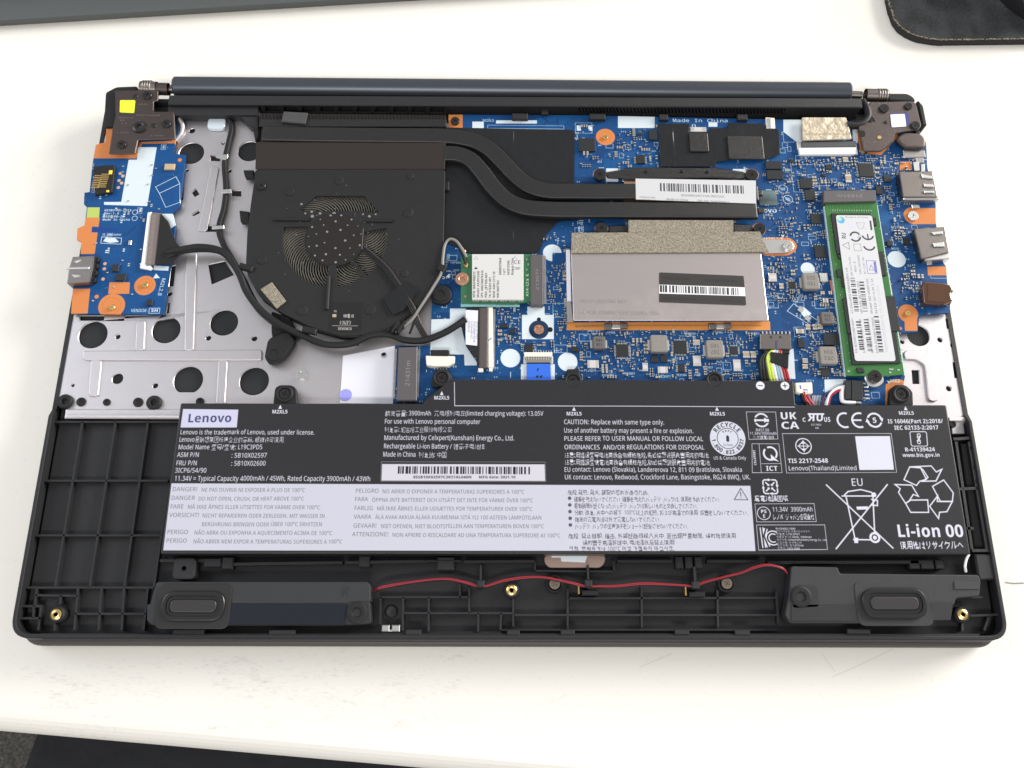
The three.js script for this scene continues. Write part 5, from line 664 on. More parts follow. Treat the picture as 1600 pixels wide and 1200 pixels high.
{ // card slots with their rows of contacts
  const slotTex = (s, turn) => canvasTex(256, 256, (g) => { g.fillStyle = '#514d4f'; g.fillRect(0, 0, 256, 256); g.fillStyle = '#7d797b'; g.translate(128, 128); g.rotate(turn); g.scale(1, 2.2); g.font = '34px sans-serif'; g.textAlign = 'center'; g.fillText(s, 0, 14); });
  const slot = (q, s, turn, y1, name = 'card_slot') => { const xs = q.map((p) => p[0]), zs = q.map((p) => p[1]), a = [Math.min(...xs), Math.min(...zs), Math.max(...xs), Math.max(...zs)]; occupied.push([a[0] - 1.5, a[1] - 1.5, a[2] + 1.5, a[3] + 1.5]); const m = sub(name, slab(q, PH, y1, 0.3), std([1, 1, 1], 0.5, 0, { map: slotTex(s, turn) }), board); return printed(m, ...a); };
  slot([[-46.84, 2.65], [-39.08, 2.31], [-38.51, 25.17], [-46.63, 25.22]], '21431m', -Math.PI / 2, 15.6); slot([[7.14, -39.79], [12.55, -39.84], [12.32, -16.62], [7.02, -16.58]], '21307T', -Math.PI / 2, 15.4); slot([[134.93, -71.62], [157.97, -72.17], [157.5, -66.47], [134.25, -65.62]], '21431m', Math.PI, 15.8);
  for (const [x, za, zb] of [[...[-48.23, 2.35], [-47.32, 22.94][1]], [...[-38.69, 2.28], [-37.96, 22.88][1]], [...[13.22, -40.56], [13, -18.34][1]]]) for (let z = za; z < zb; z += 0.5) leads.push(plain(x, z, 1.1, 0.26, PH, PH + 0.35));
  { const [x, z] = [10.49, -6.53]; sub('standoff', lathe(x, z, [[0, 12.6], [1.3, 12.6], [1.5, 13.2], [2.1, 13.2], [2.1, PH]], 24), M.copper, board); take(x, z, 9, 9); }
}
{ // white plug with black leads for the fan
  occupied.push([-37.4, 0, -22.97, 11.06]);
  sub('connector', slab(rnd([[-35.67, 5.8], [-23.73, 5.99], [-23.93, 8.75], [-26.48, 10.42], [-32.68, 10.46], [-35.28, 9.93]], 0.5), PH, PH + 2.6, 0.25), M.cream, board, 'cream five-pin plug socket'); sub('plug', slab(rnd([[-33.9, 3.44], [-26.11, 3.38], [-26.05, 5.88], [-33.56, 5.93]], 0.6), PH + 0.8, PH + 3, 0.3), M.rubber, board);
  for (let i = 0; i < 5; i++) { const [x, z] = [-32.05, 10.02]; leads.push(plain(x + i * 1.2, z, 0.45, 2, PH, PH + 0.4)); }
}
{ // screen cable socket, upper right
  occupied.push([128.33, -112.58, 155.09, -90.72]);
  sub('connector', slab(rnd([[127.04, -94.51], [152.92, -95.13], [152.18, -91.49], [127.23, -90.89]], 0.4), PH, PH + 1.6, 0.25), M.white, board, 'white screen cable socket'); sub('connector', slab([[128.7, -97.38], [153.2, -97.99], [152.83, -95], [128.41, -94.56]], PH, PH + 1.9, 0.2), M.chipGrey, board);
  { const [x, z] = [128.19, -91.39]; for (let i = 0; i < 40; i++) leads.push(plain(x + i * 0.57, z, 0.28, 1, PH, PH + 0.3)); } leads.push(block(127.59, -95.68, 2.01, 3.65, PH, PH + 1.4, 0.2), block(152.7, -94.47, 1.44, 5.97, PH, PH + 1.4, 0.2));
  sub('connector', slab([[113.89, -110.45], [117.92, -110.15], [117.67, -104.41], [113.62, -104.36]], PH, PH + 1.4, 0.25), M.cream, board); sub('connector', slab([[114.3, -109.56], [116.04, -109.58], [115.85, -104.52], [114.12, -104.5]], PH + 0.3, PH + 1.8, 0.2), M.tin, board);
}
{ // battery plug, clock battery plug, speaker plug
  occupied.push([100.55, -8.38, 115.41, 16.23], [115.48, 12.92, 157.15, 26.86]);
  sub('connector', [slab([[101.56, -4.69], [114.27, -4.78], [113.85, 1.98], [100.96, 2.07]], PH, PH + 2.6, 0.3)], M.portSteel, board, 'steel battery socket'); for (const [x, z] of [[105.91, -3.16], [109.75, -3.19]]) sub('latch_hole', disc(x, z, 0.5, PH + 2.6, PH + 2.66, 0.02, 10), M.chip, board); sub('pen_mark', slab([[107.62, -1.62], [108.28, -1.63], [107.98, 1.46], [107.32, 1.47]], PH + 2.62, PH + 2.68, 0), std([0.03, 0.03, 0.12], 0.6), board);
  for (let i = 0; i < 8; i++) { const [x, z] = [103.43, -5.95]; leads.push(plain(x + i * 1.6, z, 0.6, 1.4, PH, PH + 0.3)); }
  sub('connector', slab(rnd([[113.96, 16.35], [121.01, 16.03], [120.74, 20.93], [116.8, 21.49], [113.8, 20.43]], 0.6), PH, PH + 2.2, 0.4), M.cream, board, 'cream two-pin plug socket'); sub('pen_mark', slab([[115.67, 17.43], [116.19, 17.43], [116.28, 19.06], [115.76, 19.06]], PH + 2.21, PH + 2.26, 0), std([0.1, 0.1, 0.5], 0.6), board); sub('pen_mark', slab([[117.05, 19.05], [118.84, 19.31], [118.8, 19.72], [117, 19.6]], PH + 2.21, PH + 2.26, 0), std([0.1, 0.1, 0.5], 0.6), board);
  sub('plug', slab([[134.35, 15.4], [136.69, 15.39], [135.69, 23.54], [133.37, 23.55]], PH, PH + 2.7, 0.3), M.chip, board); sub('connector', slab([[136.99, 15.11], [141.91, 15.35], [140.54, 24.05], [135.92, 23.81]], PH, PH + 2.4, 0.3), M.chip, board, 'black five-pin speaker socket');
  for (let i = 0; i < 5; i++) { const [x, z] = [143.45, 15.91]; leads.push(plain(x, z + i * 1.6, 1.8, 0.6, PH, PH + 0.4)); }
}
// ports on the right edge
const port = (name, q, label, y1 = 16.2) => { const xs = q.map((p) => p[0]), zs = q.map((p) => p[1]); occupied.push([Math.min(...xs) - 2, Math.min(...zs), Math.max(...xs), Math.max(...zs)]); return sub(name, slab(rnd(q, 0.5), PH - 2.6, y1, 0.4, [], 2), M.portSteel, board, label); };
port('usb_port', [[169.24, -81.13], [184.3, -81.61], [184.54, -68.52], [169.13, -68.36]], 'steel double-contact port, the upper one on the right edge'); port('hdmi_port', [[171.66, -53.11], [185.37, -54.17], [185.37, -41.96], [172.81, -38.53]], 'steel port, the lower one on the right edge');
sub('port_rim', [slab([[169.55, -68.84], [185, -68.99], [185.09, -67.73], [169.65, -67.58]], PH - 2.4, 15.6, 0.3)], M.tin, board); sub('port_rim', slab([[175.94, -42.28], [185.7, -43.28], [185.35, -39.35], [174.25, -38.35]], PH - 2.4, 15.4, 0.3), M.tin, board);
for (const q of [[[178.57, -79.81], [183.23, -78.9], [183.55, -77.3], [178.85, -77.89]], [[178.98, -75.01], [182.88, -74.73], [183.2, -73.14], [179.02, -73.42]], [[178.46, -71.5], [182.95, -71.55], [183.04, -70.28], [178.55, -70.24]], [[178.46, -51.22], [183.53, -51.89], [183.57, -50.35], [179.93, -50.01]], [[178.5, -46.03], [183.27, -46.69], [183.44, -44.26], [179.05, -44.22]]]) sub('spring_tongue', slab(q, 16.1, 16.75, 0.25), M.tin, board);
for (const [x, z] of [[170.26, -79.92], [169.9, -77.33], [170.1, -74.76], [170.02, -72.2], [170.51, -69.65]]) sub('solder_tail', disc(x, z, 1.1, PH, PH + 1.6, 0.3, 12), M.rubber, board);
{ const q = rnd([[171.68, -27.21], [172.67, -28.4], [181.75, -27.59], [184.05, -26.73], [184.31, -24.96], [183.17, -22.9], [183.47, -19.69], [179.7, -17.92], [171.18, -18.44]], 0.8); occupied.push([172.48, -31.19, 185.75, -18.29]); sub('audio_jack', slab(q, PH - 2, 15.8, 0.7, [], 3), M.kapton, board, 'headphone socket under amber tape'); sub('jack_mouth', [slab(rnd([[181.68, -27.47], [185.12, -26.9], [185.33, -24.84], [183.7, -23.07], [184.5, -21.31], [183.31, -18.97], [180.88, -18.95]], 0.5), PH - 1.6, 14.6, 0.8, [], 2)], std([0.03, 0.02, 0.015], 0.25), board); sub('amber_tape', slab([[173.95, -27.34], [180.89, -26.81], [179.39, -18.9], [172.49, -19.43]], 15.82, 15.95, 0), std([0.07, 0.025, 0.006], 0.2, 0, { clearcoat: 1 }), board); for (let i = 0; i < 5; i++) { const [x, z] = [173.61, -19.31]; leads.push(plain(x + i * 2.2, z, 1, 1.2, PH, PH + 0.4)); } }
// screws of the board
for (const [x, z, r, y, m] of [[41.05, -99.54, 1.05, 13, M.brass], [-26.32, -107.06, 1.9, 13.6, M.blackScrew], [173.79, -60.9, 2.3, 13.6, M.tin], [165.17, -15.16, 1.2, 13, M.brass], [117.65, -45.63, 2.1, 13.8, M.tin]]) { take(x, z, 2 * r + 4, 2 * r + 4); sub('screw', screwGeo(x, z, r, PH, y), m, board); }
sub('retaining_tab', slab(rnd([[106.64, -49.01], [118.81, -49.12], [120.95, -45.77], [118.16, -42.7], [106.04, -42.28]], 2.2), PH + 0.05, PH + 0.8, 0.25, [], 2), M.tin, board, 'steel tab of the memory shield');
sub('cover_plate', [slab(rnd([[174.08, -94.37], [183.82, -94.15], [183.85, -90.52], [173.75, -90.08]], 0.5), PH, 13.4, 0.3), slab([[179.45, -91.79], [183.18, -91.83], [182.88, -87.88], [179.44, -87.84]], PH - 1.4, 13, 0.3)], M.steel, board);
for (const q of [[[173.89, -66.56], [177.26, -66.59], [177.58, -65.02], [174.18, -64.67]], [[176.43, -38.87], [178.94, -39.19], [178.71, -37.68], [176.48, -37.36]], [[177.94, -88.08], [180.57, -88.44], [180.13, -83.53], [177.84, -83.51]], [[181.24, -87.14], [182.95, -87.15], [182.32, -82.9], [180.6, -82.89]]]) sub('shield_finger', slab(q, PH, PH + 1, 0.2), M.tin, board);
// the many tiny parts: capacitors, resistors and small chips
{
  const r = rng(1234), caps = [], ends = [], blacks = [];
  for (const a of [[22.78, -52.98, 107.51, -11.3], [-22.54, -44.9, 7.41, -17.49], [-32.34, -103.94, 25.63, -57.66], [26.02, -76.65, 108.69, -53.78], [65.17, -108.44, 119.23, -85.08], [135.05, -68.16, 154.16, 14.6], [159.2, -123.3, 185.65, -93.04], [-34.77, -16.58, -14.04, 17.04], [3.4, -17.46, 17.36, -2.08], [106.63, 0.97, 115.11, 14.02], [117.84, -20.69, 127.85, -8.58], [170.52, -65.65, 183.85, -56.97], [122.46, -39.19, 128.55, -32.02], [160.2, -45.61, 168.15, -35.36], [160.05, -20.43, 169.92, -6.59], [-5.32, 0.9, 3.08, 10.33], [17.82, 2.43, 26.55, 11.84], [11.96, -46.73, 21.12, -37.11], [71.75, -111.92, 98.2, -107.81], [46.76, -111.63, 63.83, -104.71], [36.99, -105.08, 45.57, -94.81], [26.51, -59.85, 32.4, -51.22]]) occupied.push(a);
  const free = (x, z, w) => occupied.every(([a, b, c, d]) => x + w < a || x - w > c || z + w < b || z - w > d);
  const inside = (x, z) => { let k = false; for (let i = 0, j = boardQ.length - 1; i < boardQ.length; j = i++) { const [xi, zi] = boardQ[i], [xj, zj] = boardQ[j]; if (zi > z !== zj > z && x < ((xj - xi) * (z - zi)) / (zj - zi) + xi) k = !k; } return k; };
  const zones = [[[-8.09, -16.79], [4.67, 2.52], 60], [[16.89, -6.9], [103.83, 14.1], 210], [[106.8, -42.09], [131.38, -20.79], 90], [[117.84, -20.69], [135.4, 13.34], 150], [[110.45, -88.92], [150.09, -51.06], 130], [[152.66, -94.33], [178.9, -67], 75], [[164.22, -73.24], [171.65, -18.18], 60], [[29.52, -106.34], [64.51, -84.5], 40], [[13.08, -49.81], [22.25, -9.8], 45], [[127.92, -91.74], [152.99, -85.44], 40], [[143.99, 16.04], [151.02, 24.19], 24], [[3.39, -16.88], [22.84, 14.62], 40]];
  const put = (x, z, v, size, kind) => { const w = v ? 0.5 * size : size, d = v ? size : 0.5 * size; (kind === 2 ? blacks : caps).push(plain(x, z, v ? w : w * 0.56, v ? d * 0.56 : d, PH, PH + 0.45 * size)); for (const s of [-1, 1]) ends.push(plain(x + (v ? 0 : s * w * 0.38), z + (v ? s * d * 0.38 : 0), v ? w * 1.04 : w * 0.24, v ? d * 0.24 : d * 1.04, PH, PH + 0.48 * size)); take(x, z, w, d); };
  for (const [[xa, za], [xb, zb], n] of zones) for (let i = 0; i < n * 2.3; i++) {
    const x = xa + r() * (xb - xa), z = za + r() * (zb - za), v = r() < 0.5, k = r(), size = k < 0.6 ? 0.85 : k < 0.88 ? 1.2 : 1.75, kind = r() < 0.42 ? 2 : 1, row = r() < 0.5 ? 2 + Math.floor(r() * 3) : 1;
    for (let j = 0; j < row; j++) { const qx = x + (v ? j * 0.9 * size : 0), qz = z + (v ? 0 : j * 0.9 * size); if (inside(qx, qz) && free(qx, qz, 0.4 * size)) put(qx, qz, v, size, kind); }
  }
  for (const [[xa, za], [xb, zb], n] of zones) for (let i = 0; i < n * 0.16; i++) { const x = xa + r() * (xb - xa), z = za + r() * (zb - za), w = 1 + r() * 0.8, d = 1.2 + r(); if (inside(x, z) && free(x, z, 1)) { blacks.push(block(x, z, w, d, PH, PH + 0.8, 0.08)); for (const s of [-1, 1]) for (const k of [-0.6, 0.6]) ends.push(plain(x + k * w * 0.55, z + s * (d / 2 + 0.25), 0.35, 0.6, PH, PH + 0.2)); take(x, z, w, d + 1); } }
  stuff(sub('tiny_capacitors', caps, std([0.3, 0.25, 0.18], 0.45), board)); stuff(sub('tiny_resistors', blacks, M.chip, board)); stuff(sub('solder_ends', [ends, leads], std([0.7, 0.68, 0.64], 0.35, 0.8), board));
}
// black insulating sheet under the heat pipes and the black tape
const sheet = part('insulating_sheet', [slab(rnd([[-31.75, -104.01], [27.41, -103.34], [26.57, -77.38], [26.73, -71.62], [31.15, -58.11], [19.22, -57.07], [13.06, -49.6], [11.07, -41.96], [-18.37, -41.39], [-20.57, -42.58], [-24.71, -44.98], [-29.67, -46.76]], 1.5, 3), PH + 0.15, PH + 0.4, 0)], M.sheet, L, 'creased black plastic sheet under the heat pipes');
const tape = part('black_tape_cover', [slab([[64.87, -106.58], [79.03, -106.74], [78.73, -102.03], [87.68, -102.47], [87.82, -104.49], [96.2, -104.58], [96.7, -107.28], [111.44, -107.12], [115.92, -105.48], [119.24, -103.84], [118.6, -91.19], [112.06, -88.49], [95.2, -87.98], [89.72, -86.94], [89.26, -84.65], [64.86, -84.39]], PH + 0.8, PH + 1.2, 0.15)], M.sheet, L, 'matt black tape over chips beside the rear vents');
sub('raised_square', slab(rrect(82.56, -96.69, 8.59, 9.96, 0.8), PH + 1.2, PH + 2, 0.4, [], 2), M.pipe, tape); sub('raised_square', slab(rrect(103.25, -94.12, 16.03, 12.23, 0.8), PH + 1.2, PH + 2, 0.4, [], 2), M.pipe, tape);

// small board with the network socket on the left
const io = part('side_board', slab([[-181.82, -103.23], [-178.19, -105.62], [-151.18, -105.93], [-150.31, -96.61], [-150.54, -89.37], [-144.85, -88.78], [-144.53, -63.2], [-147.17, -60.06], [-145.03, -53.88], [-144.83, -34.79], [-144.94, -12.56], [-182.82, -12.56], [-183.89, -24.13], [-181.2, -25.62], [-183.18, -39.85], [-183.81, -45.58], [-185.85, -46.47], [-186.45, -51.96], [-183.7, -53.52], [-183.96, -62.19], [-185.57, -63.74], [-186.18, -69.4], [-184.03, -69.73], [-184.78, -81.86], [-184.97, -86.72], [-184.89, -93.58], [-180.87, -94.95]], 11, PH, 0), M.ioBoard, L, 'small blue circuit board along the left edge');
printed(io, iox0, ioz0, iox1, ioz1);
{
  sub('network_socket', [slab([[-183.64, -81.37], [-179.58, -82.06], [-174.03, -82.12], [-173.47, -68.76], [-180.68, -67.43], [-181.87, -73.41]], PH, 14, 0.3)], M.rubber, io); const c = []; const [a, b] = [-180.7, -76.6], [c1, d1] = [-175.32, -77.62]; for (let i = 0; i < 8; i++) c.push(plain(a + 0.3 - i * 0.08, b + i * 0.85, 3.2, 0.35, 14, 14.3), plain(c1 - 2 - i * 0.1, d1 + 0.3 + i * 0.9, 3.4, 0.4, 14, 14.35)); stuff(sub('socket_contacts', c, M.gold, io)); sub('contact_tab', [block(-175.39, -78.32, 1.38, 1.91, 14, 14.5, 0.1), block(-175.25, -68.98, 1.1, 0.94, 14, 14.5, 0.1)], std([0.8, 0.6, 0.05], 0.4), io);
  sub('usb_port', slab(rnd([[-184.42, -36.72], [-175.49, -37.39], [-175.16, -31.78], [-175.45, -25.05], [-184.81, -24.4], [-185.11, -31.11]], 0.5), PH - 2.6, 16, 0.4, [], 2), M.portSteel, io, 'steel double port on the left board'); for (const q of [[[-183.61, -34.21], [-180.63, -35.41], [-180, -34.83], [-182.2, -33.63]], [[-183.46, -28.34], [-180.57, -28.36], [-178.85, -27.5], [-181.92, -26.9]]]) sub('spring_tongue', slab(q, 15.9, 16.5, 0.25), M.tin, io); sub('port_rim', slab([[-185.92, -31.59], [-176.42, -31.96], [-176.55, -31.08], [-186.04, -30.7]], 15.8, 16.25, 0.1), M.tin, io);
  for (const [x, z] of [[-175.44, -36.61], [-175.26, -33.64], [-175.3, -30.39], [-175.33, -27.16]]) sub('solder_tail', disc(x, z, 1.3, PH, PH + 1.8, 0.3, 12), M.rubber, io);
  sub('connector', slab([[-157.08, -59.25], [-155.48, -59.57], [-154.48, -33.82], [-156.57, -33.51]], PH, PH + 1.4, 0.2), M.white, io, 'white body of the flat cable socket'); sub('connector', slab([[-155.17, -59.27], [-151.31, -58.99], [-150.59, -34.75], [-154.21, -33.82]], PH, PH + 1.5, 0.2), std([0.16, 0.13, 0.125], 0.5), io); const cs = []; { const [xa, za] = [-155.78, -57.71], [xb, zb] = [-154.86, -34.71]; for (let i = 0; i < 40; i++) { const t = i / 39; cs.push(plain(xa + (xb - xa) * t + 1.2, za + (zb - za) * t, 2.6, 0.22, PH + 1.5, PH + 1.58)); } } stuff(sub('socket_contacts', cs, std([0.4, 0.34, 0.3], 0.4, 0.6), io)); sub('connector', slab([[-157.17, -35.38], [-153.35, -34.82], [-151.52, -33.06], [-152.46, -32.16], [-156.85, -33.01]], PH, PH + 1.2, 0.2), M.white, io);
  for (const [x, z, w, d, a] of [[-167.21, -33.17, 2.94, 3.26, 0], [-164.46, -28.91, 4.52, 2.94, 0], [-150.95, -17.5, 2.37, 2.6, 0]]) sub('chip', block(x, z, w, d, PH, PH + 0.9, 0.1), M.chip, io);
  sub('capacitor', block(-150.76, -82.2, 4.46, 2.9, PH, PH + 1, 0.15), std([0.45, 0.33, 0.2], 0.5), io); sub('chip', block(-163.01, -45.19, 1.35, 2.12, PH, PH + 0.6, 0.1), M.tin, io);
  const e = []; const r = rng(99); for (let i = 0; i < 60; i++) { const u = r(), v = r(); const [xa, za] = [-183.46, -84.14], [xb, zb] = [-149.3, -15.69]; e.push(plain(xa + (xb - xa) * u, za + (zb - za) * v, 0.9, 0.5, PH, PH + 0.35)); } stuff(sub('solder_ends', e.filter((_, i) => i % 2), M.tin, io));
  for (const [x, z] of [[-166.18, -15.21], [-154, -25.47]]) sub('screw', screwGeo(x, z, 1.2, PH, 13, 0.6), M.brass, io);
}

// ---------- fan, heat sink, cards, memory shield, hinges ----------
const FT = 16;                                                       // top of the fan
{
  const [hx, hz] = [-75.68, -46.06];
  const outline = rnd([[-112.56, -79.57], [-29.79, -80.45], [-29.77, -69.01], [-29.52, -38.37], [-30.4, -31.24], [-37.18, -18.36], [-44.29, -11.14], [-50.58, -5.43], [-59.3, -2.56], [-69.66, -1.93], [-81.58, -5.21], [-94.61, -11.61], [-105.29, -19.55], [-110.99, -29.38], [-112.04, -34.68], [-112.82, -48.15], [-112.68, -63.49], [-112.29, -73.85]], 2);
  const Rin = 22.6, rh = 12.4;
  const sector = (a0, a1, cuts) => { const n = 22, o = []; for (let i = 0; i <= n; i++) { const a = a0 + ((a1 - a0) * i) / n; o.push([hx + Rin * Math.cos(a), hz + Rin * Math.sin(a)]); } for (let i = n; i >= 0; i--) { const a = a0 + ((a1 - a0) * i) / n; o.push([hx + rh * Math.cos(a), hz + rh * Math.sin(a)]); } return o.map(([x, z]) => [Math.max(cuts[0], Math.min(cuts[2], x)), Math.max(cuts[1], Math.min(cuts[3], z))]); };
  const B = [[-100.9, -66.42], [-51.27, -14.8]], xl = B[0][0], zt = B[0][1], xr = B[1][0], zb = 99;
  const zArm0 = [-76.53, -58.89][1], zArm1 = [-76.06, -51.83][1];
  const top = [[-85.02, -66.89], [-64.15, -67.1], [-57.15, -59.07], [-60.38, -58.12], [-65.07, -59], [-88.25, -58.77], [-91.84, -59.36], [-91.61, -59.98]], left = sector(Math.PI * 0.53, Math.PI * 1.16, [xl, zArm1, 99, zb]), right = sector(-0.3, Math.PI * 0.28, [-99, zArm1, xr, zb]), low = sector(Math.PI * 0.3, Math.PI * 0.47, [-99, zArm1, 99, zb]);
  const fan = part('cooling_fan', [slab(outline, 14.9, FT, 0.35, [top, left, right, low], 2), slab(outline.map(([x, z]) => [hx + (x - hx) * 0.992, hz + (z - hz) * 0.992]), 10.2, 11, 0)], M.fan, L, 'flat black cooling fan');
  const wall = outline.map(([x, z]) => [hx + (x - hx) * 0.985, hz + (z - hz) * 0.985]), inner = wall.map(([x, z]) => [hx + (x - hx) * 0.975, hz + (z - hz) * 0.975]).reverse();
  sub('side_wall', slab(wall, 11, 14.9, 0, [inner]), M.fan, fan);
  const blades = []; for (let i = 0; i < 74; i++) { const a = (i / 74) * Math.PI * 2, pts = []; for (let k = 0; k <= 7; k++) { const t = k / 7, r = 11 + t * 14.5, b = a - 0.62 * t * t - 0.25 * t; pts.push([hx + r * Math.cos(b), hz + r * Math.sin(b)]); } const q = []; for (let k = 0; k < 7; k++) q.push(bar(pts[k], pts[k + 1], 0.42, 11.6, 14.4)); blades.push(q); }
  stuff(sub('fan_blades', blades, M.blade, fan));
  sub('rotor_ring', disc(hx, hz, 11.4, 11.2, 14.5, 0.3, 36), M.hub, fan);
  const oct = circ(hx, hz, 12.9, 8, Math.PI / 8, Math.PI * 2 + Math.PI / 8);
  sub('hub_plate', slab(oct, FT - 0.6, FT + 0.25, 0.2), M.hub, fan);
  const dots = [], r = rng(31); for (const [R, n, o] of [[11.2, 15, 0.2], [8.1, 9, 0.5], [4.6, 5, 0.1]]) for (let i = 0; i < n; i++) { const a = o + (i / n) * Math.PI * 2 + r() * 0.12, rr = 0.2 + r() * 0.34; dots.push(disc(hx + R * Math.cos(a), hz + R * Math.sin(a), rr, FT + 0.25, FT + 0.34, 0.05, 10)); }
  for (let i = 0; i < 60; i++) { const a = r() * 7, R = 13.5 + Math.pow(r(), 2) * 14; dots.push(disc(hx + R * Math.cos(a), hz + R * Math.sin(a), 0.1 + r() * 0.14, FT, FT + 0.03, 0.02, 6)); }
  for (const [x, z] of [[-89.01, -58], [-85.91, -56.64], [-82.74, -58.06], [-79.64, -56.55], [-76.75, -58.11], [-73.37, -56.45], [-64.45, -57.77], [-61.68, -56.87], [-59, -57.82], [-86.34, -58.79], [-90.99, -62.46]]) dots.push(disc(x, z, 0.4 + r() * 0.35, FT, FT + 0.1, 0.05, 10));
  stuff(sub('glue_dots', dots, std([0.2, 0.18, 0.165], 0.6), fan));
  for (const [x0, x1] of [[428, 484], [571, 616]]) { const [a, z] = { 428: [-101.81, -54.95], 571: [-62.92, -54.71] }[x0], w = { 428: [-86.88, -55.09], 571: [-51.49, -54.82] }[x0][0]; sub('pressed_rib', tube([[a, FT + 0.1, z], [w, FT + 0.1, z]], 0.75, 8), M.fan, fan); }
  sub('pressed_rib', tube([[...[-76.92, -28.5].slice(0, 1), FT + 0.1, [-76.92, -28.5][1]], [[-76.68, -13.46][0], FT + 0.1, [-76.68, -13.46][1]]], 0.9, 8), M.fan, fan);
  for (const [x, z, q] of [[-75.6, -74.23, 2], [-96.39, -68.34, 2], [-45.1, -58.57, 2.2], [-105.48, -35.92, 2.2], [-44.98, -76.77, 1.7], [-86.88, -13.1, 2.4], [-58.84, -13.6, 2.4], [-45.59, -30.23, 1.8]]) sub('pressed_dimple', lathe(x, z, [[0, FT + 0.32], [q * 0.75, FT + 0.3], [q * 0.95, FT + 0.16], [q, FT - 0.05]], 26), M.fan, fan);
  { const [x, z] = [-108.86, -71.04]; sub('screw', screwGeo(x, z, 1.9, FT, FT + 0.7), M.blackScrew, fan); }
  sub('foam_patch', slab([[-104.56, -22.12], [-100.1, -25.35], [-93.59, -17.03], [-97.23, -13.57]], FT, FT + 0.9, 0.15), M.foam, fan, 'small grey felt patch');
  const printTex = canvasTex(512, 256, (g) => { g.fillStyle = '#1f1f20'; g.fillRect(0, 0, 512, 256); g.translate(512, 256); g.rotate(Math.PI); g.fillStyle = '#a9a6a2'; g.textAlign = 'center'; g.font = 'bold 30px sans-serif'; g.fillText('DC BRUSHLESS', 256, 40); g.fillRect(60, 52, 392, 3); g.font = 'bold 42px sans-serif'; g.fillText('C-Z71C-1', 256, 96); g.font = 'bold 36px sans-serif'; g.fillText('5V   0.28A', 210, 150); g.lineWidth = 5; g.strokeStyle = '#a9a6a2'; g.beginPath(); g.arc(206, 137, 16, 0, 7); g.stroke(); g.beginPath(); g.arc(206, 137, 6, 0, 7); g.stroke(); g.fillStyle = '#a8957c'; g.fillRect(400, 126, 60, 26); g.fillStyle = '#a9a6a2'; g.font = 'bold 24px sans-serif'; g.fillText('FLA', 420, 185); });
  const [cx, cz, cw, cd] = [-68.87, -10.29, 13.6, 13.34]; const pt = sub('printed_plate', slab(rect(cx, cz, cw, cd), FT - 0.1, FT + 0.02, 0), std([1, 1, 1], 0.46, 0, { map: printTex, specularIntensity: 0.55 }), fan); printed(pt, cx - cw / 2, cz - cd / 2, cx + cw / 2, cz + cd / 2);
  for (const q of [[[-118.16, -80.14], [-113.43, -80.19], [-113.13, -76.99], [-116.98, -76.63]], [[-117.83, -60.25], [-113.39, -59.67], [-112.95, -55.04], [-116.73, -54.7]], [[-31.44, -74.96], [-28.11, -75.63], [-27.99, -70.86], [-31.35, -71.46]]]) sub('mounting_lug', slab(rnd(q, 0.5), 11, 14.4, 0.4), M.rubber, fan);
  for (const [q, s] of [[[[-100.2, -1.26], [-92.7, -4.69], [-88.71, -0.51], [-93.69, 8.12], [-98.69, 9.8], [-101, 7.07]], [-97.05, 5.11]], [[[-34.8, -24.34], [-30.05, -26.13], [-26.28, -24.41], [-25.37, -20.05], [-28.21, -16.85], [-34.07, -17.96]], [-30.19, -21.47]]]) { sub('mounting_ear', slab(rnd(q, 2.2, 6), 11, 14.6, 0.7, [], 3), M.rubber, fan); sub('screw_boss', lathe(s[0], s[1], [[1.6, 14.5], [1.7, 14.9], [3.2, 14.9], [3.4, 14.4]], 24), M.rubber, fan); sub('screw', screwGeo(s[0], s[1], 1.55, 13, 14.5), M.blackScrew, fan); }
  sub('mounting_ear', slab(rnd([[-100.56, -14.42], [-92.91, -11.61], [-87.44, -2.54], [-97.43, 3.15], [-99.69, -4.71]], 1), 10.4, 12, 0.3), M.rubber, fan);
  // leads of the fan
  for (const [o, m] of [[0, M.wire], [0.8, M.wire], [1.6, M.wire], [-0.7, M.hinge]]) sub('lead', tube([[-64, 15.4, -43.17], [-59.23, 16.8, -38.3], [-53.06, 16.8, -32.43], [-48.52, 16.8, -26.02], [-44.55, 16.8, -19.67], [-41.17, 16.8, -13.96], [-38.76, 15, -8.19], [-35.23, 14, -2.12]].map(([x, y, z]) => [x - o * 0.7, y, z + o * 0.55]), 0.36), m, fan);
  sub('black_tape', slab([[-53.94, -18.31], [-44.78, -26.2], [-39.08, -22.47], [-45.29, -12.94], [-49.4, -10.92]], FT + 0.9, FT + 1.15, 0.05), M.sheet, fan); 
}
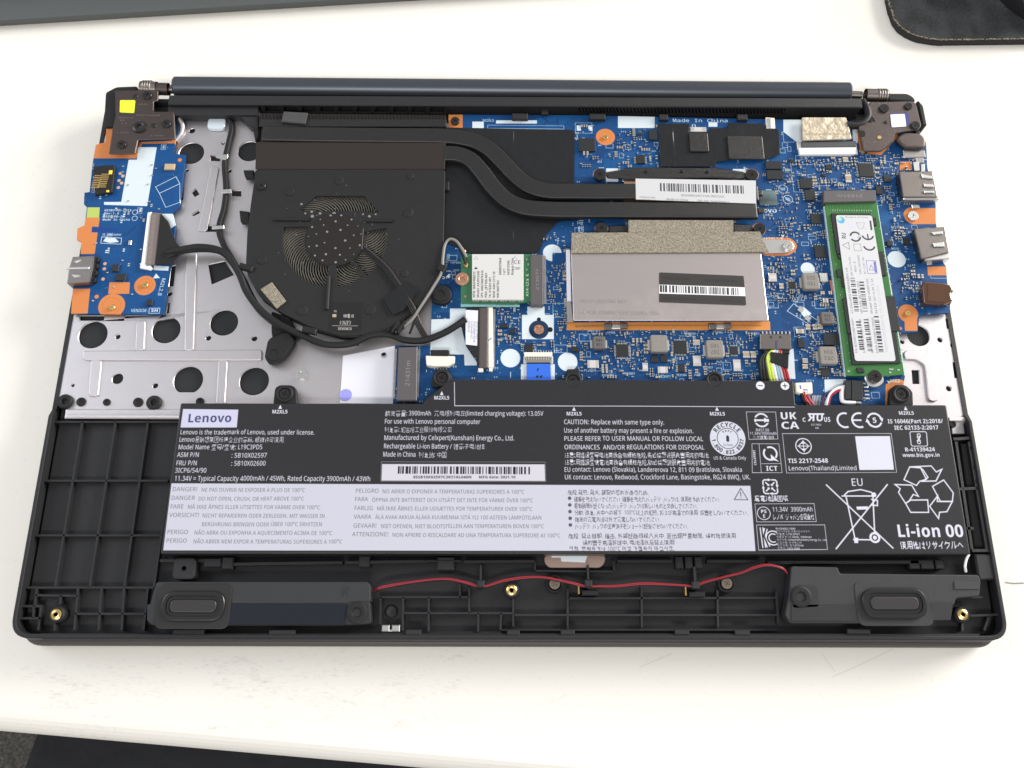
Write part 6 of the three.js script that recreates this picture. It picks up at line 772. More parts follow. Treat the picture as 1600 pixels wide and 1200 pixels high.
// heat sink: fins, two flat pipes, plates, bracket
{
  const sink = part('heat_sink', slab([[-113.26, -93.07], [-30.13, -93.67], [-30.06, -80.38], [-112.25, -79.51]], 15.6, 16.1, 0.12), M.brownPlate, L, 'dark heat sink with two flat S-shaped heat pipes');
  const fins = []; { const [a, z0] = [-112.97, -108.61], [b, z1] = [-30.44, -103.54]; for (let x = a; x < b; x += 0.62) fins.push(plain(x, (z0 + z1) / 2, 0.22, z1 - z0, 10.5, 15.2)); }
  stuff(sub('cooling_fins', fins, std([0.05, 0.045, 0.043], 0.45, 0.4), sink)); sub('fin_cover', slab([[-112.88, -105.38], [-30.2, -106.34], [-30.11, -102.67], [-113.1, -101.71]], 15.05, 15.4, 0.1), M.pipe, sink);
  sub('foam_strip', slab([[-102.44, -108.8], [-91.62, -108.26], [-92.3, -102.41], [-103.12, -103.45]], 15.4, 16.6, 0.3), std([0.075, 0.075, 0.077], 0.9, 0, { bumpMap: withRepeat(grainTex, 120), bumpScale: 0.0003 }), sink, 'small grey foam strip');
  const [, za] = [-57.52, -101.79], [, zb] = [-57.14, -93.89], w1 = zb - za - 0.35;
  sub('heat_pipe', ribbon([[-111.09, -97.81], [-93.92, -97.51], [-57.3, -97.43], [-31.9, -97.39], [-24.54, -96.81], [-17.17, -94.92], [-10.92, -91.06], [-4.7, -84.32], [0.9, -77.64], [6.45, -72.93], [13.64, -70.47], [26.94, -70.13], [65.81, -70.37], [106.41, -69.83]], w1, 13.8, 16.4, 0.9), M.pipe, sink);
  sub('heat_pipe', ribbon([[-30.54, -88.57], [-24.93, -88.31], [-19.27, -85.78], [-14.15, -79.72], [-9.07, -72.13], [-2.96, -65.59], [4.2, -62.23], [12.99, -61.23], [43.26, -61.21], [76.36, -61.38], [105.11, -61.35]], w1, 13.8, 16.4, 0.9), M.pipe, sink);
  for (const q of [[[105.48, -63.06], [108.79, -62.78], [108.59, -60.59], [105.24, -60.25]], [[105.7, -71.88], [108.48, -71.59], [108.25, -69.06], [105.45, -69.03]]]) sub('pipe_end', slab(rnd(q, 0.6), 14.2, 15.6, 0.4, [], 2), M.pipe, sink);
  sub('clamp_bar', slab(rnd([[39.6, -80.08], [51.2, -82.29], [55.44, -82.82], [88.71, -82.85], [100.98, -81.04], [103.64, -79.14], [100.12, -77.5], [88.36, -78.01], [55.18, -77.03], [50.99, -77.31], [41.2, -77.52]], 0.6), 13.8, 15.2, 0.3), M.pipe, sink);
  for (const [x, z] of [[58.12, -80.63], [73.76, -80.73], [85.04, -80.75]]) sub('rivet', lathe(x, z, [[0, 15.75], [0.5, 15.7], [0.75, 15.2]], 16), M.blackScrew, sink);
  for (const q of [[[41.03, -54], [49.02, -54.38], [48.88, -51], [40.93, -50.93]], [[94.59, -55.43], [102.86, -55.2], [103.12, -51.81], [94.55, -51.42]]]) sub('clamp_arm', slab(rnd(q, 0.5), 13.4, 14.6, 0.3), M.pipe, sink);
  sub('cold_plate', slab([[48.4, -76.99], [99.11, -77.19], [97.82, -57.88], [47.64, -57.71]], PH + 0.1, 13.6, 0), M.copper, sink);
  for (const q of [[[47.63, -78.39], [53.27, -78.45], [53.19, -76.52], [47.56, -76.46]], [[89.95, -78.5], [96.17, -78.57], [96.04, -76.96], [89.83, -76.89]]]) sub('spring_leaf', slab(q, 13.2, 13.6, 0.1), M.tin, sink);
  for (const [x, z, r] of [[37.69, -78.84, 2.75], [104.39, -79.38, 2.75], [37.62, -52.56, 2.65], [105.53, -52.89, 2.6]]) { sub('screw', [screwGeo(x, z, r, 13.9, 15.6, 0.38), disc(x, z, r * 0.72, PH, 13.9, 0.1)], M.blackScrew, sink); }
  const lab = [[[52.97, -76.14], [105.48, -75.73], [104.65, -64.35], [52.72, -65.84]]][0], xs = lab.map((p) => p[0]), zs = lab.map((p) => p[1]), a = [Math.min(...xs), Math.min(...zs), Math.max(...xs), Math.max(...zs)];
  const t = sheetTex(...a, 640, (g) => { g.fillStyle = '#bdbdbf'; g.fillRect(a[0], a[1], a[2] - a[0], a[3] - a[1]); g.fillStyle = '#3c3c44'; const [x, z] = [63.47, -74.02]; g.save(); g.translate(x, z); g.rotate(0.025); barcode(g, 0, 0, 36.5, 4, 55, 0.36); text(g, '8SSH40R52451S1HU BDCC02C', 9, 6.2, 28, 6.2, 1, {}); text(g, 'Made in China', 2.6, 8.4, 12, 8.5, 1.05); text(g, 'FRU PN: 5H40X89411', 16, 8.7, 30, 9, 1.05); text(g, 'VT60220 A00', -9, 7.6, -2.2, 7.7, 0.8); text(g, 'SK PB0 300 C00', -9.2, 9, -1.8, 9.1, 0.8); g.restore(); });
  printed(sub('white_label', slab(lab, 16.42, 16.6, 0), std([1, 1, 1], 0.55, 0, { map: t }), sink, 'white bar code label across the heat pipes'), ...a);
  { const [x, z, w, d] = [-23.34, -9.72, 1.06, 0.86]; }
}
// wireless card
{
  const card = part('wireless_card', slab([[-22.35, -40.14], [8, -40.41], [7.87, -18.55], [-0.65, -17.33], [-21.9, -17.74]], 13.4, 14.4, 0), std([0.035, 0.135, 0.06], 0.45, 0, { roughnessMap: withRepeat(softTex, 20) }), L, 'small green wireless card under a white label');
  sub('board_edge', slab([[-21.95, -18.18], [2.57, -17.51], [2.57, -16.64], [-21.92, -16.45]], 12.8, 13.4, 0), std([0.25, 0.5, 0.5], 0.5), card);
  const q = [[-17.56, -39.47], [4.16, -39.66], [4.1, -18.63], [-17.23, -18.6]], a = [q[0][0], q[0][1], q[2][0], q[2][1]];
  const t = sheetTex(...a, 512, (g) => {
    g.fillStyle = '#c4c3c1'; g.fillRect(a[0], a[1], a[2] - a[0], a[3] - a[1]); g.fillStyle = '#2b2b30';
    const col = (s, x, z, len, cap) => text(g, s, x, z, x, z - len, cap, { weight: 'bold' });
    [['WFM: 38BAF8BBD15', 12], ['Model: AX201D2W', 12.3], ['SPS: G86C0007F410', 12.5], ['PBA: J87105-001', 11.5], ['TA: K16201-001', 9.5], ['BOM: A001 2117-10', 12], ['WM BMF7D2', 8]].forEach(([s, l], i) => col(s, a[0] + 1.6 + i * 1.65, a[3] - 0.8, l, 0.95));
    [['D88083570BAB', 8], ['1 of 1', 3], ['AX201D2WL', 7], ['Made in China', 8]].forEach(([s, l], i) => col(s, a[0] + 12.4 + i * 1.7, a[1] + 9.6, l, 0.95));
    text(g, 'CE', a[0] + 17.6, a[1] + 4.4, a[0] + 20.6, a[1] + 4.4, 1.6); text(g, 'CRF', a[0] + 17, a[1] + 7.2, a[0] + 20.4, a[1] + 7.2, 1.3); linePoly(g, [[a[0] + 17, a[1] + 2.9], [a[0] + 19.2, a[1] + 2.9], [a[0] + 18.1, a[1] + 0.9]], '#8c86a8', 0.2); fillPoly(g, [[a[0] + 0.9, a[1] + 7], [a[0] + 2.6, a[1] + 7], [a[0] + 1.75, a[1] + 5.8]], '#333'); linePoly(g, [[a[0] + 0.9, a[1] + 2.4], [a[0] + 2.6, a[1] + 2.4], [a[0] + 1.75, a[1] + 1]], '#888', 0.15);
  });
  printed(sub('white_label', slab(q, 14.5, 15.8, 0.12), std([1, 1, 1], 0.4, 0, { map: t }), card), ...a);
  for (const [x, z] of [[-21.13, -41.35], [-20.07, -35.07]]) sub('aerial_plug', [disc(x, z, 0.95, 14.2, 15.2, 0.3, 16), tube([[x - 0.6, 15, z - 1.3], [x + 0.5, 15, z + 1.2]], 0.5, 6)], M.gold, card);
  { const [x, z] = [-21.42, -28.41]; sub('screw', [...screwGeo(x, z, 3, 14.2, 15, 0.4), lathe(x, z, [[1.3, 15.02], [1.5, 15.2], [2.1, 15.2], [2.3, 15]], 24)], M.copper, card); } { const [x, z] = [-20.09, -20.61]; sub('test_pad', disc(x, z, 0.5, 14.4, 14.45, 0.02, 12), M.copper, card); }
  const e = []; for (let i = 0; i < 22; i++) { const [x, z] = [-16.6, -18.46]; if (i % 4 !== 3) e.push(plain(x + i * 0.95, z, 0.5, 0.35, 14.4, 14.55)); } for (let i = 0; i < 6; i++) { const [x, z] = [5.54, -37.93]; e.push(plain(x + (i % 2) * 0.6, z + i * 2.4, 0.5, 0.9, 14.4, 14.5)); } stuff(sub('solder_ends', e, M.tin, card));
  const tt = canvasTex(64, 256, (g) => { g.fillStyle = '#2c6a3f'; g.fillRect(0, 0, 64, 256); g.fillStyle = '#dfe8df'; g.translate(44, 244); g.rotate(-Math.PI / 2); g.font = '34px sans-serif'; g.fillText('A14-12', 0, 0); g.fillText('▲ E', 120, 0); fillPoly(g, [[112, 0], [128, 0], [120, -18]], '#dfe8df'); });
  const qq = [[4.46, -36.45], [7.16, -36.48], [7.08, -19.98], [4.41, -19.96]]; printed(sub('printed_strip', slab(qq, 14.4, 14.46, 0), std([1, 1, 1], 0.45, 0, { map: tt }), card), qq[0][0], qq[0][1], qq[2][0], qq[2][1]);
}
// solid state drive
{
  const tex = (() => { const q = [[135.27, -67.71], [157.99, -67.93], [159.03, 13.46], [134.98, 13.62]]; return q; })();
  const card = part('solid_state_drive', slab(rnd([[135.48, -67.08], [157.95, -67.61], [158.89, 12.64], [149.09, 13.53], [145.47, 13.28], [135.27, 13.34]], 0.4), 13.7, 14.6, 0), std([0.045, 0.16, 0.045], 0.45, 0, { roughnessMap: withRepeat(softTex, 20) }), L, 'long green solid state drive under a white label');
  sub('board_edge', [slab([[135.01, -65.07], [135.85, -65.08], [135.91, 13.03], [134.83, 13.31]], 12.6, 13.6, 0), slab([[158.06, -65.61], [158.76, -65.62], [159.86, 12.32], [159.26, 12.88]], 12.6, 13.6, 0)], std([0.5, 0.62, 0.66], 0.5), card);
  for (const q of [[[137.16, -60.55], [154.41, -60.72], [154.44, -41.99], [137.39, -41.24]], [[137.93, -31.96], [139.92, -30.5], [141.08, -26.67], [138, -25.76]], [[137.37, -20.49], [159.31, -21.83], [159.5, -6], [137.6, -4.71]], [[137.83, -4.43], [157.6, -5.7], [157.79, 8.03], [137.8, 8.72]], [[154.75, -42.3], [157.49, -42.32], [157.36, -31.24], [155.18, -31.22]], [[136.32, -33.83], [138.23, -33.85], [138.38, -30.58], [136.45, -30.27]], [[139.34, 10.22], [142.22, 10.2], [142.5, 12.13], [139.62, 12.15]], [[154.77, -58.66], [156.44, -58.67], [156.23, -54.95], [154.84, -54.94]], [[137.77, -40.84], [138.86, -40.85], [139.19, -39.04], [137.83, -39.03]]]) sub('chip', slab(q, 14.6, q.length && 15.5, 0.12), M.chip, card);
  const q = [[138.93, -59.55], [154.61, -59.55], [155, 6.86], [138.83, 7.3]], u = [q[1][0] - q[0][0], q[1][1] - q[0][1]], v = [q[3][0] - q[0][0], q[3][1] - q[0][1]];
  const W = Math.hypot(...u) + 1.2, H = Math.hypot(...v), ang = Math.atan2(-v[0], v[1]);
  const t = sheetTex(0, 0, W, H, 512, (g) => {
    g.fillStyle = '#c2c2c5'; g.fillRect(0, 0, W, H); g.fillStyle = '#3a3c46'; const col = (s, x, z, len, cap, o) => text(g, s, x, z, x, z - len, cap, o);
    dot(g, 2, 2.4, 1.6, '#4f9fd6'); dot(g, 1.5, 1.9, 0.9, '#9fd0a0'); g.fillStyle = '#3a3c46'; text(g, 'Product of China', 4, 1.3, 14, 1.3, 0.7);
    g.strokeStyle = '#3a3c46'; g.lineWidth = 0.75; const arc = (x, z, r, a, b) => { g.beginPath(); g.arc(x, z, r, a, b); g.stroke(); };
    arc(12.6, 9.2, 2.4, 0.3, 2.9); arc(12.6, 14.2, 2.4, 0.3, 2.9); g.fillRect(12.3, 9, 0.6, 2.4); g.fillRect(14.2, 2.5, 0.8, 4.6); arc(7.2, 10.3, 2.1, 0.2, 2.6); arc(7.2, 10.3, 2.1, 3.3, 5.8); text(g, '10', 8.2, 9.5, 8.2, 11.2, 1.5); col('RU', 3.2, 11.4, 3, 1.8, { weight: 'bold' });
    g.lineWidth = 0.25; linePoly(g, [[1.2, 14.4], [4, 13], [4, 16.4]], '#777', 0.25); linePoly(g, [[6, 13.8], [9, 13.8], [9, 17], [6, 17]], '#888', 0.25); linePoly(g, [[4.8, 3.2], [6.6, 3.2], [6.6, 6], [4.8, 6]], '#b9b4d0', 0.2); linePoly(g, [[8.4, 3.6], [12, 3.6], [11, 6.4], [9.2, 6.4]], '#8b8ba0', 0.2); g.strokeStyle = '#aaa'; g.beginPath(); g.moveTo(8.2, 3); g.lineTo(12.4, 6.8); g.stroke(); linePoly(g, [[10.4, 21.6], [14.4, 21.6], [14.4, 27.6], [10.4, 27.6]], '#6d6da8', 0.25); linePoly(g, [[11.2, 26], [13.2, 26], [12.2, 23.6]], '#6d6da8', 0.25); g.fillStyle = '#6d6da8'; g.fillRect(13.4, 22, 1, 5.2); g.fillStyle = '#3a3c46';
    [['SSD  8 GB', 32, 4], ['LBA: 512,118,192', 32, 9], ['REV: 0', 30, 5], ['F/W: CXA7600Q', 31, 9], ['DC +3.3V 1.8A', 31, 8]].forEach(([s, z, l], i) => col(s, 2 + i * 1.9, z - 3, l, 0.8));
    for (const [x, z0, z1] of [[3.6, 29.5, 45], [7.2, 31, 45], [3.6, 48.5, 62], [6.9, 48.5, 62.6], [11.4, 47, 63]]) { g.save(); g.translate(x, z1); g.rotate(-Math.PI / 2); barcode(g, 0, -1, z1 - z0, 2, Math.round(x * 10 + z0), 0.34); g.restore(); }
    [['CI DGLH8D1BBAD4JB', 2, 46, 17], ['HP P/N: 8E1BL-001', 6.1, 46, 15], ['Model: MZ-VKW5120', 10.2, 46, 16], ['RATED: DC+3.3V 1.1A', 12.2, 46, 16], ['P/N: MZVKW512HMJP-000H1', 1.7, 63.5, 15.5], ['S/N: S34CNX0JA13748', 4.9, 63.5, 15], ['WIP: MIN SEC-MZ-VKW5120', 8.2, 63.5, 15.5], ['EUI64: 0025388CA71B8D85', 10.2, 63.5, 16]].forEach(([s, x, z, l]) => col(s, x, z, l, 0.95)); g.fillStyle = '#9a9aa6'; for (const x of [13.6, 14.3]) col('SAMSUNG ELECTRONICS CO., LTD. Product of China', x, 63, 30, 0.5);
  });
  const lab = sub('white_label', slab(rnd([[0, 0], [W - 1.2, 0], [W, H], [0.2, H]], 1.2), 15.52, 15.7, 0), std([1, 1, 1], 0.4, 0, { map: t }), card, 'white label with bar codes'); printed(lab, 0, 0, W, H); lab.position.set(q[0][0] * MM, 0, q[0][1] * MM); lab.rotation.y = -ang;
  { const [x, z] = [146.63, 13.82]; sub('screw', screwGeo(x, z, 2.6, 14.6, 15.7, 0.5), M.blackScrew, card); sub('standoff', disc(x, z + 0.3, 3.9, PH, 14.3, 0.3), M.tin, card); }
  const e = [], tr = [], r = rng(8); for (let i = 0; i < 70; i++) { const s = r(), [xa, za] = r() < 0.5 ? [137.16, -57.38] : [158.3, -57.58], [xb, zb] = [138.03, 10.02], k = (za + s * (zb - za)); e.push(plain(xa + s * (xb - [137.16, -57.38][0]) + (r() - 0.5) * 1.6, k, 0.35, 0.35, 14.6, 14.75)); } { const [x, z] = [136.73, -65.83]; for (let i = 0; i < 17; i++) { tr.push(bar([x + i * 1.15, z + 0.2], [x + i * 1.15 + (i % 3) * 0.25, z + 2.6], 0.22, 14.6, 14.63)); e.push(plain(x + 1.5 + i * 1.05, z + 3.4, 0.35, 0.5, 14.6, 14.75)); } } for (const [x, z] of [[136.25, 11.44], [153.38, 10.5], [153.19, 11.88], [154.17, 10.5], [156.75, 10.76]]) e.push(plain(x, z, 0.9, 0.6, 14.6, 14.75));
  stuff(sub('solder_ends', e, M.tin, card)); stuff(sub('copper_tracks', tr, std([0.012, 0.06, 0.02], 0.5), card));
}
// memory shield
{
  const q = [[24.63, -49.52], [105.2, -51.18], [104.94, -42.05], [105.26, -10.07], [24.61, -9.47], [24.17, -40.14]], S = part('memory_shield', [slab(rnd(q, 0.4), 15.2, 15.8, 0.25, [], 2), slab([[25.48, -47.82], [104.92, -48.54], [104.81, -11.26], [25.23, -10.66]], 13, 15.2, 0)], std([0.66, 0.595, 0.58], 0.6, 1, { roughnessMap: withRepeat(scratchTex, 5), bumpMap: withRepeat(softTex, 5), bumpScale: 0.00006 }), L, 'plain sheet metal shield over the memory modules');
  sub('felt_strip', slab([[24.6, -49.61], [105.07, -50.96], [108.02, -41.27], [24.14, -39.93]], 15.82, 16.5, 0.15), M.foam, S, 'grey felt strip along the shield'); sub('felt_strip', slab([[49.18, -56.23], [94.32, -56.51], [93.85, -50.66], [48.93, -50.24]], 13.5, 16, 0.15), M.foam, S, 'shorter grey felt strip under the heat pipe');
  const lq = [[61.09, -31.59], [96.56, -30.26], [96.51, -16.83], [60.38, -17.99]], a = [Math.min(...lq.map((p) => p[0])), Math.min(...lq.map((p) => p[1])), Math.max(...lq.map((p) => p[0])), Math.max(...lq.map((p) => p[1]))];
  const t = sheetTex(...a, 512, (g) => { g.fillStyle = '#2d2a29'; g.fillRect(a[0], a[1], 60, 30); fillPoly(g, [[59.73, -25.99], [98.27, -24.98], [97.92, -20.9], [59.52, -21.9]], '#d8d8da'); g.fillStyle = '#2a2a2e'; g.save(); g.translate(61.06, -25.85); g.rotate(0.035); barcode(g, 0, 0.1, 33, 3.2, 64, 0.3); g.fillStyle = '#1e1c1b'; text(g, 'TVF8G 0411205T', 1.2, -2.6, 13, -2.6, 1.3, { weight: 'bold' }); text(g, '11C0BPA7A4S', 18, -2.4, 32, -2.4, 1.3, { weight: 'bold' }); text(g, 'GTO20200610 MS19CS', 1, 6.6, 15, 6.6, 1.2, { weight: 'bold' }); text(g, '09/02/21 KR', 25, 6.8, 34, 6.8, 1.2, { weight: 'bold' }); g.restore(); });
  printed(sub('black_label', slab(rnd(lq, 0.6), 15.81, 15.95, 0), std([1, 1, 1], 0.5, 0, { map: t }), S, 'black label with a white bar code strip'), ...a);
  sub('side_clip', [slab([[22.28, -42.59], [24.05, -42.61], [24.12, -18.93], [22.25, -18.91]], PH, 14.5, 0.2)], M.mylar, S); sub('side_clip', slab([[22.02, -18.84], [24.16, -18.86], [24.77, -9.94], [22.12, -9.63]], PH, 14, 0.3), M.steel, S); sub('side_clip', slab([[22.23, -43.66], [23.87, -43.68], [23.83, -41.86], [22.2, -41.85]], PH, 13.6, 0.2), M.steel, S);
  for (const q2 of [[[37.51, -9.05], [40.7, -9.36], [40.6, -6.51], [37.69, -6.49]], [[44.15, -9.39], [47.33, -9.41], [47.24, -7.13], [44.33, -7.11]], [[80.81, -9.37], [84.01, -9.4], [83.84, -7.11], [80.9, -6.81]], [[87.23, -9.71], [90.42, -9.73], [90.24, -7.44], [87.32, -7.42]]]) sub('spring_clip', slab(rnd(q2, 0.4), PH, 13.8, 0.3), M.portSteel, S); for (const q2 of [[[40.74, -9.24], [44.46, -9.27], [44.38, -6.98], [40.66, -6.96]], [[84.11, -9.56], [87.58, -9.59], [87.41, -7.3], [83.95, -7.27]]]) sub('spring_clip', slab(q2, PH, 13.2, 0.4, [], 2), M.tin, S);
  for (const q2 of [[[25.67, -8.85], [37.37, -9.22], [37.34, -8.36], [25.65, -7.99]], [[47.74, -9.15], [80.8, -9.4], [80.77, -8.97], [47.73, -8.72]], [[90.95, -9.47], [103.25, -9.56], [103.21, -9.13], [90.91, -9.04]]]) sub('solder_line', slab(q2, PH + 0.02, PH + 0.12, 0), std([0.35, 0.17, 0.06], 0.4), S);
  const em = []; const { FontLoader } = await import('three/addons/loaders/FontLoader.js'), { TextGeometry } = await import('three/addons/geometries/TextGeometry.js'); const font = await new FontLoader().loadAsync('fonts/droid/droid_sans_regular.typeface.json');
  for (const [s, x, z, w] of [['AM1PC000200 MO', 27.17, -17.37, 19.5], ['GE4B0_DIMM_SHIELDING_ASS', 27.05, -12.2, 33]]) { const g = new TextGeometry(s, { font, size: 1.75, depth: 0.1, curveSegments: 2 }); g.computeBoundingBox(); g.scale(w / (g.boundingBox.max.x - g.boundingBox.min.x), 1, 1); g.rotateX(-Math.PI / 2); g.translate(x, 15.78, z); em.push(g); }
  stuff(sub('embossed_lettering', em, M.steel, S));
}
// hinges
{
  const H = part('hinge', slab(rnd([[-179.42, -120.15], [-160.04, -120.73], [-159.29, -114.95], [-161.24, -114.58], [-160.53, -109.19], [-151.46, -109.3], [-149.14, -95.05], [-165.34, -94.54], [-165.75, -87.37], [-177.14, -87.24], [-177.53, -101.32], [-177.23, -106.99]], 0.8), 14, 15, 0.3), M.hinge, L, 'left brown metal hinge bracket with a yellow label');
  sub('hinge_cap', slab(rnd([[-184.02, -119.85], [-179.6, -123], [-170.17, -123.46], [-169.89, -121.4], [-178.68, -120.6], [-177.2, -106.38], [-177.7, -102.04], [-182.16, -101.65]], 1.2), 6, 13.8, 0.6, [], 2), M.rubber, H); sub('hinge_barrel', [tube([[-168.79, 12.5, -123.2], [-161.54, 12.5, -122.95]], 3.2, 4, 18), ...[0, 1, 2, 3].map((i) => { const [x, y, z] = [[-167.35, 12.5, -123.22]][0]; const t = new THREE.TorusGeometry(3.2, 0.4, 8, 20); t.rotateY(Math.PI / 2); t.translate(x + i * 1.1, y, z); return t; })], M.portSteel, H); sub('hinge_pin', tube([[-162.01, 11.5, -123.7], [-153.58, 11.5, -123.46]], 1.9, 4, 14), M.portSteel, H); sub('hinge_barrel', tube([[-161.54, 12.5, -122.95], [-156.33, 12.5, -122.84]], 2.8, 4, 16), M.hinge, H);
  for (const [x, z, r] of [[-164.39, -117.49, 2.1], [-172.12, -91.77, 2], [-153.95, -102.67, 2]]) sub('screw', screwGeo(x, z, r, 15, 15.7, 0.5), M.blackScrew, H);
  { const [x, z] = [-165.55, -100.88]; sub('pivot_ring', lathe(x, z, [[1.2, 15], [1.2, 15.7], [2.2, 15.9], [2.9, 15.6], [3.1, 15]], 24), M.blackScrew, H); } for (const [x, z, r] of [[-169.67, -117.12, 1.1], [-159.52, -101.79, 1.2]]) sub('rivet', disc(x, z, r, 15, 15.25, 0.15, 16), M.blackScrew, H);
  const marks = (pts, parent) => { const g = [], r = rng(pts.length + 5); for (const [x, z, n] of pts) for (let i = 0; i < n; i++) if (r() < 0.8) g.push(plain(x + i * 0.75, z + (r() - 0.5) * 0.1, 0.3 + r() * 0.3, 0.35 + r() * 0.5, 14.98, 15.06)); stuff(sub('stamped_marks', g, std([0.2, 0.17, 0.16], 0.4, 0.8), parent)); };
  marks([[...[-175.34, -105.67], 9], [...[-167.62, -107.1], 14], [...[-174.91, -102.68], 6], [...[-174.81, -98.05], 7], [...[-159.72, -96.57], 8], [...[-167.27, -112.82], 5], [...[-175.15, -104.34], 4]], H);
  const y = std([0.72, 0.82, 0.03], 0.55); sub('yellow_label', slab(rnd([[-176.16, -114.8], [-169.34, -114.88], [-168.98, -108.15], [-175.39, -108.41]], 0.6), 15.02, 15.16, 0), y, H, 'small yellow label');
  const R = part('hinge', slab(rnd([[161.23, -118.13], [181.79, -118.9], [182.69, -117.02], [183.36, -105.81], [181.9, -103.78], [174.77, -102.36], [170.87, -101.31], [169.45, -97.3], [163.61, -92.27], [155.59, -92.18], [154.93, -102.8], [154.81, -106.49], [162.18, -107.59], [162.36, -108.94], [160.39, -111.63]], 1), 14, 15, 0.3, [circ(161.59, -108.6, 1.1, 16)]), M.hinge, L, 'right brown metal hinge bracket with a white label');
  sub('curled_tab', slab(rnd([[170.33, -98.7], [174.55, -102.08], [182.01, -101.83], [184.15, -98.85], [183.41, -93.87], [173.42, -94.09]], 2.4, 8), 13, 15.4, 1, [], 4), M.hinge, R); sub('hinge_barrel', [tube([[161.16, 12.5, -123.45], [170.87, 12.5, -123.22]], 3, 4, 18), ...[0, 1, 2, 3].map((i) => { const [x, y, z] = [[166.73, 12.5, -123.17]][0]; const t = new THREE.TorusGeometry(3, 0.4, 8, 20); t.rotateY(Math.PI / 2); t.translate(x + i * 1.15, y, z); return t; })], M.portSteel, R); sub('hinge_pin', tube([[154, 11.5, -124.46], [159.88, 11.5, -124.18]], 1.8, 4, 14), M.portSteel, R); sub('hinge_cap', slab(rnd([[171.05, -124.61], [180.82, -124.73], [183.48, -122.67], [184.01, -120.25], [171.42, -120.79]], 1.5), 6, 12.8, 0.8, [], 3), M.rubber, R); sub('hinge_cap', slab(rnd([[184.51, -121.02], [187.06, -118.27], [187.19, -107.3], [184.85, -107.27]], 1), 6, 13, 0.6), M.rubber, R);
  for (const [x, z, r] of [[167.64, -114.52, 2.1], [178.89, -115.85, 1.7], [180.46, -105.69, 2]]) sub('screw', screwGeo(x, z, r, 15, 15.7, 0.5), M.blackScrew, R);
  for (const [x, z, r, m] of [[155.98, -101.24, 1.6, M.blackScrew], [163.36, -99.32, 0.9, M.gold], [167.31, -107.24, 0.8, M.blackScrew]]) sub('rivet', disc(x, z, r, 15, 15.3, 0.15, 16), m, R);
  marks([[...[162.87, -117.29], 12], [...[156.76, -96.82], 7]], R);
  const lq = rnd([[169.87, -111.3], [176.46, -111.71], [176.25, -105.12], [169.66, -104.54]], 0.6); sub('blue_film', slab([[170.93, -112.4], [178.46, -112.15], [177.53, -105.71], [172.85, -105.32]], 15.01, 15.05, 0), std([0.03, 0.04, 0.2], 0.4), R); sub('white_label', slab(lq, 15.06, 15.2, 0), M.white, R, 'small white label');
}

// ---------- battery, loudspeakers, cables ----------
{
  const q = [[-131.59, 27.02], [-35.89, 26.71], [-35.19, 24.98], [-25.23, 16.45], [112.79, 16.12], [112.65, 26.36], [173.23, 26], [173.15, 85.27], [-132.02, 86.08]];
  const bat = part('battery', slab(rnd(q, 0.8), 9, BH, 0.6, [], 3), std([1, 1, 1], 0.4, 0, { map: batteryTex, specularIntensity: 0.7, bumpMap: withRepeat(grainTex, 3), bumpScale: 0.00003 }), L, 'black lithium battery pack printed with white writing');
  printed(bat, bx0, bz0, bx1, bz1); M.batBump = 0;
  for (const [p, s] of [[[[-95.44, 27.51], [-95.31, 20.3], [-93.65, 18.95], [-88.55, 18.92], [-86.64, 20.52], [-85.83, 27.45]], [-91.06, 22.82]], [[[-33.15, 19.31], [-32.53, 14.16], [-30.54, 11.96], [-27.19, 11.94], [-24.82, 14.11], [-24.19, 19.25]], [-28.85, 15.7]], [[[20.97, 18.7], [21.37, 11.34], [26.8, 11.31], [27.15, 18.66]], [23.93, 16.45]], [[[77.42, 18.35], [78.26, 13.71], [79.66, 12.33], [83.29, 12.31], [84.71, 14.22], [84.66, 18.3]], [80.95, 15.81]], [[[150.57, 26.32], [152.05, 19.3], [154.43, 17.11], [158.55, 17.36], [161.02, 20.06], [160.38, 26.26]], [155.85, 21.44]]]) {
    sub('mounting_tab', slab(rnd(p, 1.2, 5), 12.4, 15.4, 0.6, [], 3), M.rubber, bat); sub('screw_boss', lathe(s[0], s[1], [[2.3, 15.3], [2.4, 16.2], [3, 16.4], [3.5, 16], [3.6, 15.2]], 26), M.rubber, bat); sub('screw', screwGeo(s[0], s[1], 2.2, 15.1, 15.9, 0.55), M.blackScrew, bat);
  }
  sub('mounting_flap', slab([[-34.96, 25.35], [-25.51, 16.69], [-22.16, 17.21], [-26.05, 25.83]], 15.2, 16.1, 0.2), M.rubber, bat);
}
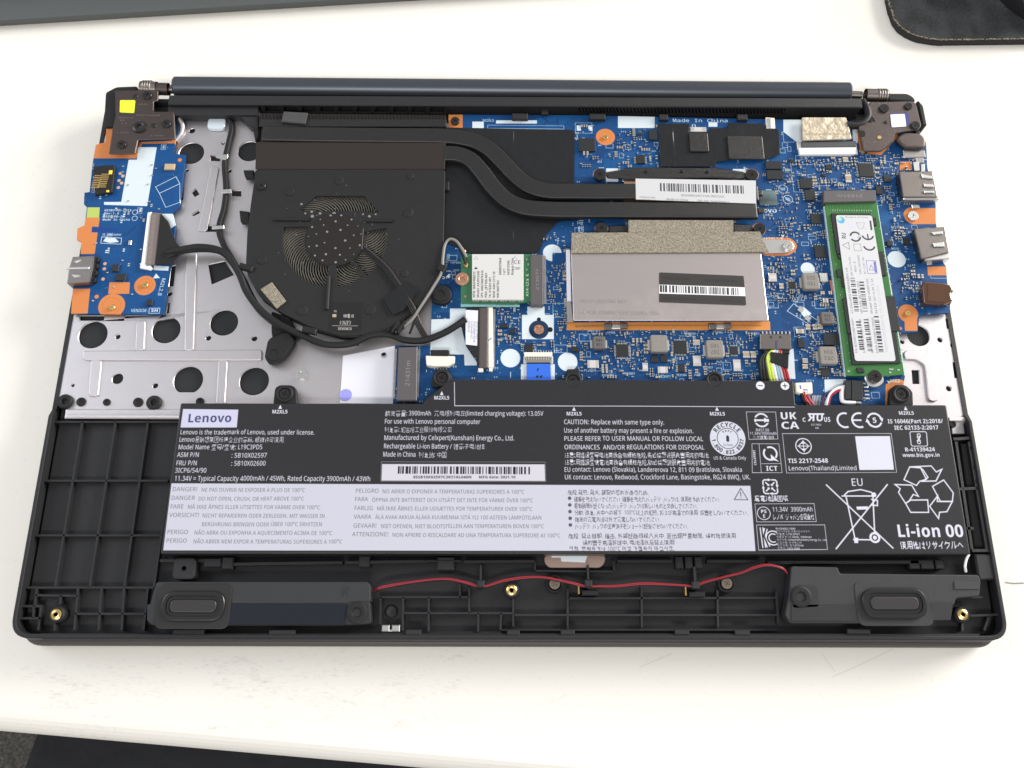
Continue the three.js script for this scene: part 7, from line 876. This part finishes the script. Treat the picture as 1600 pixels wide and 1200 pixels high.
function speakerUnit(label, body, low, driver, holes, frameTop) {
  const s = part('loudspeaker', slab(rnd(body, 1), 8.2, 14.6, 0.5, [], 2), std([0.027, 0.028, 0.03], 0.55, 0, { specularIntensity: 0.6, bumpMap: withRepeat(grainTex, 200), bumpScale: 0.00005 }), L, label);
  for (const [p, m, y] of low) sub('side_step', slab(p, 14.3, y, 0.2), m, s);
  const [x, z, w, d] = driver;
  sub('driver_frame', slab(rrect(x, z, w + 4, d + 5.4, 3), 14.5, frameTop, 0.25, [], 2), frameTop > 15 ? std([0.021, 0.02, 0.02], 0.5, 0, { specularIntensity: 0.6 }) : s.material, s);
  const oval = (k) => rrect(x, z, w - k, d - k, (d - k) / 2, 0, 12);
  sub('surround', [slab(oval(0), 15, 16, 0.5, [oval(2.4)], 3), slab(oval(1.6), 14.4, 15.2, 0.1)], std([0.012, 0.012, 0.013], 0.3), s); sub('surround', slab(oval(3.2), 15, 15.6, 0.2, [oval(5.2)], 3), std([0.012, 0.012, 0.013], 0.3), s);
  sub('cone', slab(oval(6), 15, 15.9, 0.5, [], 3), std([0.024, 0.022, 0.023], 0.42), s);
  for (const [hx, hz, r, q] of holes) { if (q) sub('screw_corner', slab(rnd(q, 1.4), 8.2, 14.8, 0.3), M.trayBlack, s); sub('screw_boss', lathe(hx, hz, [[1.5, 13], [1.5, 14.7], [1.9, 15.3], [r - 1, 15.3], [r - 0.3, 15], [r, 14.2]], 28), M.rubber, s); sub('screw', disc(hx, hz, 1.5, 12, 13.4), M.blackScrew, s); }
  return s;
}
const navy = std([0.007, 0.0095, 0.016], 0.45, 0, { specularIntensity: 0.6 });
speakerUnit('left loudspeaker box with an oval driver and navy tape', [[-132.77, 96.1], [-54.43, 95.87], [-53.16, 97.27], [-52.85, 103.29], [-60.87, 103.55], [-61.55, 111.55], [-132.13, 111.71], [-134.71, 109.9], [-133.61, 100.51]], [[[[-105.35, 103.69], [-61.29, 103.57], [-61.99, 111.34], [-105.47, 111.44]], navy, 14.75], [[[-135.05, 104.42], [-132.79, 103.72], [-133.41, 109.66], [-134.35, 109.66]], std([0.014, 0.017, 0.03], 0.6), 14.5]], [...[-117.79, 104.92], ...[-117.77, 105, 23.18, 10.74].slice(2)], [[...[-57.65, 107.01], 4.2, [[-61.35, 102.87], [-53.08, 102.85], [-52.17, 111.08], [-61.99, 111.56]]]], 15.1);
{ const [x, z] = [-62.05, 99.39]; const s = L.children[L.children.length - 1]; sub('embossed_letter', [bar([x - 1, z - 1.6], [x - 1, z + 1.6], 0.4, 14.55, 14.75), bar([x - 1, z - 1.5], [x + 0.7, z - 1.5], 0.4, 14.55, 14.74), bar([x + 0.8, z - 1.5], [x + 0.8, z], 0.4, 14.55, 14.73), bar([x - 1, z], [x + 0.8, z], 0.4, 14.55, 14.72), bar([x - 0.2, z], [x + 1, z + 1.6], 0.4, 14.55, 14.71)], s.material, s); }
speakerUnit('right loudspeaker box with an oval driver', [[104.91, 89.59], [122.85, 89.89], [123.06, 92.27], [175.73, 92.58], [176.3, 94.95], [174.86, 100.59], [165.81, 101.32], [164.95, 103.65], [154.45, 109.45], [127.58, 110.43], [102.34, 110.49], [100.75, 107.28], [102.83, 100.79]], [[[[103.44, 103.59], [128.37, 103.53], [127.11, 109.75], [102.82, 109.81]], M.trayBlack, 14.8], [[[155.64, 102.52], [164.55, 102.5], [162.52, 109.21], [153.64, 109.46]], M.trayBlack, 14.8], [[[165.89, 95.02], [175.56, 95.22], [174.84, 98.05], [165.65, 98.08]], std([0.027, 0.028, 0.03], 0.55), 14.9]], [...[141.98, 103.2], ...[142.08, 103.4, 24.2, 10.89].slice(2)], [[...[107.5, 100.81], 4.2, [[103.62, 97.06], [114.27, 96.56], [114.09, 104.72], [103.76, 105.21]]]], 14.8);
// red speaker wires through their clips
{
  const c = new THREE.Group(); c.name = 'speaker_wire'; c.userData.label = 'thin red twin wire between the loudspeakers'; L.add(c);
  const pts = [[-52.16, 11, 98.57], [-50.31, 12.6, 97.77], [-38.66, 12.6, 95.62], [-25, 12.6, 94.4], [-18.01, 12.6, 95.56], [-13.9, 12.6, 96.73], [-11.98, 12.6, 96.96], [-10.3, 12.6, 96.95], [-3.34, 12.6, 94.81], [5.58, 12.6, 93.6], [12.58, 12.6, 93.82], [19.32, 12.6, 95.1], [26.28, 12.6, 96.61], [28.2, 12.6, 97.07], [30.61, 12.6, 96.95], [38.57, 12.6, 96.81], [48.2, 13, 95.88], [56.95, 12.6, 96.14], [67.31, 12.6, 96.73], [68.74, 12.6, 96.96], [70.76, 12.6, 95.77], [79.95, 13.4, 93.34], [85.71, 14, 91.99], [90.69, 15, 90.04], [95.26, 15.4, 89.12], [98.85, 15.4, 89.59], [101.56, 15, 90.36], [103.74, 13, 91.82]];
  sub('wire', tube(pts, 0.27, 160), M.redWire, c); sub('wire', tube(pts.map(([x, y, z], i) => [x, y + 0.3, z + 0.42 + 0.12 * Math.sin(i * 1.7)]), 0.26, 160), std([0.22, 0.015, 0.025], 0.45), c); sub('wire', tube(pts.map(([x, y, z]) => [x + 0.3, y - 0.5, z + 0.6]), 0.3, 160), M.wire, c);
  for (const [x, z, k] of [[-12.21, 96.45, 0], [28.26, 96.21, 1], [68.59, 96.68, 1]]) { sub('wire_clip', [block(x, z, 2.9, 2.8, 7.9, 13.8, 0.4), bar([x, z - 7], [x, z], 0.8, 7.9, 13)], M.trayBlack, c); if (k) { sub('wire_clip', block(x + 0.6, z + 3.2, 6, 2, 7.9, 12.2, 0.3), M.rubber, c); sub('wire_clip', block(x - 3.6, z + 2, 0.6, 3.4, 8, 12.4, 0.1), M.brass, c); } }
}
function cable(name, label, kids) { const c = new THREE.Group(); c.name = name; c.userData.label = label; L.add(c); kids(c); return c; }
cable('data_cable', 'thick black cable curving below the fan between the two boards', (c) => {
  sub('sheath', [tube([[-145.89, 14, -39.86], [-140.8, 15, -40.59], [-132.09, 15.8, -41.75], [-123.06, 15.8, -40.04], [-117.95, 16, -35.22], [-113.84, 16, -28.77], [-110.55, 15.8, -21.62], [-104.61, 15.6, -13.99], [-97.05, 15.4, -7.88], [-86.27, 15, -2.49], [-76.63, 15, 1.36], [-66.26, 15, 1.01], [-58.87, 15.2, -2.32], [-53.44, 15.2, -3.2], [-49.79, 15, -2.75], [-44.75, 15, -0.82], [-37.2, 14.8, -0.67], [-29.45, 14.8, -3.54], [-24.29, 14.8, -6.68], [-19.9, 14.6, -10.21]], 1.45, 150, 10), tube([[-145.84, 13.6, -38.26], [-138.41, 14.2, -40.72], [-123, 15.8, -39.44], [-117.64, 15, -34.53], [-112.55, 15, -26.33], [-104.83, 14.6, -13.56], [-95.12, 14.2, -6.4], [-84.34, 14, -1.77], [-73.68, 14, 1.51], [-63.34, 14, 0.32]], 1.2, 90, 8)], M.wire, c);
  sub('flat_end', slab([[-151.27, -58.69], [-147.5, -54.71], [-143.04, -45], [-139.56, -40.81], [-141.88, -37.8], [-144.42, -34.5], [-150.29, -34.45]], 13.4, 14.1, 0.2), M.rubber, c); sub('flat_end', slab([[-20, -14.76], [-19.41, -11.61], [-21.71, -7.31], [-19.53, -3.36], [-19.17, 1.69], [-14.65, 7.5], [-14.09, 10.53], [-14.18, -15.67], [-18.42, -15.35]], 13.6, 14.2, 0.2), M.rubber, c);
  const q = [[-19.84, -14.5], [-14.68, -14.25], [-14.85, 1.33], [-19.56, 0.8]], a = [q[0][0], q[0][1], q[1][0], q[2][1]]; const t = sheetTex(...a, 160, (g) => { g.fillStyle = '#d2d2de'; g.fillRect(a[0], a[1], 9, 20); g.fillStyle = '#444'; ['GE520 IO CABLE', 'DC02C00MJ00 REV:0A', 'LUXSHARE-ICT', '21/09/20'].forEach((s, i) => text(g, s, a[0] + 4.6 - i * 1.2, a[1] + 5, a[0] + 4.6 - i * 1.2, a[1] + 5 + [8, 9.4, 8, 5][i], 0.85)); });
  printed(sub('white_label', slab(q, 14.25, 14.5, 0), std([1, 1, 1], 0.5, 0, { map: t }), c, 'white label on the cable end'), ...a);
  for (const [x, z, a2] of [[-111.51, -32.12, 0.3], [-83.06, -4.07, 0.2]]) sub('cable_tie', block(x, z, 6, 2.6, 14.6, 17.2, 0.5, a2), M.rubber, c);
});
cable('aerial_cable', 'grey aerial cable looping from the wireless card round the fan', (c) => {
  sub('sheath', tube([[-19.85, 15.4, -38.16], [-21.78, 16, -41.73], [-24.54, 16.4, -45.41], [-26.99, 16.4, -46.14], [-28.83, 16.4, -43.87], [-29.68, 17, -36.67], [-30.05, 17, -30.46], [-33.55, 17, -23.14], [-38.04, 17, -15.04], [-41.8, 16.4, -9.01], [-45.68, 15.6, -5.92], [-52.02, 14, -3.13]], 0.62, 80, 8), M.greyWire, c); sub('sheath', tube([[-20.05, 15.4, -34.58], [-21.19, 15.4, -38.15], [-23.45, 15.4, -42.93], [-26.23, 15.4, -45.92], [-28.1, 15.4, -45], [-29.31, 15.4, -39.27], [-29.64, 15.4, -31.54], [-32.64, 15.4, -24.47], [-37.14, 15.4, -15.74], [-40.58, 15.4, -8.86], [-42.62, 14, -3.76]], 0.5, 80, 8), M.wire, c);
  for (const [x, z, a] of [[-30.06, -32.23, 0.5], [-47.1, -5.9, 0.75]]) sub('cable_clip', block(x, z, 3.6, 3.4, 14.4, 17.8, 0.5, a), M.rubber, c);
  { const [x, z] = [-46.97, -5.49]; for (const k of [-1.2, 1.2]) sub('cable_clip', block(x + k, z, 0.9, 5.6, 15, 18.3, 0.3, 0.5), M.rubber, c); }
});
cable('black_lead', 'thin black lead hooked along the keyboard plate', (c) => { sub('sheath', tube([[-153.02, 12, -108.75], [-147.4, 11.6, -108.42], [-138.33, 11.6, -109.2], [-131.78, 11.6, -109.62], [-128.21, 11.6, -108.31], [-126.32, 11.6, -103.96], [-126.81, 11.6, -94.96], [-127.47, 11.6, -85.12], [-125.56, 11.6, -72.27], [-125.39, 11.6, -62.8], [-126.49, 11.6, -52.54], [-124.13, 11.6, -45.82], [-119.09, 14, -38], [-113.64, 14, -29.14], [-105.99, 14, -15.82], [-97.91, 14, -7.88], [-84.34, 14, -1.77]], 1.25, 110, 10), M.wire, c); });
cable('screen_cable', 'black screen cable under beige tape at the upper right', (c) => {
  sub('sheath', tube([[159.04, 13, -119.93], [160.07, 14, -115.08], [160.13, 14, -110.99], [157.66, 14, -107.57], [154.3, 14, -106.18], [149.65, 14, -106.12]], 1.7, 60, 12), M.wire, c);
  sub('beige_tape', slab(rnd([[129.71, -109.58], [149.72, -109.81], [150.39, -105.77], [150.93, -98.42], [128.74, -97.5]], 0.6), 14, 15, 0.3, [], 2), M.tapeGold, c, 'crinkled beige tape'); sub('beige_tape', slab([[129.11, -101.7], [150.42, -101.94], [150.73, -100.94], [129.01, -100.7]], 14.9, 15.2, 0.1), M.tapeGold, c);
});
cable('battery_cable', 'coloured wires from the battery to the board', (c) => {
  const cols = [[M.wire, 0], [M.wire, 1], [M.wire, 2], [std([0.5, 0.62, 0.06], 0.5), 3], [std([0.55, 0.65, 0.1], 0.5), 4], [M.white, 5], [std([0.25, 0.4, 0.55], 0.5), 6], [std([0.4, 0.45, 0.45], 0.5), 7], [M.redWire, 8], [M.redWire, 9]];
  const A = [[105.39, 14, 2.78]][0], B = [[100.33, 14.5, 7.74]][0], E = [[100.64, 13, 14.94]][0];
  for (const [m, i] of cols) sub('wire', tube([[A[0] + i * 0.5, 13.4, A[2] - 1], [B[0] + 0.4 + i * 0.95, 14.8, B[2] - 2 - i * 0.12 + (i < 3 ? 0.6 : 0)], [B[0] + i * 1.15, 14.6, B[2] + 3.5 - i * 0.1], [E[0] + 0.5 + i * 1.22, 13, E[2] - 1 + 1.5]], 0.62, 24, 8), m, c);
  sub('plug', slab([[102.53, 1.76], [113.35, 1.68], [113.12, 3.92], [102.88, 3.71]], PH + 0.3, 14.2, 0.3), M.rubber, c); sub('black_tape', slab(rnd([[104.8, 3.46], [112.29, 4.53], [111.39, 10.89], [105.87, 8.72], [104.1, 8.18]], 0.5), 14, 15.7, 0.3), M.sheet, c);
});
cable('clock_wire', 'red and black wires of the small cream plug', (c) => { sub('wire', tube([[117.28, 14, 20.08], [117.73, 13.4, 22.6], [119.99, 12, 25.4]], 0.7), M.redWire, c); sub('wire', tube([[116.18, 14, 20.63], [117.04, 13, 23.02], [118.89, 12, 25.95]], 0.7), M.wire, c); sub('wire', tube([[118.32, 14, 20.08], [119.44, 13, 22.46], [121.29, 12, 25.39]], 0.6), std([0.4, 0.05, 0.07], 0.5), c); });
cable('speaker_lead', 'white, red and blue wires leaving the black socket', (c) => {
  for (const [m, p] of [[M.white, [[134.9, 13.6, 17.39], [131.12, 13.6, 18.51], [127.97, 13.6, 20.98], [125.86, 13.6, 25.86]]], [M.redWire, [[134.7, 13.6, 19.03], [130.99, 13.6, 19.6], [128.17, 13.6, 21.52], [126.37, 13.6, 25.85]]], [M.white, [[134.89, 13.4, 18.14], [130.61, 13.4, 18.99], [127.4, 13.4, 22], [125.68, 13.4, 25.8]]], [std([0.02, 0.02, 0.08], 0.5), [[129.15, 13, 19.41], [125.8, 13, 21.34], [124.54, 13, 25.68]]], [M.wire, [[134.72, 13, 20.74], [132.97, 13, 22.38], [132.58, 13, 25.63]]]]) sub('wire', tube(p, 0.6), m, c);
  sub('white_lead', [tube([[133.32, 13.4, 18.15], [132.67, 13.4, 21.43], [132.9, 13.4, 23.86], [134.65, 13.4, 24.39], [137.77, 13.4, 24.37]], 1.0), block(138.86, 24.11, 2.86, 1.35, 12.4, 13.6, 0.2)], M.white, c);
});
{ const q = [[120.97, 21.05], [126.72, 21.02], [126.23, 25.36], [120.51, 25.4]], g = []; const n = 9; for (let i = 0; i < n; i++) { const x = q[0][0] + ((i + 0.5) / n) * (q[1][0] - q[0][0]); g.push(tube([[x, 12, q[0][1]], [x, 12, q[2][1]]], 0.3, 4, 6)); } part('flat_ribbon', g, std([0.45, 0.45, 0.46], 0.5), L, 'grey flat ribbon cable'); }
cable('white_lead', 'short white wire at the battery corner', (c) => sub('wire', tube([[172.81, 15.6, 85.06], [171.84, 15, 86.91], [170.96, 15, 89.31], [171.91, 13, 91.23]], 0.5), M.white, c));

renderer.render(scene, camera);
